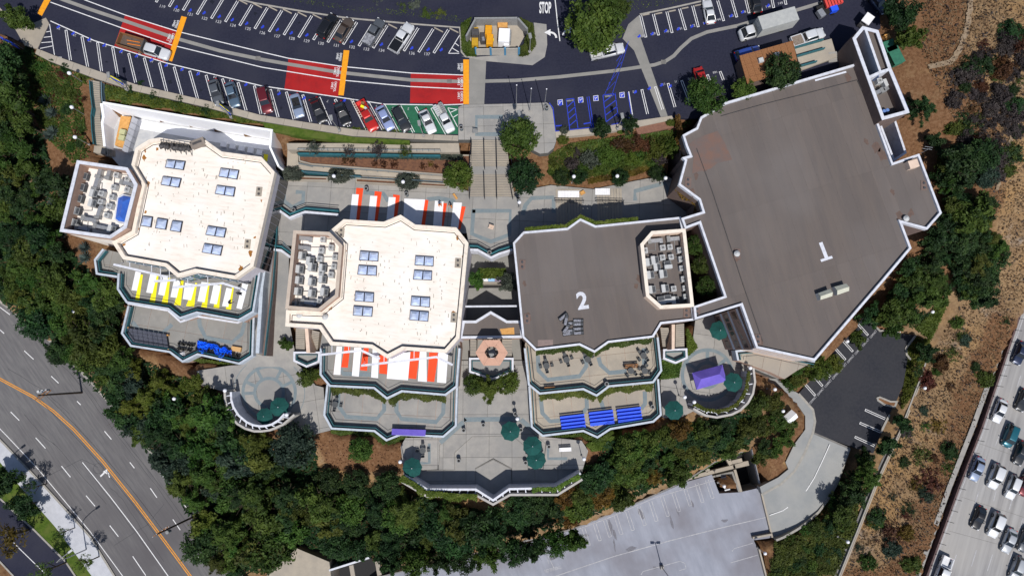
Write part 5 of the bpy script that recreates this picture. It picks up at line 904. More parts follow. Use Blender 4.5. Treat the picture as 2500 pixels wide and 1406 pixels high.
def noise(s, d=6, r=.7): t = n.new('ShaderNodeTexNoise'); t.inputs['Scale'].default_value = s; t.inputs['Detail'].default_value = d; t.inputs['Roughness'].default_value = r; l.new(geo.outputs['Position'], t.inputs['Vector']); return t.outputs[0]
def ramp_(src, stops):
    r = n.new('ShaderNodeValToRGB'); e = r.color_ramp.elements; e[0].position, e[0].color = stops[0][0], (*stops[0][1], 1); e[1].position, e[1].color = stops[-1][0], (*stops[-1][1], 1)
    for p, c in stops[1:-1]: q = e.new(p); q.color = (*c, 1)
    l.new(src, r.inputs[0]); return r.outputs[0]
n1, n2, n3 = noise(.25), noise(2.2), noise(.09, 4)
soilc = ramp_(n2, [(.3, (.075, .04, .022)), (.5, (.145, .075, .038)), (.7, (.20, .12, .07))])
straw = ramp_(n2, [(.25, (.15, .095, .052)), (.5, (.235, .155, .085)), (.75, (.31, .22, .13))])
strawr = ramp_(n2, [(.25, (.11, .07, .04)), (.5, (.17, .108, .06)), (.75, (.23, .155, .09))])
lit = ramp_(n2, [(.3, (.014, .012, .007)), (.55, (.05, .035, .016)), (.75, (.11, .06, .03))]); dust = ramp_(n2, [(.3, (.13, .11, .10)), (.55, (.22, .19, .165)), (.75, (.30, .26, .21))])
def mixc(f, a, b_): m = n.new('ShaderNodeMix'); m.data_type = 'RGBA'; l.new(f, m.inputs[0]); l.new(a, m.inputs[6]); l.new(b_, m.inputs[7]); return m.outputs[2]
def mr(src, lo, hi): r = n.new('ShaderNodeMapRange'); r.inputs[1].default_value = lo; r.inputs[2].default_value = hi; l.new(src, r.inputs[0]); return r.outputs[0]
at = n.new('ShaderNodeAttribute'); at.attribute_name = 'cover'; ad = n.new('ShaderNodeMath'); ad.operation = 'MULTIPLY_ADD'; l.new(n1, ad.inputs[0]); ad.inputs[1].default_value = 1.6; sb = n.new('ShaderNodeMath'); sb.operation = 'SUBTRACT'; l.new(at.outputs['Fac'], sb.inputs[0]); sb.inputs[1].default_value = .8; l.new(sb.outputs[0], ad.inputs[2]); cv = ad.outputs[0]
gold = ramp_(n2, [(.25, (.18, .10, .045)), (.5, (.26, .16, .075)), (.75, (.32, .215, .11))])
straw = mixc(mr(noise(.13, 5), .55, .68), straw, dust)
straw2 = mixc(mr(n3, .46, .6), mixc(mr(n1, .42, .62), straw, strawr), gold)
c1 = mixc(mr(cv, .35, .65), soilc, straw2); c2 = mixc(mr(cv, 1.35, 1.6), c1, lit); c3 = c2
l.new(c3, b.inputs['Base Color']); bp = n.new('ShaderNodeBump'); bp.inputs['Strength'].default_value = .35; bp.inputs['Distance'].default_value = .15; l.new(n2, bp.inputs['Height']); l.new(bp.outputs[0], b.inputs['Normal'])
me.materials.append(gm); ground = bpy.data.objects.new('ground', me); C.objects.link(ground); struct(ground, 'brown hillside soil and dry grass around the campus')

trail_m = mat('trail_dust', (.27, .205, .14), (.20, .145, .095), 1.5, rough=1)
for k, (pl, w_) in enumerate((([(2374, -30), (2366, 30), (2358, 80), (2340, 125), (2322, 152), (2262, 166)], .9), ([(2510, 240), (2478, 315), (2455, 362), (2441, 420), (2432, 470)], .55))):
    pts_ = []
    for (x0, y0), (x1, y1) in zip(pl, pl[1:]):
        for s_ in np.linspace(0, 1, 14)[:-1]:
            px, py = x0+(x1-x0)*s_+1.6*math.sin(s_*9+x0), y0+(y1-y0)*s_; q = P(px, py, -1)
            for _ in range(3): q = P(px, py, gz(q.x, q.y))
            pts_.append(Vector((q.x, q.y, max(GZ2[int(np.searchsorted(gy, q.y))-1:int(np.searchsorted(gy, q.y))+1, int(np.searchsorted(gx, q.x))-1:int(np.searchsorted(gx, q.x))+1].max(), gz(q.x, q.y))+.06)))
    struct(build(MB().ribbon(pts_, w_), 'path', trail_m), ('pale dusty trail winding down the top of the dry hill', 'thin pale trail at the right edge of the dry hill')[k])
# ================================================================== vehicles
def paint(name, c, metal=.3, rough=.32): return mat('car_'+name, c, rough=rough, metal=metal, spec=.5, coat=.8)
PA = {k: paint(k, v) for k, v in dict(white=(.72, .73, .75), silver=(.42, .44, .47), bluesilver=(.27, .33, .46), grey=(.10, .11, .125), black=(.012, .012, .014), maroon=(.13, .012, .018), red=(.5, .02, .015), lightblue=(.30, .36, .60), navy=(.02, .03, .07), teal=(.01, .11, .15), steelblue=(.09, .14, .2), blue=(.03, .07, .32), brown=(.10, .075, .06), charcoal=(.03, .032, .036)).items()}
chrome = mat('chrome', (.5, .5, .52), rough=.25, metal=.9); lampw = mat('headlamp', (.75, .77, .8), rough=.15, spec=.8); lampr = mat('taillamp', (.35, .01, .01), rough=.25)
def loft(st, mb=None):
    """st: stations (x, half width low, half width high, z low, z high); rounded box sections joined along x"""
    mb = mb or MB(); secs = []
    for x, wl, wh_, z0, z1 in st:
        m = z0+(z1-z0)*.55; secs.append([(x, -wl*.9, z0), (x, -wl, z0+.12*(z1-z0)), (x, -wl, m), (x, -wh_, z1-.06*(z1-z0)), (x, -wh_*.8, z1), (x, 0, z1+.02), (x, wh_*.8, z1), (x, wh_, z1-.06*(z1-z0)), (x, wl, m), (x, wl, z0+.12*(z1-z0)), (x, wl*.9, z0)])
    n = len(secs[0]); vs = [p for s in secs for p in s]; fs = []
    for i in range(len(secs)-1):
        for j in range(n): a, b_ = i*n+j, i*n+(j+1) % n; fs.append((a, b_, b_+n, a+n))
    fs += [tuple(range(n-1, -1, -1)), tuple(range((len(secs)-1)*n, len(secs)*n))]
    return mb.add(vs, fs)
def cabin(mb, xs, wb, wt, zb, zt, rake):
    """glass house: windscreen base front xs[0], roof front, roof rear, rear base"""
    x0, x1, x2, x3 = xs; vs = []
    for x, w_, z in ((x0, wb, zb), (x1, wt, zt), (x2, wt, zt), (x3, wb, zb)): vs += [(x, -w_, z), (x, w_, z)]
    return mb.add(vs, [(0, 1, 3, 2)[::-1], (4, 5, 7, 6)[::-1], (0, 2, 4, 6), (1, 7, 5, 3), (2, 3, 5, 4)[::-1]])
CARS = {}
def make_car(kind):
    root = bpy.data.objects.new('car', None); C.objects.link(root); L = []
    def part(mb, nm, m, par=root, smooth=False):
        o = build(mb, nm, m, None, smooth=smooth); o.parent = par; L.append(o); return o
    spec = dict(sedan=(4.75, .91, .62, .93, 1.42, (.95, .25, -1.15, -1.75)), coupe=(4.45, .90, .58, .9, 1.3, (.75, 0, -1.0, -1.75)), suv=(4.85, .97, .72, 1.08, 1.78, (1.05, .5, -1.85, -2.3)), van=(4.6, .92, .72, 1.05, 1.75, (1.45, .8, -1.9, -2.2)), convertible=(4.4, .90, .6, .92, 1.2, (.7, .3, -1.0, -1.5)), wagon=(4.7, .92, .66, 1.0, 1.55, (1.0, .4, -1.8, -2.25)), pickup=(5.8, 1.0, .8, 1.1, 1.85, (1.25, .75, -.55, -.75)), crew=(6.4, 1.02, .85, 1.15, 1.95, (1.75, 1.2, -.75, -.95)), truckcab=(2.6, 1.05, .8, 1.25, 2.2, (.95, .45, -.9, -1.1)))[kind]
    ln, hw, zh, zb, zt, xs = spec; h = ln/2
    if kind in ('pickup', 'crew'):
        cabx = xs[3]-.12
        body = part(loft([(h, .62*hw, .55*hw, .4, .72), (h-.12, .88*hw, .8*hw, .32, .92), (h-.6, hw, .9*hw, .28, 1.02), (xs[0], hw, .92*hw, .28, zb), (cabx, hw, .95*hw, .28, zb)]), 'body', PA['white'], smooth=True)
        bed = MB()
        for y in (-1, 1): bed.box((cabx-h)/2, y*(hw-.07), .85, h+cabx, .13, .62)
        bed.box(-h+.06, 0, .85, .1, 2*hw-.1, .6); bed.box(cabx-.06, 0, .85, .1, 2*hw-.1, .6); bed.box((cabx-h)/2, 0, .5, h+cabx, 2*hw-.14, .12); part(bed, 'cargo_bed', PA['white'])
    elif kind == 'truckcab':
        body = part(loft([(h, .8*hw, .7*hw, .4, .9), (h-.25, hw, .9*hw, .35, 1.15), (xs[0], hw, .94*hw, .35, zb), (-h, hw, .95*hw, .35, zb)]), 'body', PA['white'], smooth=True)
    else:
        body = part(loft([(h, .55*hw, .45*hw, .38, .6), (h-.1, .84*hw, .74*hw, .26, .72), (h-.5, .97*hw, .85*hw, .2, zh+.24), (xs[0], hw, .88*hw, .2, zb), (0, hw, .9*hw, .2, zb), (xs[3]+.1, hw, .88*hw, .2, zb), (-h+.35, .96*hw, .84*hw, .22, zb-.06 if kind not in ('suv', 'van', 'wagon') else zb), (-h+.08, .86*hw, .76*hw, .28, zb-.15), (-h, .7*hw, .6*hw, .36, zb-.3)]), 'body', PA['white'], smooth=True)
    wt = .70*hw if kind != 'suv' else .76*hw; wbb = .86*hw
    if kind != 'convertible':
        g = part(cabin(MB(), xs, wbb, wt, zb-.02, zt-.04, 0), 'windows', glass_dark)
        x1, x2 = xs[1]-.03, xs[2]+.03; part(loft([(x1+.08, wt*.8, wt*.78, zt-.07, zt-.02), (x1-.15, wt*1.01, wt*.97, zt-.08, zt+.02), ((x1+x2)/2, wt*1.02, wt*.98, zt-.08, zt+.05), (x2+.1, wt*1.01, wt*.97, zt-.08, zt+.02), (x2-.08, wt*.8, wt*.78, zt-.07, zt-.03)]), 'roof', PA['white'], smooth=True)
        for s in (-1, 1):
            for xa, xb in ((xs[0], xs[1]), (xs[3], xs[2])): part(MB().tube((xa, s*(wbb-.01), zb), (xb, s*(wt-.005), zt-.04), .045, 5), 'pillar', PA['white'])
    else:
        part(MB().box((xs[0]+xs[3])/2, 0, zb+.02, xs[0]-xs[3]-.3, 2*wbb-.25, .05), 'interior', black); part(MB().add([(xs[0], -wbb, zb), (xs[0], wbb, zb), (xs[1], wt, zb+.4), (xs[1], -wt, zb+.4)], [(0, 1, 2, 3)]), 'windscreen', glass_dark)
        for s in (-1, 1): part(MB().box(-.3, s*.36, zb+.1, .5, .5, .3), 'seat', cloth_dark)
    wr = .33 if kind not in ('suv', 'pickup', 'crew', 'truckcab') else .38
    for sx in ((h-.95, -h+.95) if kind != 'truckcab' else (h-.8,)):
        for sy in (-1, 1):
            y = sy*(hw-.1); wv = part(MB().tube((sx, y-sy*.1, wr), (sx, y+sy*.12, wr), wr, 12), 'wheel', black); part(MB().tube((sx, y+sy*.1, wr), (sx, y+sy*.135, wr), wr*.6, 8), 'rim', chrome, wv)
    for sy in (-1, 1):
        part(MB().box(h-.16, sy*hw*.62, .66 if kind not in ('pickup', 'crew', 'truckcab') else .85, .22, .34, .14), 'headlight', lampw)
        if kind != 'truckcab': part(MB().box(-h+.08, sy*hw*.7, zb-.22, .12, .3, .16), 'taillight', lampr)
        part(MB().box(xs[0]-.25, sy*(hw+.1), zb+.02, .14, .2, .14), 'mirror', PA['black'])
    if kind not in ('pickup', 'crew', 'truckcab'): part(MB().box(h-.04, 0, .45, .1, hw*1.1, .12), 'grille', black)
    CARS[kind] = (root, L); CH[root.name] = [o for o in L if o.parent is root]
    for o in L: CH[o.name] = [p for p in L if p.parent is o]
    return root
USED = set()
def car(kind, col, px, py, heading, z, label, group, cat='car', name='car', roofcol=None, scale=1.0):
    """heading: the photo direction (dx, dy in photo px) that the nose points to"""
    if kind not in CARS: make_car(kind)
    root, L = CARS[kind]
    if kind in USED: r = copy_tree(root)
    else: USED.add(kind); r = root
    r.name = name; r.location = P(px, py, z+.7)*1.0; r.location.z = z
    a = P(px, py, z+.7); b_ = P(px+heading[0], py+heading[1], z+.7); r.rotation_euler = (0, 0, math.atan2(b_.y-a.y, b_.x-a.x)); r.scale = (scale,)*3
    for ch in (CHR(r)):
        nm = ch.name.split('.')[0]
        if nm in ('body', 'roof', 'pillar', 'cargo_bed'):
            ch.material_slots[0].link = 'OBJECT'; ch.material_slots[0].material = PA[roofcol if (nm == 'roof' and roofcol) else col]
    return tag(r, label, cat, group)
def CHR(r): return [o for o in r.children]
g1, g2, g3 = 'cars parked along the lower stall row', 'cars parked along the upper stall row', 'cars driving on the freeway'
dn = (20, 68)
car('sedan', 'grey', 527, 225, (18, 62), 0, 'dark grey sedan, leftmost parked in the lower row', g1)
car('sedan', 'steelblue', 567, 231, (18, 62), 0, 'steel blue sedan beside the leftmost dark grey one', g1)
car('suv', 'maroon', 647, 245, (17, 66), 0, 'maroon people carrier nosed in to the pavement', g1)
car('convertible', 'bluesilver', 725, 258, (17, 62), 0, 'silver-blue convertible with dark folded top', g1)
car('sedan', 'black', 777, 270, (26, 60), 0, 'black sedan between the silver-blue convertible and another black car', g1)
car('coupe', 'black', 836, 277, (26, 60), 0, 'black coupe parked beside the red pickup', g1)
car('pickup', 'red', 896, 284, (33, 60), 0, 'red pickup with pale ladder rack', g1, 'pickup', 'pickup_truck')
car('sedan', 'lightblue', 940, 288, (33, 60), 0, 'light blue sedan with sunroof beside the red pickup', g1)
car('wagon', 'charcoal', 980, 292, (33, 60), 0, 'charcoal hatchback on green paint beside the light blue sedan', g1)
car('coupe', 'white', 1044, 297, (28, 60), 0, 'white coupe with black windows on the green stalls', g1)
car('pickup', 'white', 1085, 290, (32, 60), 0, 'white work truck with open bed of racks, rightmost in lower row', g1, 'pickup', 'pickup_truck', scale=.9)
ud = (28, -46)
car('suv', 'black', 800, 64, ud, 0, 'black sport utility vehicle, leftmost in the upper row', g2)
car('sedan', 'brown', 839, 73, ud, 0, 'dark brown sedan beside the black utility vehicle', g2)
car('pickup', 'grey', 913, 79, ud, 0, 'grey pickup with clear sheeting over its load', g2, 'pickup', 'pickup_truck', scale=.92)
car('pickup', 'white', 981, 93, (30, -46), 0, 'white pickup with black bed cover in the upper row', g2, 'pickup', 'pickup_truck')
car('crew', 'white', 1482, 126, (60, -14), 0, 'white pickup half hidden under the big tree', None, 'pickup', 'pickup_truck', scale=.95)
car('coupe', 'white', 1731, 29, (-12, -60), 0, 'white coupe with black rear window at the top', 'cars along the top right stalls')
car('sedan', 'black', 1843, 2, (-14, -60), 0, 'black sedan cut off by the top edge', 'cars along the top right stalls')
car('wagon', 'blue', 1826, 130, (60, -18), 0, 'blue hatchback beside the small tiled building', None)
car('crew', 'white', 1972, 92, (60, -20), 0, 'white pickup with rubble in its brown bed beside the ramp', None, 'pickup', 'pickup_truck', scale=.95)
car('sedan', 'red', 1713, 196, (20, 60), 0, 'red car almost hidden under the oak', None)
car('wagon', 'navy', 2143, 6, (30, 40), 0, 'dark navy car in the top right corner of the lot', None)
fd = (-35.3, 93.6)
for kind, col, x, y, lab in [('sedan', 'navy', 2491, 862, 'dark navy sedan, topmost on the freeway'), ('sedan', 'white', 2441, 1003, 'white sedan with dark sunroof in the first freeway lane'), ('coupe', 'charcoal', 2498, 977, 'charcoal car at the frame edge below the topmost freeway car'), ('van', 'teal', 2466, 1064, 'teal van on the freeway'), ('sedan', 'charcoal', 2493, 1106, 'charcoal sedan behind and beside the teal van'), ('sedan', 'bluesilver', 2386, 1145, 'blue-silver sedan nearest the barrier on the freeway'), ('suv', 'white', 2431, 1163, 'white utility vehicle, third car below the teal van'), ('wagon', 'white', 2473, 1189, 'white wagon with roof rails on the freeway'), ('coupe', 'black', 2390, 1264, 'black coupe on the freeway nearest the barrier'), ('suv', 'white', 2431, 1281, 'white utility vehicle beside the black coupe'), ('sedan', 'silver', 2464, 1320, 'silver sedan low in the outer freeway lane'), ('pickup', 'white', 2301, 1394, 'white pickup leaving the bottom edge by the barrier'), ('wagon', 'silver', 2484, 1388, 'silver hatchback at the bottom right corner'), ('sedan', 'maroon', 2506, 1182, 'maroon car cut by the right edge of the frame'), ('sedan', 'grey', 2505, 1318, 'grey car cut by the right edge, low on the freeway')]:
    car(kind, col, x, y, fd, ZFW, lab, g3)
# box truck
car('truckcab', 'white', 1822, 84, (-60, 17), 0, 'white box truck with long grey-topped cargo body', None, 'truck', 'box_truck')
bt = bpy.data.objects['box_truck']; rz = bt.rotation_euler.z; d = Vector((math.cos(rz), math.sin(rz), 0)); bc = bt.location-d*4.7
o = build(MB().box(bc.x, bc.y, 2.2, 6.6, 2.45, 2.7, rz), 'cargo_box', mat('box_grey', (.40, .41, .40), (.34, .35, .35), 1.5)); o.parent = bt; o.matrix_parent_inverse = Matrix.LocRotScale(bt.location, bt.rotation_euler, None).inverted()
o = build(MB().box(bc.x, bc.y, .7, 6.4, 1.0, .3, rz), 'chassis', black); o.parent = bt; o.matrix_parent_inverse = Matrix.LocRotScale(bt.location, bt.rotation_euler, None).inverted()
for s in (-1, 1):
    q = bc-d*1.6+Vector((-d.y, d.x, 0))*s*.95; o = build(MB().tube((q.x-d.y*.15, q.y+d.x*.15, .42), (q.x+d.y*.15, q.y-d.x*.15, .42), .42, 12), 'wheel', black); o.parent = bt; o.matrix_parent_inverse = Matrix.LocRotScale(bt.location, bt.rotation_euler, None).inverted()
def attach(par, mb, nm, m):
    o = build(mb, nm, m); o.parent = par; bpy.context.view_layer.update() if False else None
    o.matrix_parent_inverse = Matrix.LocRotScale(par.location, par.rotation_euler, par.scale).inverted(); return o
# stake-bed truck over the first red zone
car('crew', 'white', 372, 124, (60, 18), 0, 'white crew cab truck with brown stake bed over the red lane zone', None, 'truck', 'stake_truck', scale=.98)
st = bpy.data.objects['stake_truck']; rz = st.rotation_euler.z; d = Vector((math.cos(rz), math.sin(rz), 0)); n_ = Vector((-d.y, d.x, 0))
for ch in list(st.children):
    if ch.name.split('.')[0] == 'cargo_bed': bpy.data.objects.remove(ch)
bc = st.location-d*3.3; attach(st, MB().box(bc.x, bc.y, 1.0, 4.6, 2.25, .18, rz), 'bed_floor', mat('bed_brown', (.11, .08, .065), (.08, .06, .05), 2))
for s in (-1, 1): q = bc+n_*s*1.1; attach(st, MB().box(q.x, q.y, 1.5, 4.6, .08, .9, rz), 'stake_side', wood)
q = bc-d*2.3; attach(st, MB().box(q.x, q.y, 1.5, .08, 2.25, .9, rz), 'tailgate', wood); q = bc+d*2.25; attach(st, MB().box(q.x, q.y, 1.6, .1, 2.2, 1.1, rz), 'headboard', sign_grey)
for k, s in enumerate((.3, -.25)): q = bc+n_*s+d*.3*k; attach(st, MB().tube((q.x-1.2*d.x, q.y-1.2*d.y, 1.2), (q.x+1.2*d.x, q.y+.9*d.y+.2, 1.25), .07), 'orange_pole', cloth_or)
# loads and racks
for nm, col_ in (('pickup_truck', None),):
    pk = [o for o in bpy.data.objects if o.get('label') == 'red pickup with pale ladder rack'][0]; rz = pk.rotation_euler.z; d = Vector((math.cos(rz), math.sin(rz), 0)); n_ = Vector((-d.y, d.x, 0)); bc = pk.location-d*1.5
    mb = MB()
    for s in (.75, 1.1): a = bc+n_*-s+d*1.7; b_ = bc+n_*-s-d*1.9; mb.tube((a.x, a.y, 1.75), (b_.x, b_.y, 1.75), .04)
    for k in range(9): a = bc+n_*-.75+d*(1.6-.42*k); b_ = bc+n_*-1.1+d*(1.6-.42*k); mb.tube((a.x, a.y, 1.75), (b_.x, b_.y, 1.75), .04)
    attach(pk, mb, 'ladder', mat('ladder_pale', (.6, .55, .45)))
    for k, m_ in enumerate((wood_l, hvac_l, yellow_p, wood)): q = bc+n_*(.1+.35*(k % 2))+d*(.9-.55*k); attach(pk, MB().box(q.x, q.y, 1.05, .6, .4, .35, rz+.3*k), 'tool_box', m_)
for lab, m_, zt in (('white pickup with black bed cover in the upper row', PA['black'], 1.17), ('grey pickup with clear sheeting over its load', mat('clear_sheet', (.3, .31, .34), (.12, .12, .14), 3, rough=.3), 1.2), ('white pickup with rubble in its brown bed beside the ramp', mat('rubble', (.16, .12, .10), (.24, .2, .16), 4), 1.0), ('white work truck with open bed of racks, rightmost in lower row', mat('rack_grey', (.5, .5, .48), (.3, .3, .3), 5), 1.15)):
    pk = [o for o in bpy.data.objects if o.get('label') == lab][0]; rz = pk.rotation_euler.z; s = pk.scale.x; d = Vector((math.cos(rz), math.sin(rz), 0)); L_ = 2.0 if 'rubble' not in lab else 2.1; bc = pk.location-d*s*(1.86 if 'rubble' not in lab else 2.1)
    attach(pk, MB().box(bc.x, bc.y, zt*s, L_*s, 1.75*s, .08, rz), 'bed_load' if 'cover' not in lab else 'bed_cover', m_)
    if 'racks' in lab:
        n_ = Vector((-d.y, d.x, 0))
        for k in range(6): q = bc+d*(.9-.36*k)+n_*(-.5); attach(pk, MB().box(q.x, q.y, 1.2, .25, .6, .25, rz), 'crate', hvac_l); q = bc+d*(.9-.36*k)+n_*.5; attach(pk, MB().box(q.x, q.y, 1.2, .25, .6, .25, rz), 'crate', hvac)
# yard vehicles: trailer, small trucks and bins at the upper right
ul = thing('flatbed_trailer', 'dark trailer loaded with red slats and a blue bin at the top', 'trailer', P(2022, 18, 0))
q = P(2018, 22, .9); build(MB().box(q.x, q.y, .8, 3.2, 1.9, .3, R(20)), 'deck', black, ul)
for k in range(6): v = P(2018+7*k, 8-2.2*k, 1.6); build(MB().box(v.x, v.y, 1.4, .4, 1.6, .5, R(15)), 'red_slat', mat('red_slats', (.6, .06, .05)), ul)
v = P(2036, 20, 1.3); build(MB().box(v.x, v.y, 1.0, 1.3, 1.2, .9, R(18)), 'blue_bin', blue_bench, ul); v = P(2005, 33, 1.1); build(MB().box(v.x, v.y, .9, 1.0, 1.4, .8, R(30)), 'cage', steel, ul)
for sx in (-1, 1):
    for sy in (-1, 1): v = P(2018, 22, .3); build(MB().tube((v.x+sx*1.0, v.y+sy*.9, .3), (v.x+sx*1.0, v.y+sy*1.1, .3), .3, 10), 'wheel', black, ul)
wb_ = thing('utility_cart', 'white boxy cart with tall white top near the tower', 'cart', P(2118, 48, 0)); v = P(2120, 46, 2.0)
build(MB().box(v.x, v.y, 1.9, 1.5, 1.9, .15, R(-38)), 'top', white_cloth, wb_); build(MB().box(v.x, v.y, .7, 1.3, 1.9, .8, R(-38)), 'body', sign_grey, wb_)
for sx in (-1, 1):
    for sy in (-1, 1): a = R(-38); x, y = sx*.6, sy*.8; X, Y_ = v.x+x*math.cos(a)-y*math.sin(a), v.y+x*math.sin(a)+y*math.cos(a); build(MB().cyl(X, Y_, .2, 1.85, .04, 5), 'post', steel, wb_); build(MB().tube((X-.08, Y_, .25), (X+.08, Y_, .25), .25, 9), 'wheel', black, wb_)
# machines inside the equipment yard
def yobj(name, label, cat, px, py, parts):
    t = thing(name, label, cat, P(px, py, .06))
    for nm, m, x, y, z, sx, sy, sz, a in parts: v = P(x, y, z); build(MB().box(v.x, v.y, z, sx, sy, sz, R(a), taper=.94), nm, m, t)
    return t
yl_ = mat('machine_yellow', (.52, .31, .02), (.42, .24, .02), 2, rough=.5); yl2 = mat('machine_orange', (.7, .32, .01), (.6, .26, .01), 2, rough=.5)
yobj('skid_loader', 'yellow loader with dark grey cab in the equipment yard', 'machine', 1161, 93, [('hood', yl_, 1160, 103, .7, 1.15, 1.9, 1.2, 0), ('cab', sign_grey, 1161, 86, 1.2, 1.3, 1.2, 2.0, 0), ('bucket', yl_, 1160, 75, .5, 1.2, .7, .8, 0), ('counterweight', yl_, 1160, 113, .5, 1.2, .4, .8, 0)])
yobj('compressor', 'small dark compressor between two yellow machines', 'machine', 1179, 95, [('housing', sign_grey, 1179, 95, .6, .85, 1.7, 1.0, 0), ('panel', steel, 1180, 95, 1.15, .4, .7, .06, 10)])
yobj('roller_machine', 'long orange-yellow two-section machine in the equipment yard', 'machine', 1195, 90, [('front_section', yl2, 1193, 78, .8, 1.2, 1.7, 1.4, -3), ('rear_section', yl2, 1196, 101, .75, 1.2, 2.0, 1.3, -3), ('light', yellow_p, 1204, 98, .5, .25, .4, .4, 0)])
yobj('generator', 'white generator housing in the equipment yard', 'generator', 1232, 93, [('housing', white_cloth, 1231, 93, 1.0, 2.0, 2.6, 1.9, -3), ('vent_box', white_cloth, 1234, 75, 1.7, .8, .4, .3, -3), ('side_box', white_cloth, 1236, 110, .7, .9, .9, 1.1, -3), ('control_panel', hvac, 1245, 92, 1.0, .4, 2.2, 1.3, -3)])
yobj('timber_rack', 'orange timber pallets stacked against the yard wall', 'pallets', 1227, 64, [('pallet', wood_l, 1219, 65, .6, .6, .9, 1.0, 0), ('pallet', wood_l, 1227, 65, .6, .6, .9, 1.0, 0), ('pallet', wood_l, 1235, 65, .6, .6, .9, 1.0, 0), ('rail', wood, 1227, 58, .9, 1.9, .3, .2, 0)])
# green bins beside the tower
for i, (x, y, lab) in enumerate(((2172, 113, 'green waste skip nearest the car park beside the tower'), (2186, 135, 'longer green waste skip beside the tower'))):
    t = thing('waste_skip', lab, 'skip', P(x, y, -.6), 'green skips beside the tower'); v = P(x, y, .6); q = mat('skip_green', (.03, .16, .10), (.025, .12, .08), 1.5)
    build(MB().box(v.x, v.y, .1, 1.9, 1.9+1.4*i, 1.3, R(22)), 'box', q, t); build(MB().box(v.x, v.y, .78, 2.0, 2.0+1.4*i, .06, R(22)), 'lid', q, t)
o = P(2165, 91, .2); tag(build(MB().box(o.x, o.y, .0, 1.0, 1.0, .9, R(20), taper=.9), 'orange_bin', wood_l, loc=(o.x, o.y, -.5)), 'small orange bin above the green skips', 'bin')
o = P(2178, 103, .2); tag(build(MB().box(o.x, o.y, .0, .8, .9, .8, R(40), taper=.9), 'red_bin', mat('bin_red', (.5, .02, .02)), loc=(o.x, o.y, -.5)), 'small red bin beside the green skips', 'bin')
# ================================================================== roof plant
def proto(name, parts):
    """parts: (name, mesh builder, material) at the origin"""
    r = bpy.data.objects.new(name, None); C.objects.link(r); L = []
    for nm, mb, m in parts: o = build(mb, nm, m); o.parent = r; L.append(o)
    CH[r.name] = L; r['_n'] = 0
    for o in L: CH[o.name] = []
    return r
def place(pr, name, loc, rz, label, cat, group=None, scale=1.0):
    if pr.get('_n') == 0: o = pr; pr['_n'] = 1
    else: o = copy_tree(pr)
    if '_n' in o and o is not pr: del o['_n']
    o.name = name; o.location = loc; o.rotation_euler = (0, 0, rz); o.scale = (scale,)*3 if not isinstance(scale, tuple) else scale
    return tag(o, label, cat, group)
ring = MB()
for k in range(16):
    a0, a1 = 2*math.pi*k/16, 2*math.pi*(k+1)/16; ring.add([(.30*math.cos(a0), .30*math.sin(a0), .94), (.30*math.cos(a1), .30*math.sin(a1), .94), (.22*math.cos(a1), .22*math.sin(a1), .95), (.22*math.cos(a0), .22*math.sin(a0), .95)], [(0, 1, 2, 3)])
blades = MB()
for k in range(4): a = math.pi/2*k; blades.add([(0, 0, .945), (.25*math.cos(a), .25*math.sin(a), .945), (.25*math.cos(a+.8), .25*math.sin(a+.8), .945)], [(0, 1, 2)])
cond = proto('condenser_unit', [('housing', MB().box(0, 0, .45, .86, .86, .9, taper=.97), hvac_l), ('fan_opening', MB().cyl(0, 0, .89, .92, .34, 16), fan_dark), ('fan_blades', blades, hvac), ('fan_guard', ring, hvac_l), ('feet', MB().box(0, 0, .03, .95, .95, .06), conc_grey)])
pack = proto('package_unit', [('cabinet', MB().box(-.3, 0, .55, .6, 1.25, 1.0), hvac_l), ('coil_section', MB().box(.32, 0, .45, .62, 1.15, .75), hvac), ('coil_grille', MB().box(.64, 0, .45, .03, 1.0, .6), fan_dark), ('top_grille', MB().box(.32, 0, .84, .45, .9, .03), fan_dark), ('base_rail', MB().box(0, 0, .04, 1.35, 1.3, .08), sign_grey)])
ductp = proto('duct_unit', [('duct', MB().box(0, 0, .5, 1.9, .6, .6), steel), ('elbow', MB().box(1.0, -.1, .35, .5, .75, .7), steel), ('plenum', MB().box(-.9, .05, .45, .55, .9, .85), hvac)])
rnd = random.Random(3)
def wellset(zx, zy, zs, conds, packs, ducts, z, rot, where):
    items = [('c', *c) for c in conds]+[('p', *p_) for p_ in packs]+[('d', *d_) for d_ in ducts]
    for kind, nm, pr, grp in (('c', 'condenser_unit', cond, 'condenser units with round fans in the '+where), ('p', 'package_unit', pack, 'box-shaped plant units in the '+where), ('d', 'duct_unit', ductp, 'metal ducts in the '+where)):
        its = sorted([i for i in items if i[0] == kind], key=lambda i: (round(i[2]/120), i[1]))
        for k, it in enumerate(its):
            q = P(zx+it[1]/zs, zy+it[2]/zs, z+.8); des = {'c': 'square condenser with round fan', 'p': 'two-part boxy plant unit', 'd': 'bent metal duct'}[kind]
            place(pr, nm, (q.x, q.y, z), R(rot)+(math.pi/2 if len(it) > 3 else 0), f'{des}, {nth(k)} by rows in the {where}', {'c': 'condenser', 'p': 'plant unit', 'd': 'duct'}[kind], grp, (.95+.12*rnd.random()))
    # pipes between the units belong to the plant floor
    mb = MB(); pts_ = [P(zx+i[1]/zs, zy+i[2]/zs, z+.15) for i in items]
    for k, a in enumerate(pts_):
        b_ = min([p for j, p in enumerate(pts_) if j != k], key=lambda p: (p-a).length+rnd.random()*3); mb.path([a, (b_.x, a.y, a.z), b_], .05, 4)
    return build(mb, 'pipework', hvac, None)
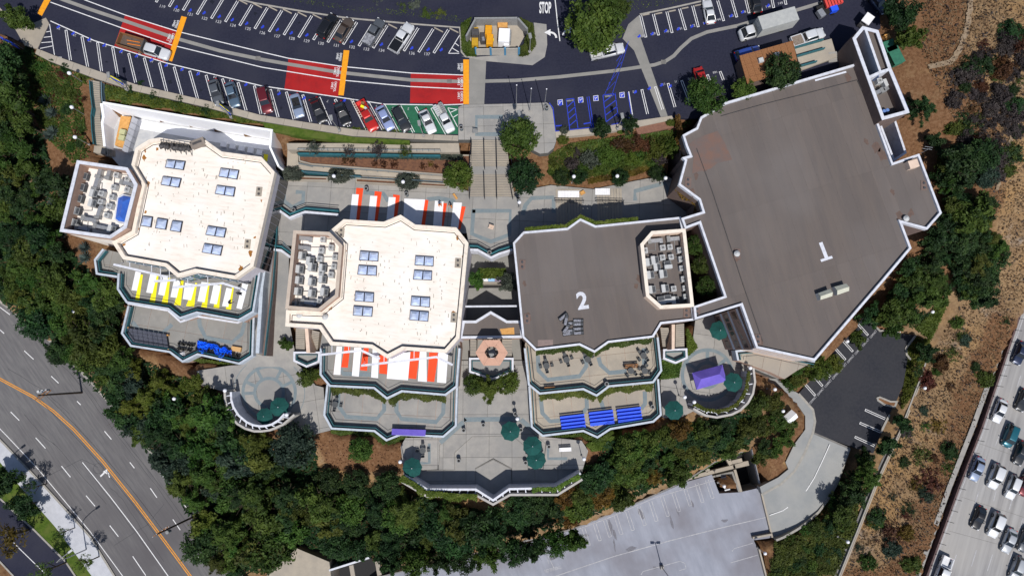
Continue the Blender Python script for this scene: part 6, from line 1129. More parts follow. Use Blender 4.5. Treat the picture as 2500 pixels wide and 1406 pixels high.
p_ = wellset(140, 380, 6.39, [(920, 300), (1095, 365), (880, 490), (1090, 530), (685, 590), (845, 640), (670, 720), (810, 785), (770, 930)], [(405, 315), (360, 490), (320, 665), (285, 860), (245, 1040), (570, 590), (550, 740), (850, 1150)], [(600, 430, 1), (640, 880, 1), (660, 240, 1), (800, 265, 1), (480, 990), (380, 1130), (660, 1110), (1080, 430)], .9, -12, 'far left rooftop well'); p_.parent = A; p_.location = -A.location
p_ = wellset(690, 550, 6.39, [(625, 215), (755, 345), (605, 390), (580, 525), (815, 495), (800, 640), (755, 770), (175, 1225), (575, 1190), (600, 740)], [(430, 555), (265, 685), (255, 855), (240, 1030), (455, 880), (455, 1060), (620, 840), (650, 1040), (305, 475), (620, 660), (460, 650)], [(310, 345), (330, 200), (400, 1200)], .9, -5, 'centre rooftop well'); p_.parent = B; p_.location = -B.location
p_ = wellset(1550, 545, 6.39, [(155, 425), (435, 380), (548, 370), (700, 420), (430, 535), (565, 525), (725, 560), (735, 700), (765, 870), (785, 1010), (605, 1020), (800, 1145)], [(310, 575), (345, 685), (440, 790), (240, 805), (265, 1035), (470, 1015), (410, 1205, 1), (515, 650, 1), (515, 1180, 1), (630, 1200), (220, 605)], [(315, 270), (615, 240)], ZC-.1, 6, 'block 2 rooftop well'); p_.parent = Cb; p_.location = -Cb.location
for k, (pr, nm, x, y, a, lab, cat) in enumerate(((pack, 'package_unit', 2163, 203, 20, 'white boxy plant unit at the top of the tower lower roof', 'plant unit'), (ductp, 'duct_unit', 2146, 224, 25, 'left white duct across the tower lower roof', 'duct'), (ductp, 'duct_unit', 2164, 217, 25, 'right white duct across the tower lower roof', 'duct'), (cond, 'condenser_unit', 2146, 199, 10, 'brown-shaded condenser in the tower lower roof corner', 'condenser'), (pack, 'package_unit', 2176, 340, 20, 'boxy plant unit in the narrow court below the tower', 'plant unit'))):
    z = 3.2 if y < 300 else -3.4; q = P(x, y, z+.6); place(pr, nm, (q.x, q.y, z), R(a), lab, cat)
for k, (x, y) in enumerate(((2158, 272), (2166, 270))): q = P(x, y, 4.0); tag(build(MB().cyl(q.x, q.y, 3.2, 4.1, .32, 12).cyl(q.x, q.y, 4.1, 4.15, .26, 12), 'barrel', mat('barrel_blue', (.12, .22, .5)), loc=(q.x, q.y, 3.2)), ('left', 'right')[k]+' blue barrel at the bottom of the tower lower roof', 'barrel', 'blue barrels on the tower')
# drain trays, vents and boxes on the roofs
for par, lst, z, m in ((A, [(632, 468), (604, 596)], ZA, conc_warm), (B, [(833, 568), (1118, 642), (1108, 775)], ZB, conc_warm), (Cb, [(1275, 646), (1287, 778), (1676, 764)], ZC, stucco_dark), (D, [(1702, 760), (1851, 828), (1680, 445), (2256, 453), (1800, 619)], ZD, stucco_dark)):
    for x, y in lst:
        q = P(x, y, z+.1); o = build(MB().box(q.x, q.y, z+.05, 1.0, 1.6, .1, R(-4)), 'drain_tray', m, par)
        for s in (-.4, .4): build(MB().cyl(q.x, q.y+s, z+.1, z+.22, .2, 8), 'drain_dome', fan_dark if par in (Cb, D) else sign_grey, o)
for par, lst, z in ((B, [(730, 769), (793, 774)], ZB), (D, [(2214, 533), (1800, 619)], ZD)):
    for x, y in lst: q = P(x, y, z+.6); o = build(MB().cyl(q.x, q.y, z, z+.5, .35, 10).cyl(q.x, q.y, z+.5, z+.75, .5, 10, .15), 'roof_vent', hvac_l, par)
q = P(2231, 400, ZD+1.2); build(MB().box(q.x, q.y, ZD+.6, 1.6, 1.3, 1.2, R(15)), 'roof_box', stucco_cream, D); q = P(2252, 372, ZD+.5); build(MB().tube((q.x, q.y, ZD), (q.x, q.y, ZD+2.2), .05).tube((q.x-.6, q.y+.3, ZD+1.5), (q.x+.9, q.y+.1, ZD+1.5), .03).tube((q.x-.5, q.y+.5, ZD+1.9), (q.x+.8, q.y+.3, ZD+1.9), .03), 'antenna', steel, D)
q = P(1955, 205, ZD+.1)
e = PP([(1990, 197), (2066, 176)], ZD+.06); build(MB().ribbon(e, .3), 'roof_strip', coping_w, D)
# piled loungers on roof 2
lounge = proto('sun_lounger', [('frame', MB().box(0, 0, .12, 1.7, .06, .1).box(0, .55, .12, 1.7, .06, .1).box(-.82, .27, .12, .06, .6, .1).box(.82, .27, .12, .06, .6, .1), black), ('mesh_seat', MB().box(0, .27, .16, 1.55, .42, .04), mat('mesh_grey', (.3, .31, .36), (.1, .1, .12), 6)), ('headrest', MB().box(.6, .27, .24, .4, .44, .05), fan_dark)])
for k, (x, y, a, dz) in enumerate([(1412, 783, 0, 0), (1412, 792, 2, 0), (1412, 803, 4, 0), (1413, 813, 5, 0), (1386, 779, 78, .4), (1391, 790, 8, 0), (1386, 801, 55, .3), (1391, 808, 6, 0), (1387, 815, 8, 0), (1378, 773, 40, .3)]):
    q = P(x, y, ZC+.2+dz); place(lounge, 'sun_lounger', (q.x, q.y-.25, ZC+.02+dz), R(a), f'grey mesh lounger in the pile on roof 2, {nth(k)} of the pile', 'lounger', 'loungers piled on roof 2')
# ================================================================== lamps
def lamp_proto(name, h): return proto(name, [('pole', MB().cyl(0, 0, 0, h, .07, 8, .05), steel), ('base', MB().cyl(0, 0, 0, .35, .18, 8), conc), ('globe', MB().ball(0, 0, h+.28, .33, 12, 8), globe_m), ('collar', MB().cyl(0, 0, h-.08, h+.03, .12, 8), steel)])
lampP = lamp_proto('globe_lamp', 3.6)
def headbox(x, y, zg, h): return None
for k, (x, y, zg, w_) in enumerate([(169, 179, -1.2, 'at the top of the slope left of the grey stairs, uppermost'), (175, 262, -3.0, 'left of the grey stairs beside the agaves'), (183, 335, -4.6, 'left of the grey stairs, nearest the far left rooftop well'), (196, 687, -10.5, 'among trees below the far left rooftop well'), (180, 760, -14, 'among the trees above the street bend'), (815, 430, ZU, 'beside the second round shrub of the ramp garden'), (984, 444, ZU, 'beside the third round shrub of the ramp garden'), (1268, 494, ZU, 'on the plaza right of the main stairs'), (1401, 431, ZU, 'beside the first round shrub right of the plaza stairs'), (1507, 430, ZU, 'beside the shrub above the narrower white cloth'), (1625, 435, ZU, 'in shade at the right end of the plaza'), (425, 973, -13, 'in the woods left of the round plaza'), (549, 953, ZS, 'at the left end of the curved left pergola'), (700, 1012, ZS, 'at the right end of the curved left pergola'), (1263, 1022, ZS, 'at the top edge of the stepped court'), (977, 1127, ZS, 'at the left end of the stepped court'), (1426, 1120, ZS, 'at the right end of the stepped court'), (1832, 898, ZS, 'at the upper end of the curved right pergola'), (1695, 981, ZS, 'at the lower end of the curved right pergola'), (1672, 969, ZS, 'shaded beside the umbrella left of the right round plaza'), (1892, 950, -13, 'in the shrubs right of the right round plaza'), (2258, 947, ZL, 'over the verge right of the lower lot'), (2277, 761, ZL+1, 'at the hedge above the lower lot'), (1912, 1003, -16, 'beside the small shed'), (1868, 1350, ZG, 'at the right end of the garage deck'), (2070, 1322, ZL, 'over the ditch at the bottom'), (1768, 1186, ZG, 'on the garage steel stairs'), (2069, 833, ZL, 'in the hedge along the compact stalls')]):
    q = P(x, y, zg+3.9); place(lampP, 'globe_lamp', (q.x, q.y, zg), 0, 'white globe lamp '+w_, 'lamp', 'white globe lamps on poles')
signP = proto('banner_lamp', [('pole', MB().cyl(0, 0, 0, 5.2, .09, 8, .06), steel), ('head', MB().box(0, .3, 5.2, .5, .9, .16), hvac), ('arm', MB().box(0, .0, 5.1, .12, .5, .1), steel), ('footing', MB().cyl(0, 0, 0, .5, .25, 8), conc)])
for k, (x, y, zg, w_) in enumerate([(265, 187, 0, 'by the head of the grey stairs'), (532, 258, -.4, 'beside the two leftmost parked cars'), (809, 292, .1, 'below the black cars'), (1024, 305, .1, 'below the green stalls'), (1520, 287, .1, 'behind the blue bays'), (1295, 92, .1, 'beside the equipment yard'), (1268, 280, .1, 'in the forecourt tree')]):
    q = P(x, y, zg+5.2); place(signP, 'banner_lamp', (q.x, q.y, zg), R(10), 'tall flat-headed lamp post '+w_, 'lamp', 'flat-headed lamp posts of the car park')
# banners on posts by the stairs, garage lamps, street lamps
for k, (x, y, a, body, w_, z) in enumerate([(282, 192, -28, 'MITZVAH', 'at the head of the grey stairs', .1), (546, 262, -38, 'SUMMER', 'beside the leftmost parked cars', 0), (20, 100, -27, 'MON', 'in the upper left corner', -.3)]):
    q = P(x, y, z+1.6); t = thing('banner', f'blue and yellow banner on two poles {w_}', 'banner', (q.x, q.y, z), 'blue and yellow banners along the car park'); ca, sa = math.cos(R(a)), math.sin(R(a)); L_ = 1.3 if k < 2 else 1.7
    v = [Vector((q.x+s*L_*ca, q.y+s*L_*sa-.35*(1-u), z+.75+u*1.3)) for u, s in ((0, -1), (0, 1), (1, 1), (1, -1))]; up_ = [v[0].lerp(v[3], .6), v[1].lerp(v[2], .6)]
    build(MB().add([v[0], v[1], up_[1], up_[0]], [(0, 1, 2, 3)]), 'lower_panel', blue_bench, t); build(MB().add([up_[0], up_[1], v[2], v[3]], [(0, 1, 2, 3)]), 'upper_panel', yellow_p if k < 2 else blue_bench, t)
    for s in (-1, 1): build(MB().cyl(q.x+s*L_*ca, q.y+s*L_*sa+.05, z, z+2.1, .04, 5), 'pole', steel, t)
    o = txt(body, 'lettering', yellow_p, x, y+3, z+1.3, 7.5 if k < 2 else 10, 0, t, sx=.8, bold=.02); o.data.transform(Matrix.Rotation(R(a), 4, 'Z') @ Matrix.Rotation(R(72), 4, 'X')); o.location.z += .1; o.location.y -= .32
for k, (x, y, dx, dy, w_) in enumerate([(1619, 1385, 12, 14, 'in the middle of the garage deck')]):
    q = P(x-4, y-2, ZG); t = thing('deck_lamp', 'tall double-headed lamp '+w_, 'lamp', q); build(MB().cyl(q.x, q.y, ZG, ZG+7, .11, 8, .07), 'pole', steel, t)
    for s in (-1, 1): build(MB().box(q.x+s*.6, q.y, ZG+7.1, .7, .4, .18), 'head', hvac_l, t)
    build(MB().box(q.x, q.y, ZG+7.05, 1.0, .1, .1), 'arm', steel, t); build(MB().box(q.x, q.y, ZG+.4, .6, .6, .8), 'footing', conc, t)
def street_lamp(x0, y0, dx, dy, lab, zg=ZST):
    q = P(x0, y0, zg); t = thing('street_lamp', lab, 'lamp', q); h = 8.0; d = Vector((dx, dy, 0)).normalized()
    build(MB().cyl(q.x, q.y, zg, zg+h, .13, 8, .08), 'pole', steel, t); b_ = Vector((q.x, q.y, zg+h)); pts_ = [b_, b_+d*.8+Vector((0, 0, .5)), b_+d*2.2+Vector((0, 0, .8)), b_+d*3.2+Vector((0, 0, .8))]; build(MB().path(pts_, .07), 'arm', steel, t); e = b_+d*3.5+Vector((0, 0, .78)); build(MB().box(e.x, e.y, e.z, .9, .35, .15, math.atan2(d.y, d.x)), 'head', hvac_l, t)
street_lamp(212, 1340, 1, .75, 'curved-arm street lamp on the pale sidewalk at the bottom left')
street_lamp(30, 1190, 1, .8, 'curved-arm street lamp at the left edge of the street')
# utility pole with cross arm and wires
up_ = thing('utility_pole', 'dark timber utility pole leaning over the street near the bottom', 'utility pole', P(470, 1262, ZST)); b_ = P(470, 1262, ZST)
build(MB().cyl(b_.x, b_.y, ZST, ZST+12, .2, 8, .14), 'pole', mat('pole_timber', (.05, .035, .025), (.035, .025, .02), 2), up_)
for z, L_ in ((11.2, 1.5), (10.0, 1.2)):
    build(MB().box(b_.x, b_.y+.15, ZST+z, 2*L_, .12, .14, R(35)), 'cross_arm', wood, up_)
    for s in (-.9, -.4, .4, .9): build(MB().cyl(b_.x+s*L_*math.cos(R(35)), b_.y+.15+s*L_*math.sin(R(35)), ZST+z+.07, ZST+z+.3, .05, 6), 'insulator', globe_m, up_)
build(MB().cyl(b_.x+.3, b_.y-.4, ZST+8.5, ZST+9.5, .3, 10), 'transformer', hvac, up_)
up2 = thing('utility_pole', 'dark timber utility pole across the street near the bend', 'utility pole', P(82, 968, ZST)); b2 = P(200, 958, ZST)
up2.location = b2; build(MB().cyl(b2.x, b2.y, ZST, ZST+11.5, .2, 8, .14), 'pole', MAT['pole_timber'], up2)
for z in (10.8, 9.8): build(MB().box(b2.x, b2.y, ZST+z, 2.6, .12, .14, R(40)), 'cross_arm', wood, up2)
for k in range(3): build(MB().cyl(b2.x-.9+.7*k, b2.y+.6+.1*k, ZST+9.6, ZST+10.4, .25, 8), 'transformer', hvac_l, up2)
for s in (-.7, .7):
    a, c_ = Vector((b_.x+s*.8, b_.y+s*.6, ZST+11.4)), Vector((b2.x+s*.8, b2.y+s*.6, ZST+11)); n = 12
    pts_ = [a.lerp(c_, i/n)-Vector((0, 0, 1.2*4*(i/n)*(1-i/n))) for i in range(n+1)]; build(MB().path(pts_, .025, 4), 'wire', black, up_)
# ================================================================== flagpoles
for k, (x, y, w_) in enumerate([(1327.6, 272.6, 'rightmost of three, beside the round kerb'), (1293.3, 271.4, 'middle one of three'), (1260.5, 263.7, 'leftmost of three, behind the forecourt tree')]):
    q = P(x, y, .13); t = thing('flagpole', 'slender bare steel flagpole, '+w_, 'flagpole', q, 'flagpoles on the forecourt'); build(MB().cyl(q.x, q.y, .13, 9, .08, 8, .04), 'pole', steel, t); build(MB().ball(q.x, q.y, 9.08, .11), 'finial', globe_m, t); build(MB().cyl(q.x, q.y, .13, .35, .2, 8), 'base', conc, t)
# ================================================================== umbrellas, tables, chairs, bins
def umb_mesh(r=1.45, n=8):
    mb = MB()
    for k in range(n):
        a0, a1 = 2*math.pi*k/n, 2*math.pi*(k+1)/n; mb.add([(0, 0, 2.75), (r*math.cos(a0), r*math.sin(a0), 2.2), (r*math.cos((a0+a1)/2)*.9, r*math.sin((a0+a1)/2)*.9, 2.24), (r*math.cos(a1), r*math.sin(a1), 2.2)], [(0, 1, 2), (0, 2, 3)])
    return mb
ribs = MB()
for k in range(8): a = 2*math.pi*k/8; ribs.tube((0, 0, 2.76), (1.45*math.cos(a), 1.45*math.sin(a), 2.21), .02, 4)
umbP = proto('parasol', [('canopy', umb_mesh(), green_canvas), ('ribs', ribs, MAT['green_canvas']), ('pole', MB().cyl(0, 0, 0, 2.8, .04, 8), steel), ('base', MB().cyl(0, 0, 0, .12, .38, 12), conc), ('finial', MB().ball(0, 0, 2.82, .06), globe_m)])
for k, (x, y, z, w_) in enumerate([(1246, 1052, ZS-.3, 'at the top of the stepped court'), (1300, 1088, ZS-.3, 'upper of the touching pair in the stepped court'), (1309, 1121, ZS-.6, 'lower of the touching pair in the stepped court'), (1007, 1141, ZS, 'at the left end of the stepped court'), (683, 993, ZS, 'right of two inside the left pergola'), (645, 1016, ZS, 'left of two inside the left pergola'), (1755, 807, ZS, 'beside the stepped facade of the hall'), (1789, 933, ZS, 'right of the purple tent'), (1645, 1001, ZS, 'left of the right curved pergola')]):
    q = P(x, y, z+2.5); place(umbP, 'parasol', (q.x, q.y, z+.05), R(10+13*k), 'dark green octagonal parasol '+w_, 'parasol', 'dark green parasols', 1.18 if k != 5 else 1.0)
wire = mat('wire_mesh', (.045, .05, .055), (.08, .085, .09), 8, rough=.5)
def chair_mb():
    mb = MB().box(0, 0, .45, .48, .48, .03)
    for sx in (-.22, .22):
        for sy in (-.22, .22): mb.cyl(sx, sy, 0, .45, .02, 5)
    return mb
tblP = proto('mesh_table', [('table_top', MB().cyl(0, 0, .72, .75, .55, 12), wire), ('pedestal', MB().cyl(0, 0, 0, .72, .05, 6), wire), ('foot', MB().box(0, 0, .02, .7, .08, .04).box(0, 0, .02, .08, .7, .04), wire)])
chrP = proto('mesh_chair', [('seat', MB().box(0, 0, .45, .48, .48, .03), wire), ('backrest', MB().box(0, .24, .7, .48, .03, .45), wire)]+[('leg', MB().cyl(sx, sy, 0, .45, .02, 5), wire) for sx in (-.22, .22) for sy in (-.22, .22)]+[('armrest', MB().box(sx, 0, .65, .04, .44, .03), wire) for sx in (-.24, .24)])
for k, (x, y, z, w_) in enumerate([(1334, 893, -3.2, 'leftmost on the upper terrace of block 2'), (1383, 878, -3.2, 'below the ivy of block 2'), (1435, 877, -3.2, 'half under ivy above block 2 upper terrace'), (1571, 868, -3.2, 'above the brown bench'), (1540, 905, -3.2, 'below the brown bench'), (1574, 905, -3.2, 'right of the brown bench'), (818, 987, -7.2, 'on the centre white block terrace'), (1032, 1099, ZS, 'left of the stepped court')]):
    q = P(x, y, z+.7); place(tblP, 'mesh_table', (q.x, q.y, z+.05), R(20*k), 'dark wire mesh table '+w_, 'table', 'wire mesh patio tables')
    for j in range(4):
        a = R(90*j+12*k+8); place(chrP, 'mesh_chair', (q.x+.95*math.cos(a), q.y+.95*math.sin(a), z+.05), a-math.pi/2, f'wire chair at the {["right", "top", "left", "bottom"][j]} of the table {w_}', 'chair', 'wire mesh patio chairs')
binP = proto('litter_bin', [('drum', MB().cyl(0, 0, 0, .95, .3, 12, .34), mat('bin_grey', (.09, .12, .14), (.06, .08, .1), 3)), ('rim', MB().cyl(0, 0, .95, 1.0, .37, 12), hvac), ('opening', MB().cyl(0, 0, .99, 1.01, .24, 12), black)])
for k, (x, y, z, w_) in enumerate([(1126, 312, .13, 'on the forecourt beside the green stalls'), (1335, 262, .13, 'beside the rightmost flagpole'), (894, 461, ZU, 'above the first red panel'), (992, 474, ZU, 'below the third round shrub'), (1266, 484, ZU, 'beside the plaza globe lamp'), (717, 513, ZU, 'at the zigzag parapet point'), (1195, 617, ZU, 'at the V-shaped parapet point'), (1132, 1050, ZS-.3, 'at the left of the stepped court ring'), (1180, 1037, ZS-.3, 'at the top of the stepped court ring'), (1272, 1049, ZS-.3, 'right of the topmost court parasol'), (1340, 1090, ZS, 'at the right wing of the stepped court'), (1120, 1124, ZS-.6, 'on the court floor, left side'), (1283, 1129, ZS-.6, 'on the court floor, right side'), (1481, 937, -3.2, 'on the block 2 upper terrace parapet'), (1593, 993, -7.2, 'on the block 2 lower terrace'), (1258, 1010, ZS, 'on the walk above the stepped court')]):
    q = P(x, y, z+.9); place(binP, 'litter_bin', (q.x, q.y, z+.05), 0, 'round grey litter bin '+w_, 'bin', 'round litter bins')
# blue benches on the lower terrace of block 2
bz = -7.2
bench = proto('blue_bench', [('seat', MB().box(0, 0, .5, 4.2, .42, .06), blue_bench), ('backrest', MB().box(0, .3, .75, 4.2, .12, .3), blue_bench)]+[('leg', MB().box(s, 0, .24, .08, .4, .48), steel) for s in (-1.9, 0, 1.9)])
k = 0
for ci, (cx, cy) in enumerate(((1399, 1031), (1469, 1021), (1537, 1014))):
    for r_ in range(4):
        q = P(cx+1.2*(r_-1.5), cy+(r_-1.5)*8.6, bz+.6); place(bench, 'blue_bench', (q.x, q.y, bz+.05), R(6.5), f'long blue bench, {nth(r_)} row from the top in the {["left", "middle", "right"][ci]} block of benches', 'bench', 'blue benches on the lower terrace of block 2')
# purple tent
tt = thing('canopy_tent', 'purple rectangular canopy tent with ridge on the right round plaza', 'tent', P(1731, 920, ZS))
zc_ = ZS+2.6; c = PP([(1690, 910), (1764, 890), (1774, 930), (1701, 951)], zc_); rg = [P(1712, 925, zc_+1.0), P(1757, 913, zc_+1.0)]
build(MB().add(c+rg, [(0, 4, 5, 1), (1, 5, 2), (2, 5, 4, 3), (3, 4, 0)]), 'canopy', purple, tt)
for i in range(4): a, b2_ = c[i], c[(i+1) % 4]; build(MB().add([a, b2_, b2_-Vector((0, 0, .3)), a-Vector((0, 0, .3))], [(0, 1, 2, 3)]), 'valance', purple, tt); build(MB().cyl(a.x, a.y, ZS, zc_, .05, 6), 'leg', steel, tt)
q = P(1690, 925, ZS+1); 
o = thing('purple_cloth', 'purple cloth hanging over the parapet of the centre block lower terrace', 'cloth', P(998, 1052, -6.2)); c = PP([(957, 1046), (1040, 1049), (1038, 1064), (956, 1061)], -6.0)
build(MB().add([c[0], c[1], c[2], c[3], c[3]-Vector((0, .1, .6)), c[2]-Vector((0, .1, .6))], [(0, 1, 2, 3), (3, 2, 5, 4)]), 'cloth', purple, o)
# brown bench, benches and tables
def bench_w(x, y, z, a, label, L_=1.9, m=wood):
    q = P(x, y, z+.5); t = thing('bench', label, 'bench', (q.x, q.y, z+.05)); ca, sa = math.cos(R(a)), math.sin(R(a))
    for s in (-.22, 0, .22): build(MB().box(q.x-s*sa, q.y+s*ca, z+.5, L_, .18, .05, R(a)), 'slat', m, t)
    for s in (-1, 1): build(MB().box(q.x+s*L_*.4*ca, q.y+s*L_*.4*sa, z+.27, .1, .5, .42, R(a)), 'leg', sign_grey, t)
    build(MB().box(q.x-.34*sa, q.y+.34*ca, z+.75, L_, .06, .35, R(a)), 'backrest', m, t)
bench_w(1541, 894, -3.2, 4, 'brown bench between the wire tables of the block 2 terrace', 2.4)
bench_w(1342, 949, -3.2, 2, 'dark brown bench at the lower parapet of the block 2 terrace', 1.8)
bench_w(1380, 1097, ZS, 3, 'white marble bench right of the stepped court', 2.1, white_cloth)
bench_w(1199, 555, ZU, -20, 'pinkish bench block inside the pentagon paving', .9, stucco_cream)
bench_w(1160, 321, .13, -8, 'small grey bench on the forecourt', .9, hvac)
for k, (x, y, w_) in enumerate([(1388, 474, 'wider white cloth laid over the plaza steps'), (1471, 468, 'narrower white cloth laid over the plaza steps')]):
    L_ = (52, 36)[k]; mb = MB(); n = 14; z = ZU+.17
    for i in range(n): a = P(x-L_/2+L_*i/n, y-8, z+.05*(i % 2)); b2_ = P(x-L_/2+L_*(i+1)/n, y-8, z+.05*((i+1) % 2)); c_ = P(x-L_/2+L_*(i+1)/n, y+8, z+.05*((i+1) % 2)); d_ = P(x-L_/2+L_*i/n, y+8, z+.05*(i % 2)); mb.add([a, b2_, c_, d_, a-Vector((0, 0, .2)), d_-Vector((0, 0, .2))], [(0, 3, 2, 1)])
    tag(build(mb, 'white_cloth', white_cloth, loc=P(x, y, ZU)), w_, 'cloth')
for k, (x, y, a, w_) in enumerate([(1422, 470, 30, 'small orange cover beside the wider white cloth')]): q = P(x, y, ZU+.3); tag(build(MB().box(q.x, q.y, ZU+.25, 1.0, .7, .4, R(a), taper=.7), 'orange_cover', wood_l, loc=(q.x, q.y, ZU)), w_, 'cover')
q = P(1111, 479, ZU+.2); tag(build(MB().box(q.x, q.y, ZU+.2, .4, 1.2, .3, R(35), taper=.8), 'orange_kayak_cover', wood_l, loc=(q.x, q.y, ZU)), 'orange bundle at the foot of the bright green round tree', 'bundle')
# tarp and clutter on the lower terrace of the left block
rn = random.Random(11)
t = thing('blue_tarp', 'crumpled bright blue tarpaulin on the lower left terrace', 'tarpaulin', P(520, 845, -7.2)); mb = MB(); nx_, ny_ = 40, 16
grid = [[P(481+2.15*i+rn.random()*1.2, 830+.5*i+(6 if i > 24 else 0)*math.sin(i*.3)**2+1.75*j*(.8+.35*math.sin(i*.31)+.12*math.sin(i*1.3))+rn.random()*.8, -6.95+.35*abs(math.sin(i*.27+j*.5))+.25*abs(math.sin(i*.9-j*.8))+.16*rn.random()) for i in range(nx_)] for j in range(ny_)]
mb.add([v for r_ in grid for v in r_], [(j*nx_+i, (j+1)*nx_+i, (j+1)*nx_+i+1, j*nx_+i+1) for j in range(ny_-1) for i in range(nx_-1)]); build(mb, 'sheet', tarp, t)
stk = proto('stacked_chair', [('seat', MB().box(0, 0, .45, .45, .45, .05), black), ('backrest', MB().box(0, .2, .7, .45, .05, .4), black)]+[('leg', MB().cyl(sx, sy, 0, .45, .02, 4), steel) for sx in (-.2, .2) for sy in (-.2, .2)])
for k in range(26):
    i, j = k % 13, k//13; x, y = 437+7.2*i*(1 if j == 0 else 1.0)+(60 if (j == 1 and i > 4) else 0), 838+13*j+.9*i*(1 if i < 6 else .9)+(8 if i > 5 else 0)
    if x > 596: x = 500+rn.random()*90; y = 858+rn.random()*12
    q = P(x, y, -6.7); place(stk, 'stacked_chair', (q.x, q.y, -7.15), rn.random()*6, f'black chair in the clutter around the blue tarpaulin, {nth(k)} from the left', 'chair', 'black chairs stored on the lower left terrace')
sol_ = thing('solar_deck', 'dark sloping canopy deck at the lower left terrace corner', 'canopy', P(370, 825, -7.2))
for r_ in range(4):
    for c_ in range(8):
        f = lambda u, v: (313+95*u+5*v-2, 800+16*u+34*v)
        q = [f(c_/8+.004, r_/4+.01), f((c_+1)/8-.004, r_/4+.01), f((c_+1)/8-.004, (r_+1)/4-.01), f(c_/8+.004, (r_+1)/4-.01)]; build(MB().prism(XY(q, -6.5), -6.65, -6.5), 'deck_panel', mat('deck_slate', (.055, .06, .085), (.075, .08, .105), 2), sol_)
for x, y in ((312, 800), (409, 818), (316, 836), (411, 852)): v = P(x, y, -6.6); build(MB().box(v.x, v.y, -6.9, .25, .25, .7), 'post', wood_l, sol_)
q = P(577, 852, -6.8); tag(build(MB().box(q.x, q.y, -6.9, 1.7, .8, .5, R(-9)), 'cardboard', mat('cardboard', (.55, .33, .14)), loc=(q.x, q.y, -7.15)), 'pale orange cardboard sheet right of the blue tarpaulin', 'cardboard')
q = P(560, 875, -6.9); tag(build(MB().box(q.x, q.y, -6.95, 1.9, .9, .3, R(-14), taper=.7), 'green_cover', green_canvas, loc=(q.x, q.y, -7.15)), 'folded green cover at the lower right of the clutter', 'cover')
q = P(441, 865, -6.7); tag(build(MB().box(q.x, q.y, -6.9, 1.2, .9, .4, R(20), taper=.6), 'plastic_bundle', white_cloth, loc=(q.x, q.y, -7.15)), 'white plastic bundle at the lower left of the clutter', 'bundle')
# shed beside the ramp
sh = thing('shed', 'small white shed with dark opening on a concrete pad', 'shed', P(1925, 1020, -17)); zsh = gz(P(1928, 1022, -17).x, P(1928, 1022, -17).y)
q = P(1930, 1018, zsh+2); build(MB().box(q.x, q.y, zsh+1, 1.9, 1.4, 2, R(40)), 'wall', hvac_l, sh); v = [Vector((q.x+dx*math.cos(R(40))-dy*math.sin(R(40)), q.y+dx*math.sin(R(40))+dy*math.cos(R(40)), z)) for dx, dy, z in ((-1.1, -.9, zsh+2), (1.1, -.9, zsh+2), (1.1, .9, zsh+2), (-1.1, .9, zsh+2), (-1.1, 0, zsh+2.6), (1.1, 0, zsh+2.6))]
build(MB().add(v, [(0, 1, 5, 4), (2, 3, 4, 5), (0, 4, 3), (1, 2, 5)]), 'roof', white_cloth, sh); q2 = P(1915, 1028, zsh+.1); build(MB().box(q2.x, q2.y, zsh+.05, 3, 2, .2, R(40)), 'pad', conc, sh)
# courtyard planter between centre blocks
cy = thing('planter_box', 'raised planter with white and blue panels in the shaded court', 'planter', P(1198, 680, -8)); 
build(MB().prism(cpoly([(1167, 657), (1235, 657), (1238, 684), (1166, 684)], -6.6), -8.5, -6.6), 'bed', mulch, cy)
for x0, x1, m_ in ((1170, 1178, sign_grey), (1178, 1192, white_cloth), (1192, 1208, mat('panel_lightblue', (.3, .5, .75))), (1208, 1226, mat('panel_mauve', (.25, .2, .28)))): build(MB().prism(cpoly([(x0, 680), (x1-.4, 680), (x1-.4, 687), (x0, 687)], -6.2), -6.4, -6.2), 'bench_panel', m_, cy)
build(MB().prism(cpoly([(1168, 688), (1228, 688), (1228, 692), (1168, 692)], -6.3), -8.5, -6.3), 'wall', conc_warm, cy)
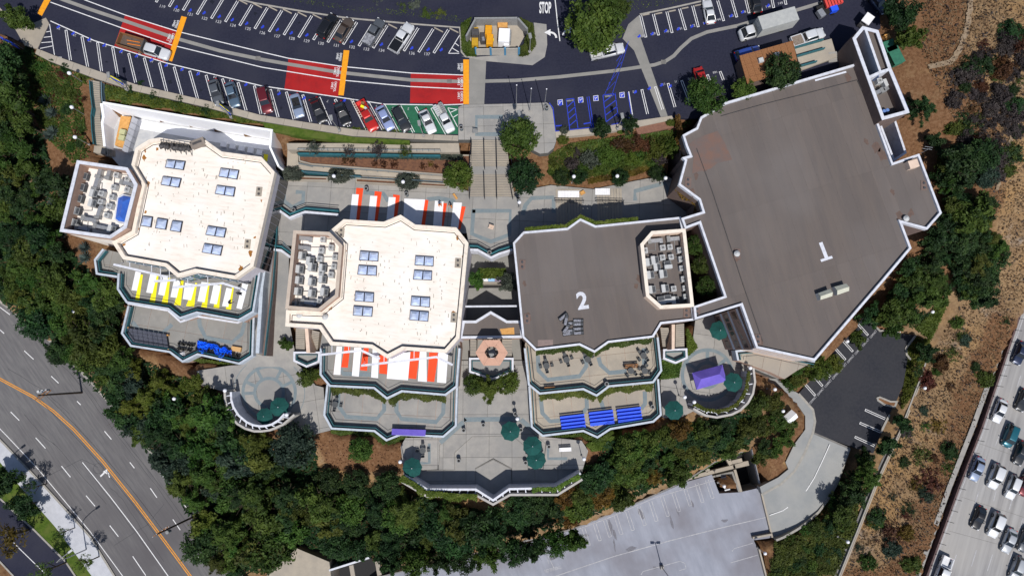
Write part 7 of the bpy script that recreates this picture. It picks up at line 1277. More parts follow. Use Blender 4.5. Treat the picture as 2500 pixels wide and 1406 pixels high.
# ================================================================== people
def person(px, py, z, pose, top, bottom, label, rz):
    """one skinned body: pelvis, spine, head, limbs with hands and feet"""
    q = P(px, py, z+.9); t = thing('person', label, 'person', (q.x, q.y, z+.06)); t.rotation_euler.z = rz
    if pose == 'stand': J = [(0, 0, .95, .15), (0, .02, 1.2, .14), (0, .03, 1.42, .17), (0, .06, 1.53, .06), (0, .1, 1.66, .105), (-.2, .03, 1.42, .065), (-.32, .12, 1.14, .05), (-.24, .34, 1.04, .035), (-.2, .42, 1.02, .045), (.2, .03, 1.42, .065), (.31, .14, 1.15, .05), (.22, .36, 1.05, .035), (.18, .44, 1.03, .045), (-.1, 0, .9, .1), (-.13, .06, .5, .07), (-.14, 0, .1, .05), (-.14, .16, .05, .05), (.1, 0, .9, .1), (.13, -.04, .5, .07), (.13, -.12, .1, .05), (.13, .04, .05, .05)]
    else: J = [(0, -.1, .5, .15), (0, .08, .68, .14), (0, .28, .84, .17), (0, .38, .9, .06), (0, .5, .94, .105), (-.2, .28, .83, .065), (-.28, .45, .55, .05), (-.22, .62, .28, .035), (-.2, .68, .2, .045), (.2, .28, .83, .065), (.28, .48, .55, .05), (.22, .66, .3, .035), (.2, .72, .22, .045), (-.12, -.1, .46, .1), (-.17, .28, .36, .07), (-.16, -.12, .1, .05), (-.16, .06, .05, .05), (.12, -.1, .46, .1), (.17, .28, .3, .07), (.16, -.1, .1, .05), (.16, .08, .05, .05)]
    E_ = [(0, 1), (1, 2), (2, 3), (3, 4), (2, 5), (5, 6), (6, 7), (7, 8), (2, 9), (9, 10), (10, 11), (11, 12), (0, 13), (13, 14), (14, 15), (15, 16), (0, 17), (17, 18), (18, 19), (19, 20)]
    me = bpy.data.meshes.new('body'); me.from_pydata([j[:3] for j in J], E_, []); o = bpy.data.objects.new('body', me); C.objects.link(o); o.parent = t; me.materials.append(top)
    md = o.modifiers.new('skin', 'SKIN'); sv = me.skin_vertices[0].data
    for k, j in enumerate(J): sv[k].radius = (j[3], j[3]); sv[k].use_root = k == 0
    o.modifiers.new('smooth', 'SUBSURF').render_levels = 1
    leg = MB()
    for a, b_ in ((13, 14), (14, 15), (17, 18), (18, 19)): leg.tube(J[a][:3], J[b_][:3], J[a][3]*1.12, 8, J[b_][3]*1.15)
    build(leg, 'trousers', bottom).parent = t; h = J[4]; build(MB().ball(h[0], h[1]-.02, h[2]+.04, .12, 10, 6, sz=1.1), 'hair', cloth_dark).parent = t
    for k in (8, 12): build(MB().ball(*J[k][:3], .052, 8, 5), 'hand', skin).parent = t
person(1074, 500, ZU, 'stand', cloth_or, cloth_dark, 'person in orange top standing on a white panel', R(200))
person(1101, 503, ZU, 'stand', cloth_or, cloth_dark, 'person in orange top standing between two white panels', R(150))
person(557, 738, zt, 'kneel', cloth_dark, cloth_dark, 'person in dark clothes bending over a white stripe', R(-60))
person(585, 716, zt, 'kneel', cloth_dark, cloth_dark, 'person in dark clothes kneeling near the right end of the stripes', R(80))
# ================================================================== planting
LM = dict(dk=leafmat('leaf_dark', (.008, .024, .008), (.018, .046, .013), (.04, .082, .02)), md=leafmat('leaf_mid', (.018, .045, .006), (.042, .086, .013), (.08, .135, .024)), ol=leafmat('leaf_olive', (.024, .038, .006), (.055, .076, .012), (.095, .12, .022)), yg=leafmat('leaf_yellowgreen', (.035, .06, .006), (.075, .105, .012), (.12, .145, .03)), gg=leafmat('leaf_greygreen', (.035, .045, .036), (.07, .085, .065), (.12, .14, .105)), st=leafmat('leaf_straw', (.11, .07, .035), (.2, .135, .07), (.31, .225, .13)), br=leafmat('leaf_redbrown', (.03, .012, .008), (.075, .028, .014), (.12, .055, .022)), gn=leafmat('leaf_golden', (.05, .03, .006), (.11, .07, .01), (.17, .12, .02)), bl=leafmat('leaf_bluegreen', (.012, .026, .018), (.025, .048, .032), (.05, .08, .05)), pu=leafmat('leaf_mauve', (.022, .017, .018), (.046, .037, .038), (.085, .07, .066)), lg=leafmat('leaf_fresh', (.05, .09, .012), (.09, .14, .02), (.13, .19, .035)), ag=leafmat('leaf_agave', (.05, .075, .07), (.09, .125, .115), (.13, .17, .155)))
TONE = [.5]
def leafq(mb, p, nrm, s, asp, rng):
    nrm = nrm.normalized(); u = nrm.orthogonal(); u.rotate(Matrix.Rotation(rng.random()*6.28, 3, nrm)); u = u.normalized(); v = nrm.cross(u)
    a, b_ = u*s*asp, v*s
    o = len(mb.v); mb.v += [tuple(p-a), tuple(p+b_*.5), tuple(p+a), tuple(p-b_*.5)]; mb.f.append((o, o+1, o+2, o+3)); mb.m.append(TONE[0])
def tone(me, ts): me.attributes.new('tone', 'FLOAT', 'FACE').data.foreach_set('value', np.array(ts, np.float32))
def rdir(rng):
    z = rng.uniform(-1, 1); t = rng.random()*6.283; r = math.sqrt(1-z*z); return Vector((r*math.cos(t), r*math.sin(t), z))
def crown_mesh(kind, seed):
    rng = random.Random(seed); mb = MB(); cl = []
    if kind == 'round':
        for k in range(95):
            d = rdir(rng); d.z = d.z*.8+.15; cl.append((Vector((d.x, d.y, d.z*.8))*rng.uniform(.62, .9), rng.uniform(.16, .25), 46))
        for k in range(30): cl.append((rdir(rng)*rng.uniform(0, .5), .3, 22))
        s, asp = .062, 1.0
    elif kind == 'loose':
        for k in range(11):
            a = rng.random()*6.283; rr_ = rng.uniform(.35, 1.0); tip = Vector((math.cos(a)*rr_, math.sin(a)*rr_, rng.uniform(-.45, .75)*(1.15-rr_*.6)))
            for j in range(6): f = .35+.65*j/5; cl.append((tip*f+rdir(rng)*.13, rng.uniform(.15, .27)*(1.15-.3*f), 62))
        for k in range(10): cl.append((Vector((rng.gauss(0, .25), rng.gauss(0, .25), rng.uniform(0, .75))), .26, 60))
        s, asp = .07, 1.25
    elif kind == 'pine':
        for k in range(26):
            a = rng.random()*6.283; rr_ = rng.uniform(.45, 1.02); zt_ = rng.uniform(-.5, .9); rr_ *= (1.0-.45*max(0, zt_))
            for j in range(5): f = .3+.7*j/4; cl.append((Vector((math.cos(a)*rr_*f, math.sin(a)*rr_*f, zt_-.22*f*f))+rdir(rng)*.05, .11, 42))
        for k in range(8): cl.append((Vector((rng.gauss(0, .12), rng.gauss(0, .12), rng.uniform(-.2, 1.0))), .2, 50))
        s, asp = .035, 2.6
    elif kind == 'shrub':
        for k in range(46):
            d = rdir(rng); d.z = abs(d.z); cl.append((Vector((d.x, d.y, d.z*.75))*rng.uniform(.55, .95), rng.uniform(.15, .26), 34))
        for k in range(14): cl.append((Vector((rng.gauss(0, .3), rng.gauss(0, .3), rng.uniform(.1, .4))), .28, 22))
        s, asp = .078, 1.1
    elif kind == 'sparse':
        for k in range(34): d = rdir(rng); d.z = abs(d.z)*.7; cl.append((d*rng.uniform(.25, 1.0), .18, 16))
        s, asp = .055, 1.8
    for c, r_, n in cl:
        TONE[0] = rng.random()
        ou = c.normalized() if c.length > .05 else Vector((0, 0, 1))
        for i in range(n):
            d = rdir(rng)*(r_*rng.random()**.45); nr = (ou*.5+rdir(rng)*.8+Vector((0, 0, .45))); leafq(mb, c+d, nr, s*rng.uniform(.7, 1.35), asp, rng)
    me = bpy.data.meshes.new('crown_'+kind); me.from_pydata(mb.v, [], mb.f); me.materials.append(LM['md']); tone(me, mb.m); return me
CM = {k: [crown_mesh(k, 100*i+s) for s in range(n)] for i, (k, n) in enumerate((('round', 3), ('loose', 4), ('pine', 3), ('shrub', 3), ('sparse', 2)))}
def trunk_mesh(seed):
    rng = random.Random(seed); mb = MB().tube((0, 0, -.3), (.02, .01, .55), .075, 8, .055).tube((.02, .01, .55), (.0, .04, 1.2), .055, 7, .03)
    for k in range(6):
        a = k*1.05+rng.random(); b_ = Vector((.02, .02, .5+.08*k)); e = b_+Vector((math.cos(a)*.5, math.sin(a)*.5, .35)); mb.tube(b_, e, .032, 5, .015)
        for j in (-.5, .5): mb.tube(b_.lerp(e, .6), e+Vector((math.cos(a+j)*.28, math.sin(a+j)*.28, .15)), .014, 4, .006)
    me = bpy.data.meshes.new('trunk'); me.from_pydata(mb.v, [], mb.f); me.materials.append(trunk_m); return me
TM = [trunk_mesh(s) for s in range(3)]
prng = random.Random(21)
def setmat(o, m): o.material_slots[0].link = 'OBJECT'; o.material_slots[0].material = m
def tree(px, py, rp, kind, col, label, group=None, zg=None, hf=1.25, flat=.85, name='tree'):
    """crown centre at the photo point, crown radius rp photo pixels"""
    z = -6.0
    for _ in range(5):
        q = P(px, py, z); g_ = gz(q.x, q.y) if zg is None else zg; r_ = rp*(CAMZ-z)/F; z = g_+r_*hf
    q = P(px, py, z); t = thing(name, label, 'tree', (q.x, q.y, g_), group)
    o = bpy.data.objects.new('trunk', prng.choice(TM)); C.objects.link(o); o.parent = t; o.scale = (r_*min(hf, 1.05)*.85,)*2+(r_*hf,); o.rotation_euler.z = prng.random()*6
    c = bpy.data.objects.new('crown', prng.choice(CM[kind])); C.objects.link(c); c.parent = t; c.location.z = r_*hf; c.scale = (r_*prng.uniform(.95, 1.06), r_*prng.uniform(.95, 1.06), r_*flat); c.rotation_euler.z = prng.random()*6; setmat(c, LM[col]); return t
def shrub(px, py, rp, col, label, group=None, zg=None, kind='shrub', flat=.85, asp=1.0, rot=None, name='shrub', lift=0):
    z = -5.0
    for _ in range(4): q = P(px, py, z); g_ = gz(q.x, q.y) if zg is None else zg; r_ = rp*(CAMZ-z)/F; z = g_+.3*r_
    q = P(px, py, z); o = bpy.data.objects.new(name, prng.choice(CM[kind])); C.objects.link(o); o.location = (q.x, q.y, g_-.05+lift*r_); o.scale = (r_*asp, r_, r_*flat); o.rotation_euler.z = prng.random()*6 if rot is None else R(rot); setmat(o, LM[col]); return tag(o, label, 'shrub', group)
CN = dict(dk='dark green', md='mid green', ol='olive green', yg='yellow-green', gg='grey-green', br='red-brown', gn='golden brown', bl='blue-green', pu='mauve-grey', lg='fresh green')
# single trees
for x, y, r_, k, c, lab, kw in [(1452, 62, 82, 'round', 'md', 'very large green tree overhanging the driveway at the top', dict(zg=0, hf=1.0)), (1505, 20, 40, 'round', 'md', 'smaller green tree at the top edge right of the largest one', dict(zg=0, hf=1.2)),
    (1267, 337, 55, 'round', 'md', 'round dense tree on the forecourt beside the main stairs', dict(zg=.1, hf=1.1)), (1281, 432, 46, 'round', 'dk', 'round dark tree beside the lower flight of main stairs', dict(zg=-3.8, hf=1.1)), (1119, 430, 41, 'round', 'yg', 'round bright yellow-green tree left of the main stairs', dict(zg=-3.0, hf=1.1)),
    (1722, 236, 52, 'round', 'md', 'spreading oak overhanging the left corner of the hall', dict(zg=0, hf=1.2)), (1815, 221, 33, 'round', 'md', 'small round tree between the oak and the tiled building', dict(zg=0, hf=1.3)), (1907, 176, 50, 'round', 'dk', 'dark round tree overhanging the tiled roof', dict(zg=0, hf=1.3)),
    (47, 48, 44, 'loose', 'md', 'green tree in the upper left corner of the car park', dict(hf=1.0)), (1470, 318, 30, 'loose', 'dk', 'larger dark tree behind the blue bays', dict(zg=0, hf=1.1)), (1537, 304, 24, 'loose', 'dk', 'smaller dark tree behind the blue bays', dict(zg=0, hf=1.1)),
    (770, 362, 24, 'sparse', 'gg', 'thin twiggy tree, leftmost in the ramp garden', dict(zg=-2.2)), (850, 372, 20, 'sparse', 'pu', 'nearly bare tree, second in the ramp garden', dict(zg=-2.2)), (922, 370, 26, 'sparse', 'pu', 'brownish thin tree, third in the ramp garden', dict(zg=-2.2)), (992, 372, 22, 'sparse', 'ol', 'olive thin tree, fourth in the ramp garden', dict(zg=-2.2)),
    (1162, 683, 25, 'loose', 'md', 'tree at the left of the shaded court between centre blocks', dict(zg=-8, hf=1.2)), (1240, 690, 28, 'loose', 'gg', 'grey-green tree at the right of the shaded court between centre blocks', dict(zg=-8, hf=1.2)), (1200, 948, 42, 'pine', 'yg', 'spiky olive tree below the hexagonal canopy', dict(zg=-8, hf=.8)), (1157, 938, 27, 'round', 'md', 'small tree left of the spiky tree below the canopy', dict(zg=-8, hf=.8)), (1243, 932, 28, 'round', 'yg', 'small yellow-green tree right of the spiky tree below the canopy', dict(zg=-8, hf=.8)),
    (700, 842, 20, 'loose', 'md', 'slim tree beside the walk at the left stair wing', dict(zg=-7.5, hf=1.0)), (752, 922, 30, 'loose', 'ol', 'olive tree between the left round plaza and centre terrace', dict(zg=-8, hf=.9)), (1700, 598, 27, 'round', 'md', 'uppermost tree in the light court beside the hall', dict(zg=-6, hf=3.4)), (1712, 645, 27, 'round', 'ol', 'middle tree in the light court beside the hall', dict(zg=-6, hf=3.4)), (1724, 700, 28, 'round', 'md', 'lowest tree in the light court beside the hall', dict(zg=-6, hf=3.4)),
    (719, 1087, 55, 'round', 'bl', 'large round blue-green tree below the left round plaza', dict(hf=.9)), (880, 1098, 34, 'round', 'md', 'round tree standing alone in the bare soil clearing', dict(hf=.9)), (945, 1185, 36, 'round', 'dk', 'round dark tree left of the ivy wall corner', dict(hf=.9)), (870, 1180, 36, 'round', 'dk', 'round dark tree below the bare soil clearing', dict(hf=.9)), (800, 1175, 34, 'round', 'dk', 'round dark tree at the left below the clearing', dict(hf=.9)),
    (1550, 1095, 42, 'round', 'ol', 'round olive tree right of the lawn below block 2', dict(hf=.9)), (1480, 1310, 42, 'round', 'md', 'rightmost round tree overhanging the garage deck', dict(zg=ZG, hf=.9)) if False else (1385, 1320, 30, 'round', 'md', 'rightmost round tree overhanging the garage deck', dict(hf=1.5)),
    (2178, 792, 34, 'loose', 'md', 'green tree overhanging the top of the lower lot', dict(hf=1.0)), (2228, 770, 30, 'loose', 'dk', 'dark tree above the right corner of the lower lot', dict(hf=1.0)), (2262, 862, 26, 'loose', 'dk', 'dark tree on the lawn right of the lower lot', dict(hf=1.2)), (2240, 905, 18, 'sparse', 'dk', 'thin tree on the lawn right of the lower lot', dict(hf=1.5)), (2200, 1030, 26, 'loose', 'dk', 'dark tree at the right end of the lowest bays', dict(hf=1.2)), (2165, 1090, 30, 'loose', 'dk', 'dark tree below the lowest bays of the lower lot', dict(hf=1.2)), (2195, 40, 55, 'loose', 'dk', 'dark tree above the tower at the top', dict(hf=1.0)), (2215, 95, 40, 'loose', 'yg', 'yellow-green tree right of the tower', dict(hf=1.0)), (20, 1310, 50, 'sparse', 'gn', 'brown-leaved tree over the driveway in the corner', dict(zg=ZST)), (58, 1235, 34, 'loose', 'dk', 'dark tree at the left edge above the driveway', dict(zg=ZST, hf=1.2)), (8, 1180, 40, 'loose', 'dk', 'dark tree cut by the left edge beside the sidewalk', dict(zg=ZST, hf=1.2)), (150, 1300, 22, 'sparse', 'md', 'thin street tree on the verge, upper one', dict(zg=ZST, hf=2.2)), (110, 1395, 36, 'sparse', 'md', 'thin street tree on the verge near the bottom edge', dict(zg=ZST, hf=2.0)), (75, 1190, 24, 'sparse', 'dk', 'thin street tree shading the sidewalk high up', dict(zg=ZST, hf=2.2)), (205, 1375, 26, 'sparse', 'md', 'thin street tree beside the curved lamp', dict(zg=ZST, hf=2.2))]: tree(x, y, r_, k, c, lab, **kw)
# clipped round shrubs in planters
for x, y, r_, c, lab, z, asp in [(713, 428, 20, 'gg', 'oblong grey-green clipped shrub, leftmost above the plaza', -4, 1.7), (835, 431, 21, 'gg', 'oblong grey-green clipped shrub beside the second plaza lamp', -4, 1.6), (997, 447, 24, 'gg', 'round grey-green clipped shrub beside the third plaza lamp', -4, 1.3), (1372, 437, 23, 'dk', 'dark clipped shrub at the wider white cloth', -4, 1.0), (1412, 432, 23, 'dk', 'dark clipped shrub behind the first right-hand globe lamp', -4, 1.0), (1512, 437, 23, 'dk', 'dark clipped shrub above the narrower white cloth', -4, 1.0), (1602, 427, 22, 'dk', 'dark clipped shrub at the right end of the plaza', -4, 1.0), (1374, 344, 15, 'yg', 'bright yellow-green bush beside the round kerb', None, 1.0), (1514, 322, 9, 'lg', 'small fresh green bush behind the blue bays', None, 1.0), (1377, 320, 12, 'gg', 'sparse bush at the corner of the blue bays', None, 1.0), (1637, 302, 11, 'yg', 'yellow-green bush beside the brick paving', None, 1.3)]:
    shrub(x, y, r_*1.05, c, lab, 'clipped shrubs in the planters', zg=z, asp=asp, rot=0, flat=.95, kind='round', lift=.75)
for i, (x, y, r_, c, asp) in enumerate([(1397, 396, 20, 'pu', 1), (1350, 395, 12, 'ol', 1), (1345, 418, 10, 'md', 1), (1440, 385, 24, 'gg', 1.2), (1425, 405, 16, 'md', 1), (1470, 372, 22, 'md', 1), (1490, 375, 24, 'lg', 1.5), (1470, 405, 18, 'ol', 1.3), (1525, 350, 20, 'br', 2.0), (1565, 348, 22, 'br', 1.6), (1520, 392, 14, 'md', 1), (1545, 380, 20, 'yg', 1.2), (1565, 372, 18, 'md', 1.2), (1595, 360, 28, 'ol', 1), (1610, 385, 18, 'pu', 1.2), (1625, 348, 26, 'ol', 1), (1590, 395, 14, 'md', 1.3), (1645, 355, 22, 'yg', 1), (1640, 380, 16, 'ol', 1), (1375, 375, 10, 'ol', 1), (1410, 370, 12, 'pu', 1), (1360, 420, 10, 'dk', 1), (1380, 412, 12, 'md', 1), (1530, 405, 10, 'ol', 1), (1490, 398, 12, 'md', 1)]):
    shrub(x, y, r_*1.3, c, f'{CN[c]} shrub on the planted bank right of the stairs, {nth(i)} planted', 'shrubs on the bank right of the main stairs', asp=asp*.85, rot=-8, flat=1.15)
for i, (x, y, r_, c) in enumerate([(842, 393, 13, 'br'), (862, 394, 12, 'br'), (915, 398, 12, 'br'), (935, 400, 14, 'br'), (960, 402, 15, 'br'), (1032, 404, 12, 'br'), (1050, 402, 10, 'gn'), (1065, 408, 10, 'br'), (704, 327, 7, 'br'), (725, 333, 7, 'br'), (757, 333, 9, 'br'), (779, 335, 6, 'br'), (806, 338, 7, 'br')]):
    shrub(x, y, r_, c, f'dark red fountain grass clump left of the main stairs, {nth(i)} of the row', 'red grass clumps of the ramp garden', kind='sparse', zg=-2.3 if y > 380 else None, flat=1.2)
for i, (x, y, r_, c) in enumerate([(40, 130, 16, 'dk'), (70, 125, 15, 'dk'), (130, 148, 12, 'dk'), (160, 165, 15, 'dk'), (250, 205, 13, 'dk'), (320, 218, 14, 'dk'), (345, 205, 12, 'dk'), (375, 232, 15, 'dk'), (440, 243, 14, 'dk'), (505, 268, 16, 'dk'), (525, 262, 10, 'dk')]): shrub(x, y, r_, c, f'dark bush along the lower pavement of the car park, {nth(i)} from the left', 'dark bushes along the car park pavement', flat=1.3)
# zones of woodland
def zone(poly, sp, rlo, rhi, kinds, cols, fmt, group, seed, hf=(1.0, 1.5), maker='tree', zlim=None, jit=.5, vary=0):
    rng = random.Random(seed); xs = [p[0] for p in poly]; ys = [p[1] for p in poly]; got = []
    y = min(ys); row = 0
    while y < max(ys):
        x = min(xs)+(row % 2)*sp/2
        while x < max(xs):
            px, py = x+rng.uniform(-jit, jit)*sp, y+rng.uniform(-jit, jit)*sp
            if inpoly(np.array([px]), np.array([py]), poly)[0]: got.append((px, py))
            x += sp
        y += sp*.86; row += 1
    got.sort()
    for i, (px, py) in enumerate(got):
        c = rng.choice(cols); r_ = rng.uniform(rlo, rhi)*(1.12 if maker == 'tree' else 1)*(rng.choice((.62, .8, 1, 1, 1.1, 1.35)) if vary else 1); k = rng.choice(kinds)
        if maker == 'tree': tree(px, py, r_, k, c, fmt.format(c=CN[c], n=nth(i), s='tall' if r_ > (rlo+rhi)/2 else 'smaller'), group, hf=rng.uniform(*hf))
        else: shrub(px, py, r_, c, fmt.format(c=CN[c], n=nth(i), s='large' if r_ > (rlo+rhi)/2 else 'small'), group, kind=k, flat=rng.uniform(.6, 1.0), asp=rng.uniform(.9, 1.4))
zone([(-20, 150), (25, 160), (70, 300), (120, 400), (160, 480), (130, 570), (190, 650), (260, 690), (290, 760), (290, 850), (230, 900), (150, 870), (60, 800), (20, 730), (-20, 700)], 44, 28, 44, ['loose', 'round', 'loose'], ['md', 'ol', 'dk', 'md', 'ol', 'dk', 'md'], '{s} {c} tree on the left hillside wood, {n} from the left', 'trees of the left hillside wood', 5, vary=1)
zone([(250, 880), (340, 880), (440, 905), (520, 960), (535, 1020), (600, 1075), (665, 1080), (660, 1200), (560, 1250), (490, 1280), (455, 1240), (400, 1130), (310, 1030), (235, 940)], 43, 28, 44, ['loose', 'loose', 'pine'], ['dk', 'md', 'yg', 'dk', 'ol', 'md', 'bl'], '{s} {c} tree in the wood below the left pergola, {n} from the left', 'trees between street and left round plaza', 9, vary=1)
zone([(500, 1300), (560, 1240), (700, 1200), (780, 1215), (980, 1215), (1050, 1240), (1190, 1255), (1330, 1225), (1360, 1270), (1200, 1330), (1060, 1350), (900, 1350), (820, 1330), (740, 1320), (680, 1370), (620, 1410), (510, 1410), (470, 1350)], 46, 30, 46, ['loose', 'pine', 'loose', 'round'], ['dk', 'dk', 'md', 'ol', 'dk'], '{s} {c} tree in the wood below the stepped court, {n} from the left', 'trees of the dark wood below the stepped court', 12, vary=1)
zone([(1430, 1160), (1470, 1090), (1600, 1070), (1690, 1035), (1800, 1030), (1850, 950), (1890, 965), (1860, 1040), (1810, 1090), (1690, 1140), (1540, 1215), (1400, 1270), (1340, 1240)], 37, 22, 36, ['loose', 'round', 'loose'], ['ol', 'md', 'md', 'ol', 'gn', 'dk'], '{s} {c} tree on the slope above the garage, {n} from the left', 'trees on the slope above the garage', 14, hf=(.8, 1.1))
zone([(2235, 150), (2260, 300), (2310, 400), (2380, 470), (2440, 560), (2460, 650), (2400, 740), (2330, 740), (2240, 800), (2120, 775), (2180, 690), (2240, 615), (2310, 540), (2260, 400), (2230, 300)], 42, 26, 40, ['loose', 'pine', 'loose'], ['dk', 'dk', 'md', 'dk', 'ol'], '{s} {c} tree in the wood right of the big hall, {n} from the left', 'trees right of the big hall', 17, hf=(.9, 1.3))
zone([(2310, 390), (2400, 370), (2440, 470), (2430, 620), (2400, 740), (2330, 720), (2370, 560)], 44, 26, 42, ['loose', 'pine', 'round'], ['dk', 'dk', 'ol', 'dk', 'bl'], '{s} {c} tree at the edge of the dry hill, {n} from the left', 'trees at the edge of the dry hill', 41, hf=(.8, 1.2), vary=1)
for i, (x, y, r_, c) in enumerate([(955, 1372, 32, 'dk'), (1015, 1372, 36, 'md'), (1075, 1366, 34, 'dk'), (1130, 1362, 36, 'dk'), (1190, 1352, 38, 'md'), (1250, 1345, 34, 'dk'), (1305, 1338, 36, 'dk'), (1355, 1322, 34, 'md'), (1402, 1318, 30, 'md')]): tree(x, y, r_, ('loose', 'round')[i % 2], c, f'tall {CN[c]} tree leaning over the garage edge, {nth(i)} from the left', 'tall trees along the garage edge', zg=-19.5, hf=2.7, flat=1.3)
zone([(1880, 880), (1990, 890), (2080, 800), (2110, 780), (2080, 850), (1990, 930), (1950, 950), (1905, 925)], 34, 18, 26, ['loose', 'round'], ['md', 'ol', 'yg', 'md'], '{s} {c} tree along the compact stalls, {n} from the left', 'trees along the compact stalls', 19, hf=(.9, 1.2))
zone([(1850, 1000), (1900, 960), (1925, 1000), (1960, 1050), (1930, 1090), (1905, 1135), (1880, 1165), (1845, 1120)], 40, 20, 28, ['loose', 'shrub'], ['dk', 'md', 'ol'], '{c} tree between the ramp and the slope, {n} from the left', 'trees between ramp and slope', 23, hf=(.8, 1.0))
zone([(2030, 1160), (2090, 1130), (2160, 1090), (2120, 1200), (2080, 1290), (2040, 1290)], 42, 24, 34, ['loose', 'pine'], ['dk', 'dk', 'md'], '{s} {c} tree beside the ramp end and ditch, {n} from the left', 'trees beside the ramp end', 27)
zone([(1900, 1335), (1990, 1280), (2040, 1230), (2070, 1290), (2030, 1390), (2000, 1420), (1900, 1420)], 30, 14, 22, ['shrub'], ['ol', 'md', 'dk', 'ol'], '{s} {c} shrub on the bank below the curved ramp, {n} from the left', 'shrubs below the curved ramp', 29, maker='shrub')
zone([(2330, 760), (2420, 700), (2480, 740), (2420, 920), (2370, 1040), (2310, 1190), (2230, 1380), (2070, 1400), (2120, 1280), (2200, 1090), (2270, 900)], 62, 12, 26, ['shrub', 'sparse', 'shrub'], ['dk', 'md', 'br', 'ol', 'dk', 'gn', 'bl'], '{s} {c} bush in the dry brush beside the freeway, {n} from the left', 'bushes in the dry brush beside the freeway', 31, maker='shrub', jit=.6)
zone([(2330, 190), (2400, 90), (2480, 60), (2500, 130), (2500, 330), (2470, 430), (2420, 470), (2370, 430), (2320, 330)], 31, 17, 34, ['shrub', 'shrub', 'sparse'], ['pu', 'pu', 'br', 'dk', 'ol', 'pu'], '{s} {c} scrub bush on the dry hill at the right, {n} from the left', 'scrub on the dry hill', 33, maker='shrub')
zone([(20, 130), (110, 150), (190, 190), (205, 330), (190, 390), (110, 330), (70, 240)], 25, 10, 22, ['shrub', 'sparse'], ['ol', 'md', 'br', 'dk', 'md'], '{s} {c} bush on the slope left of the grey stairs, {n} from the left', 'bushes left of the grey stairs', 37, maker='shrub')
zone([(850, 0), (1010, 0), (1130, 20), (1130, 45), (1000, 30), (880, 18)], 34, 14, 22, ['shrub', 'sparse'], ['ol', 'gg', 'ol'], '{s} {c} bush on the soil bank above the car park, {n} from the left', 'bushes on the bank above the car park', 39, maker='shrub')
for i, (x, y, r_, c) in enumerate([(2280, 1185, 44, 'br'), (2180, 1310, 40, 'br'), (2250, 1115, 34, 'ol'), (2330, 860, 26, 'ol'), (2215, 1055, 28, 'pu'), (2150, 1275, 26, 'md')]): shrub(x, y, r_, c, f'broad {CN[c]} thicket in the dry brush, {nth(i)} by size', 'broad thickets in the dry brush', kind='sparse', flat=.5)
for i, (x, y, w_) in enumerate([(110, 245, 'upper'), (125, 275, 'second'), (128, 320, 'third'), (118, 330, 'large lower'), (130, 495, 'one beside the rooftop well'), (150, 515, 'second beside the rooftop well'), (205, 605, 'upper one under the well'), (205, 630, 'lower one under the well'), (150, 570, 'left one under the well')]):
    if 'agP' not in globals():
        mb = MB(); rg_ = random.Random(2)
        for k in range(46):
            a = k*2.4; L_ = rg_.uniform(.7, 1.0); el = .15+.95*(k/46); d = Vector((math.cos(a)*math.cos(el), math.sin(a)*math.cos(el), math.sin(el))); s_ = Vector((-math.sin(a), math.cos(a), 0))*.055; b0 = Vector((0, 0, .1)); m_ = b0+d*L_*.5; e = b0+d*L_
            mb.add([b0+s_, b0-s_, m_-s_*1.1, m_+s_*1.1, e], [(0, 1, 2, 3), (3, 2, 4)])
        agM = bpy.data.meshes.new('agave'); agM.from_pydata(mb.v, [], mb.f); agM.materials.append(LM['ag']); agP = 1
    q = P(x, y, -5); g_ = gz(q.x, q.y); q = P(x, y, g_+.6); o = bpy.data.objects.new('agave', agM); C.objects.link(o); o.location = (q.x, q.y, g_); o.scale = (1.55,)*3; o.rotation_euler.z = i; tag(o, f'blue-green spiky agave rosette, {w_}' if i > 3 else f'blue-green spiky agave rosette left of the grey stairs, {w_} one', 'agave', 'agaves on the left slope')
# ivy on walls and beams
def ptone(mb): v = np.array([mb.v[f[0]] for f in mb.f]); return .5+.28*np.sin(v[:, 0]*1.9+np.sin(v[:, 1]*1.3)*2)+.22*np.sin(v[:, 1]*2.3+v[:, 0]*.7)
def ivy(label, pts, z, wpx, col, drop=1.0, dens=34, seed=1, sz=.19):
    rng = random.Random(seed); mb = MB(); V = PP(pts, z)
    for a, b_ in zip(V, V[1:]):
        L_ = (b_-a).length; t = (b_-a).normalized(); n = Vector((t.y, -t.x, 0)); n = n if n.y < 0 else -n; W = wpx*(CAMZ-z)/F
        for i in range(int(L_*dens*W)):
            s = rng.random(); edge = .65+.35*math.sin(s*L_*1.7+seed)*rng.random(); u = rng.random()**.8*edge
            p = a.lerp(b_, s)+n*u*W+Vector((0, 0, -drop*u+rng.uniform(-.15, .25))); leafq(mb, p, Vector((rng.gauss(0, .5), rng.gauss(0, .5)-.3, 1)), sz*rng.uniform(.7, 1.4), 1.0, rng)
    o = build(mb, 'ivy', LM[col], loc=V[0]); tone(o.data, ptone(mb)); return tag(o, label, 'ivy', 'ivy on walls and beams')
ivy('ivy fringe below the orange-striped terrace', [(806, 945), (912, 951), (944, 976), (981, 958), (1088, 967)], -4.2, 22, 'ol', 2.4, 95, 1)
ivy('ivy fringe below the upper terrace of block 2', [(1318, 963), (1424, 953), (1457, 969), (1488, 946), (1595, 936)], -4.2, 22, 'ol', 2.4, 95, 2)
ivy('ivy fringe under the south roof edge of block 2', [(1309, 856), (1415, 843), (1452, 861), (1486, 838), (1594, 824)], 1.6, 16, 'ol', 3.2, 95, 3)
ivy('ivy along the north roof edge of block 2', [(1282, 556), (1384, 547), (1417, 524), (1452, 541), (1556, 530)], 2.5, 12, 'yg', .2, 115, 4)
ivy('ivy at the foot of the centre white block terraces', [(808, 1048), (913, 1055), (943, 1078), (978, 1064), (1083, 1069)], -8.2, 15, 'ol', 1.0, 95, 5)
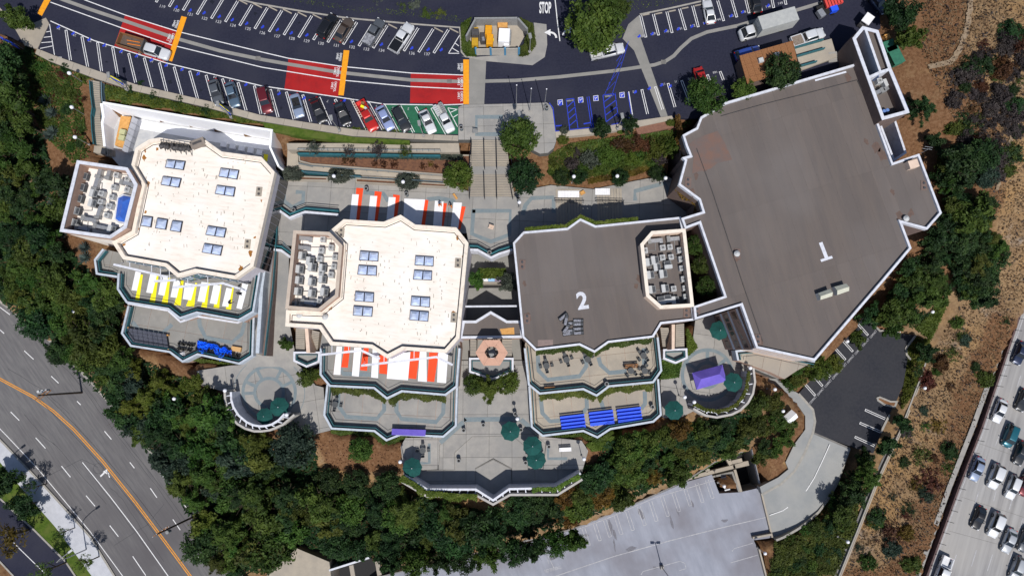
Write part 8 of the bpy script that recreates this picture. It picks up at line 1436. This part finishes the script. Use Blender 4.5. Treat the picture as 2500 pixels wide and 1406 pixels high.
ivy('ivy at the foot of the block 2 terraces', [(1326, 1067), (1424, 1056), (1459, 1072), (1495, 1050)], -8.2, 15, 'yg', 1.0, 95, 6)
ivy('yellow-green ivy on the left half of the zigzag pergola', [(984, 1158), (1042, 1197), (1110, 1204), (1165, 1206)], -4.6, 22, 'yg', .6, 115, 7)
ivy('bright ivy on the right half of the zigzag pergola', [(1300, 1190), (1358, 1188), (1412, 1156)], -4.6, 14, 'lg', .3, 105, 8)
ivy('ivy on the inside of the right curved pergola', [(1696, 982), (1722, 996), (1750, 1000), (1772, 996), (1793, 986), (1808, 970), (1818, 950), (1822, 925), (1824, 906)], -4.6, 13, 'yg', .3, 107, 9)
ivy('golden creeper on the hall wall beside the brick paving', [(1658, 278), (1664, 305), (1668, 345), (1682, 378)], 1.8, 14, 'gn', 2, 95, 10); ivy('golden creeper on the hall wall above the shaded plaza', [(1657, 453), (1706, 490), (1712, 512)], 2.2, 12, 'gn', 2.5, 95, 11)
ivy('ivy at the foot of the left block terraces', [(470, 872), (586, 891), (615, 875)], -8.5, 12, 'ol', 1.0, 95, 12)
ivy('ivy behind the garage rail above the deck', [(1690, 1165), (1745, 1128), (1830, 1097)], ZG+.6, 6, 'md', .5, 30, 13)
# ground cover: grass and low leaves nobody could count
def cover(name, label, poly, col, n, seed, hgt=.3, z=None, sz=.2):
    rng = random.Random(seed); xs = [p[0] for p in poly]; ys = [p[1] for p in poly]; mb = MB(); G_ = np.random.RandomState(seed); PX = G_.uniform(min(xs), max(xs), n*14); PY = G_.uniform(min(ys), max(ys), n*14); k = np.flatnonzero(inpoly(PX, PY, poly))[:n]
    z0 = z if z is not None else -8
    for px, py in zip(PX[k], PY[k]):
        q = P(px, py, z0)
        if z is None:
            for _ in range(2): q = P(px, py, gz(q.x, q.y))
        g_ = z if z is not None else gz(q.x, q.y)
        leafq(mb, Vector((q.x, q.y, g_+rng.uniform(.02, hgt))), Vector((rng.gauss(0, .6), rng.gauss(0, .6), 1)), sz*rng.uniform(.6, 1.5), 1.2, rng)
    o = build(mb, name, LM[col]); tone(o.data, ptone(mb)); o['kind'] = 'stuff'; o['label'] = label; return o
bank = [(236, 205), (330, 226), (500, 268), (640, 300), (760, 318), (860, 336), (1000, 344), (995, 348), (850, 342), (740, 326), (660, 318), (520, 298), (420, 280), (255, 250), (245, 222)]
cover('bank_grass', 'olive and green grass on the bank below the car park pavement', bank, 'yg', 7000, 1, .4); cover('bank_leaves', 'darker leaves among the bank grass', bank, 'ol', 5000, 2, .45)
cover('verge_grass', 'green grass strip above the upper stall row', [(640, -5), (760, 15), (880, 34), (1010, 44), (1120, 58), (1126, 44), (1000, 30), (860, 18), (740, 0)], 'yg', 5000, 3, .3)
cover('verge_grass', 'fresh lawn bank at the top right of the big tree', [(1530, 30), (1640, 14), (1720, -2), (1720, -20), (1530, -20)], 'lg', 3500, 4, .3); cover('yard_grass', 'grass around the equipment yard', [(1127, 60), (1150, 45), (1136, 90), (1160, 118), (1162, 138), (1140, 138), (1128, 120)], 'yg', 2500, 5, .3, .1); cover('yard_grass', 'grass strip right of the equipment yard', [(1268, 45), (1290, 70), (1280, 110), (1268, 120), (1268, 138), (1290, 136), (1308, 110), (1300, 60)], 'ol', 2500, 6, .3, .1)
cover('lawn_grass', 'lawn beside the right stair wing', [(1676, 800), (1692, 830), (1702, 848), (1680, 868)], 'lg', 1500, 7, .3, ZS); cover('lawn_grass', 'lawn wedge left of the right round plaza', [(1614, 880), (1665, 870), (1655, 920), (1612, 925)], 'md', 2500, 8, .7, ZS); cover('lawn_grass', 'lawn below block 2', [(1430, 1085), (1490, 1052), (1520, 1050), (1505, 1095), (1445, 1100)], 'lg', 3000, 9, .3); cover('lawn_grass', 'lawn patches at the lower lot verge', [(2212, 850), (2240, 820), (2270, 830), (2250, 900), (2222, 970), (2200, 1000), (2206, 940)], 'yg', 4000, 10, .3); cover('lawn_grass', 'hedge top along the lower lot', [(2235, 800), (2290, 740), (2310, 745), (2270, 830)], 'lg', 2500, 11, .6)
cover('planter_leaves', 'leafy plants in the shaded court planter', [(1168, 657), (1234, 657), (1236, 680), (1168, 680)], 'yg', 1500, 22, .8, -6.5)
cover('bank_scrub', 'low green and brown scrub on the bank right of the stairs', [(1340, 380), (1400, 350), (1520, 335), (1640, 320), (1655, 380), (1560, 415), (1400, 440), (1340, 430)], 'ol', 9000, 23, .45)
cover('bank_leaves', 'fresh green leaves on the bank right of the stairs', [(1420, 350), (1520, 335), (1640, 320), (1650, 380), (1560, 405), (1430, 420)], 'md', 4000, 26, .5)
cover('hill_scrub', 'low scrub left of the grey stairs', [(0, 110), (90, 135), (210, 190), (225, 380), (180, 400), (110, 330), (30, 180)], 'ol', 5000, 24, .35)
cover('clearing_leaves', 'dry leaves on the bare clearing', [(770, 1060), (980, 1080), (985, 1160), (780, 1150)], 'br', 250, 25, .1, sz=.13)
cover('yellow_leaves', 'yellow-green ground cover along the plaza planters', [(1433, 440), (1530, 420), (1640, 390), (1650, 400), (1550, 430), (1436, 452)], 'gn', 2500, 12, .4); cover('grey_leaves', 'grey-green ground cover strip in the ramp garden', [(728, 373), (1130, 380), (1130, 392), (850, 386), (730, 380)], 'gg', 3500, 13, .5, -2.3)
dryp = [(2250, -10), (2500, -10), (2500, 730), (2440, 890), (2385, 1046), (2330, 1190), (2240, 1406), (2060, 1406), (2130, 1220), (2210, 1040), (2290, 830), (2400, 660), (2440, 540), (2330, 300), (2250, 140)]
cover('dry_grass', 'dry straw grass on the right hillside', dryp, 'st', 11000, 14, .2, sz=.16); cover('dry_brush', 'brown dead brush on the right hillside', dryp, 'br', 2200, 15, .3, sz=.17); cover('dry_weeds', 'grey weeds on the right hillside', dryp, 'pu', 1800, 16, .35, sz=.2)
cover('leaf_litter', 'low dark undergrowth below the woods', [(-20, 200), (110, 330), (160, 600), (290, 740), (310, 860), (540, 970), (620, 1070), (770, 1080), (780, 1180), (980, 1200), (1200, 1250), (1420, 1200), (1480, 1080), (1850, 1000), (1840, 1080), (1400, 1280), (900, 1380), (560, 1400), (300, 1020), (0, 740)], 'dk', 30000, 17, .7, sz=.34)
cover('ramp_bank_leaves', 'ground cover on the bank below the ramp', [(1890, 1325), (1990, 1275), (2060, 1180), (2100, 1150), (2090, 1280), (2040, 1400), (1900, 1410)], 'ol', 9000, 18, .5, sz=.26)
print('DUPLICATE LABELS', [k for k, v in LABELS.items() if len(v) > 1][:20])
print('LONG LABELS', [k for k in LABELS if len(k.split()) > 16])
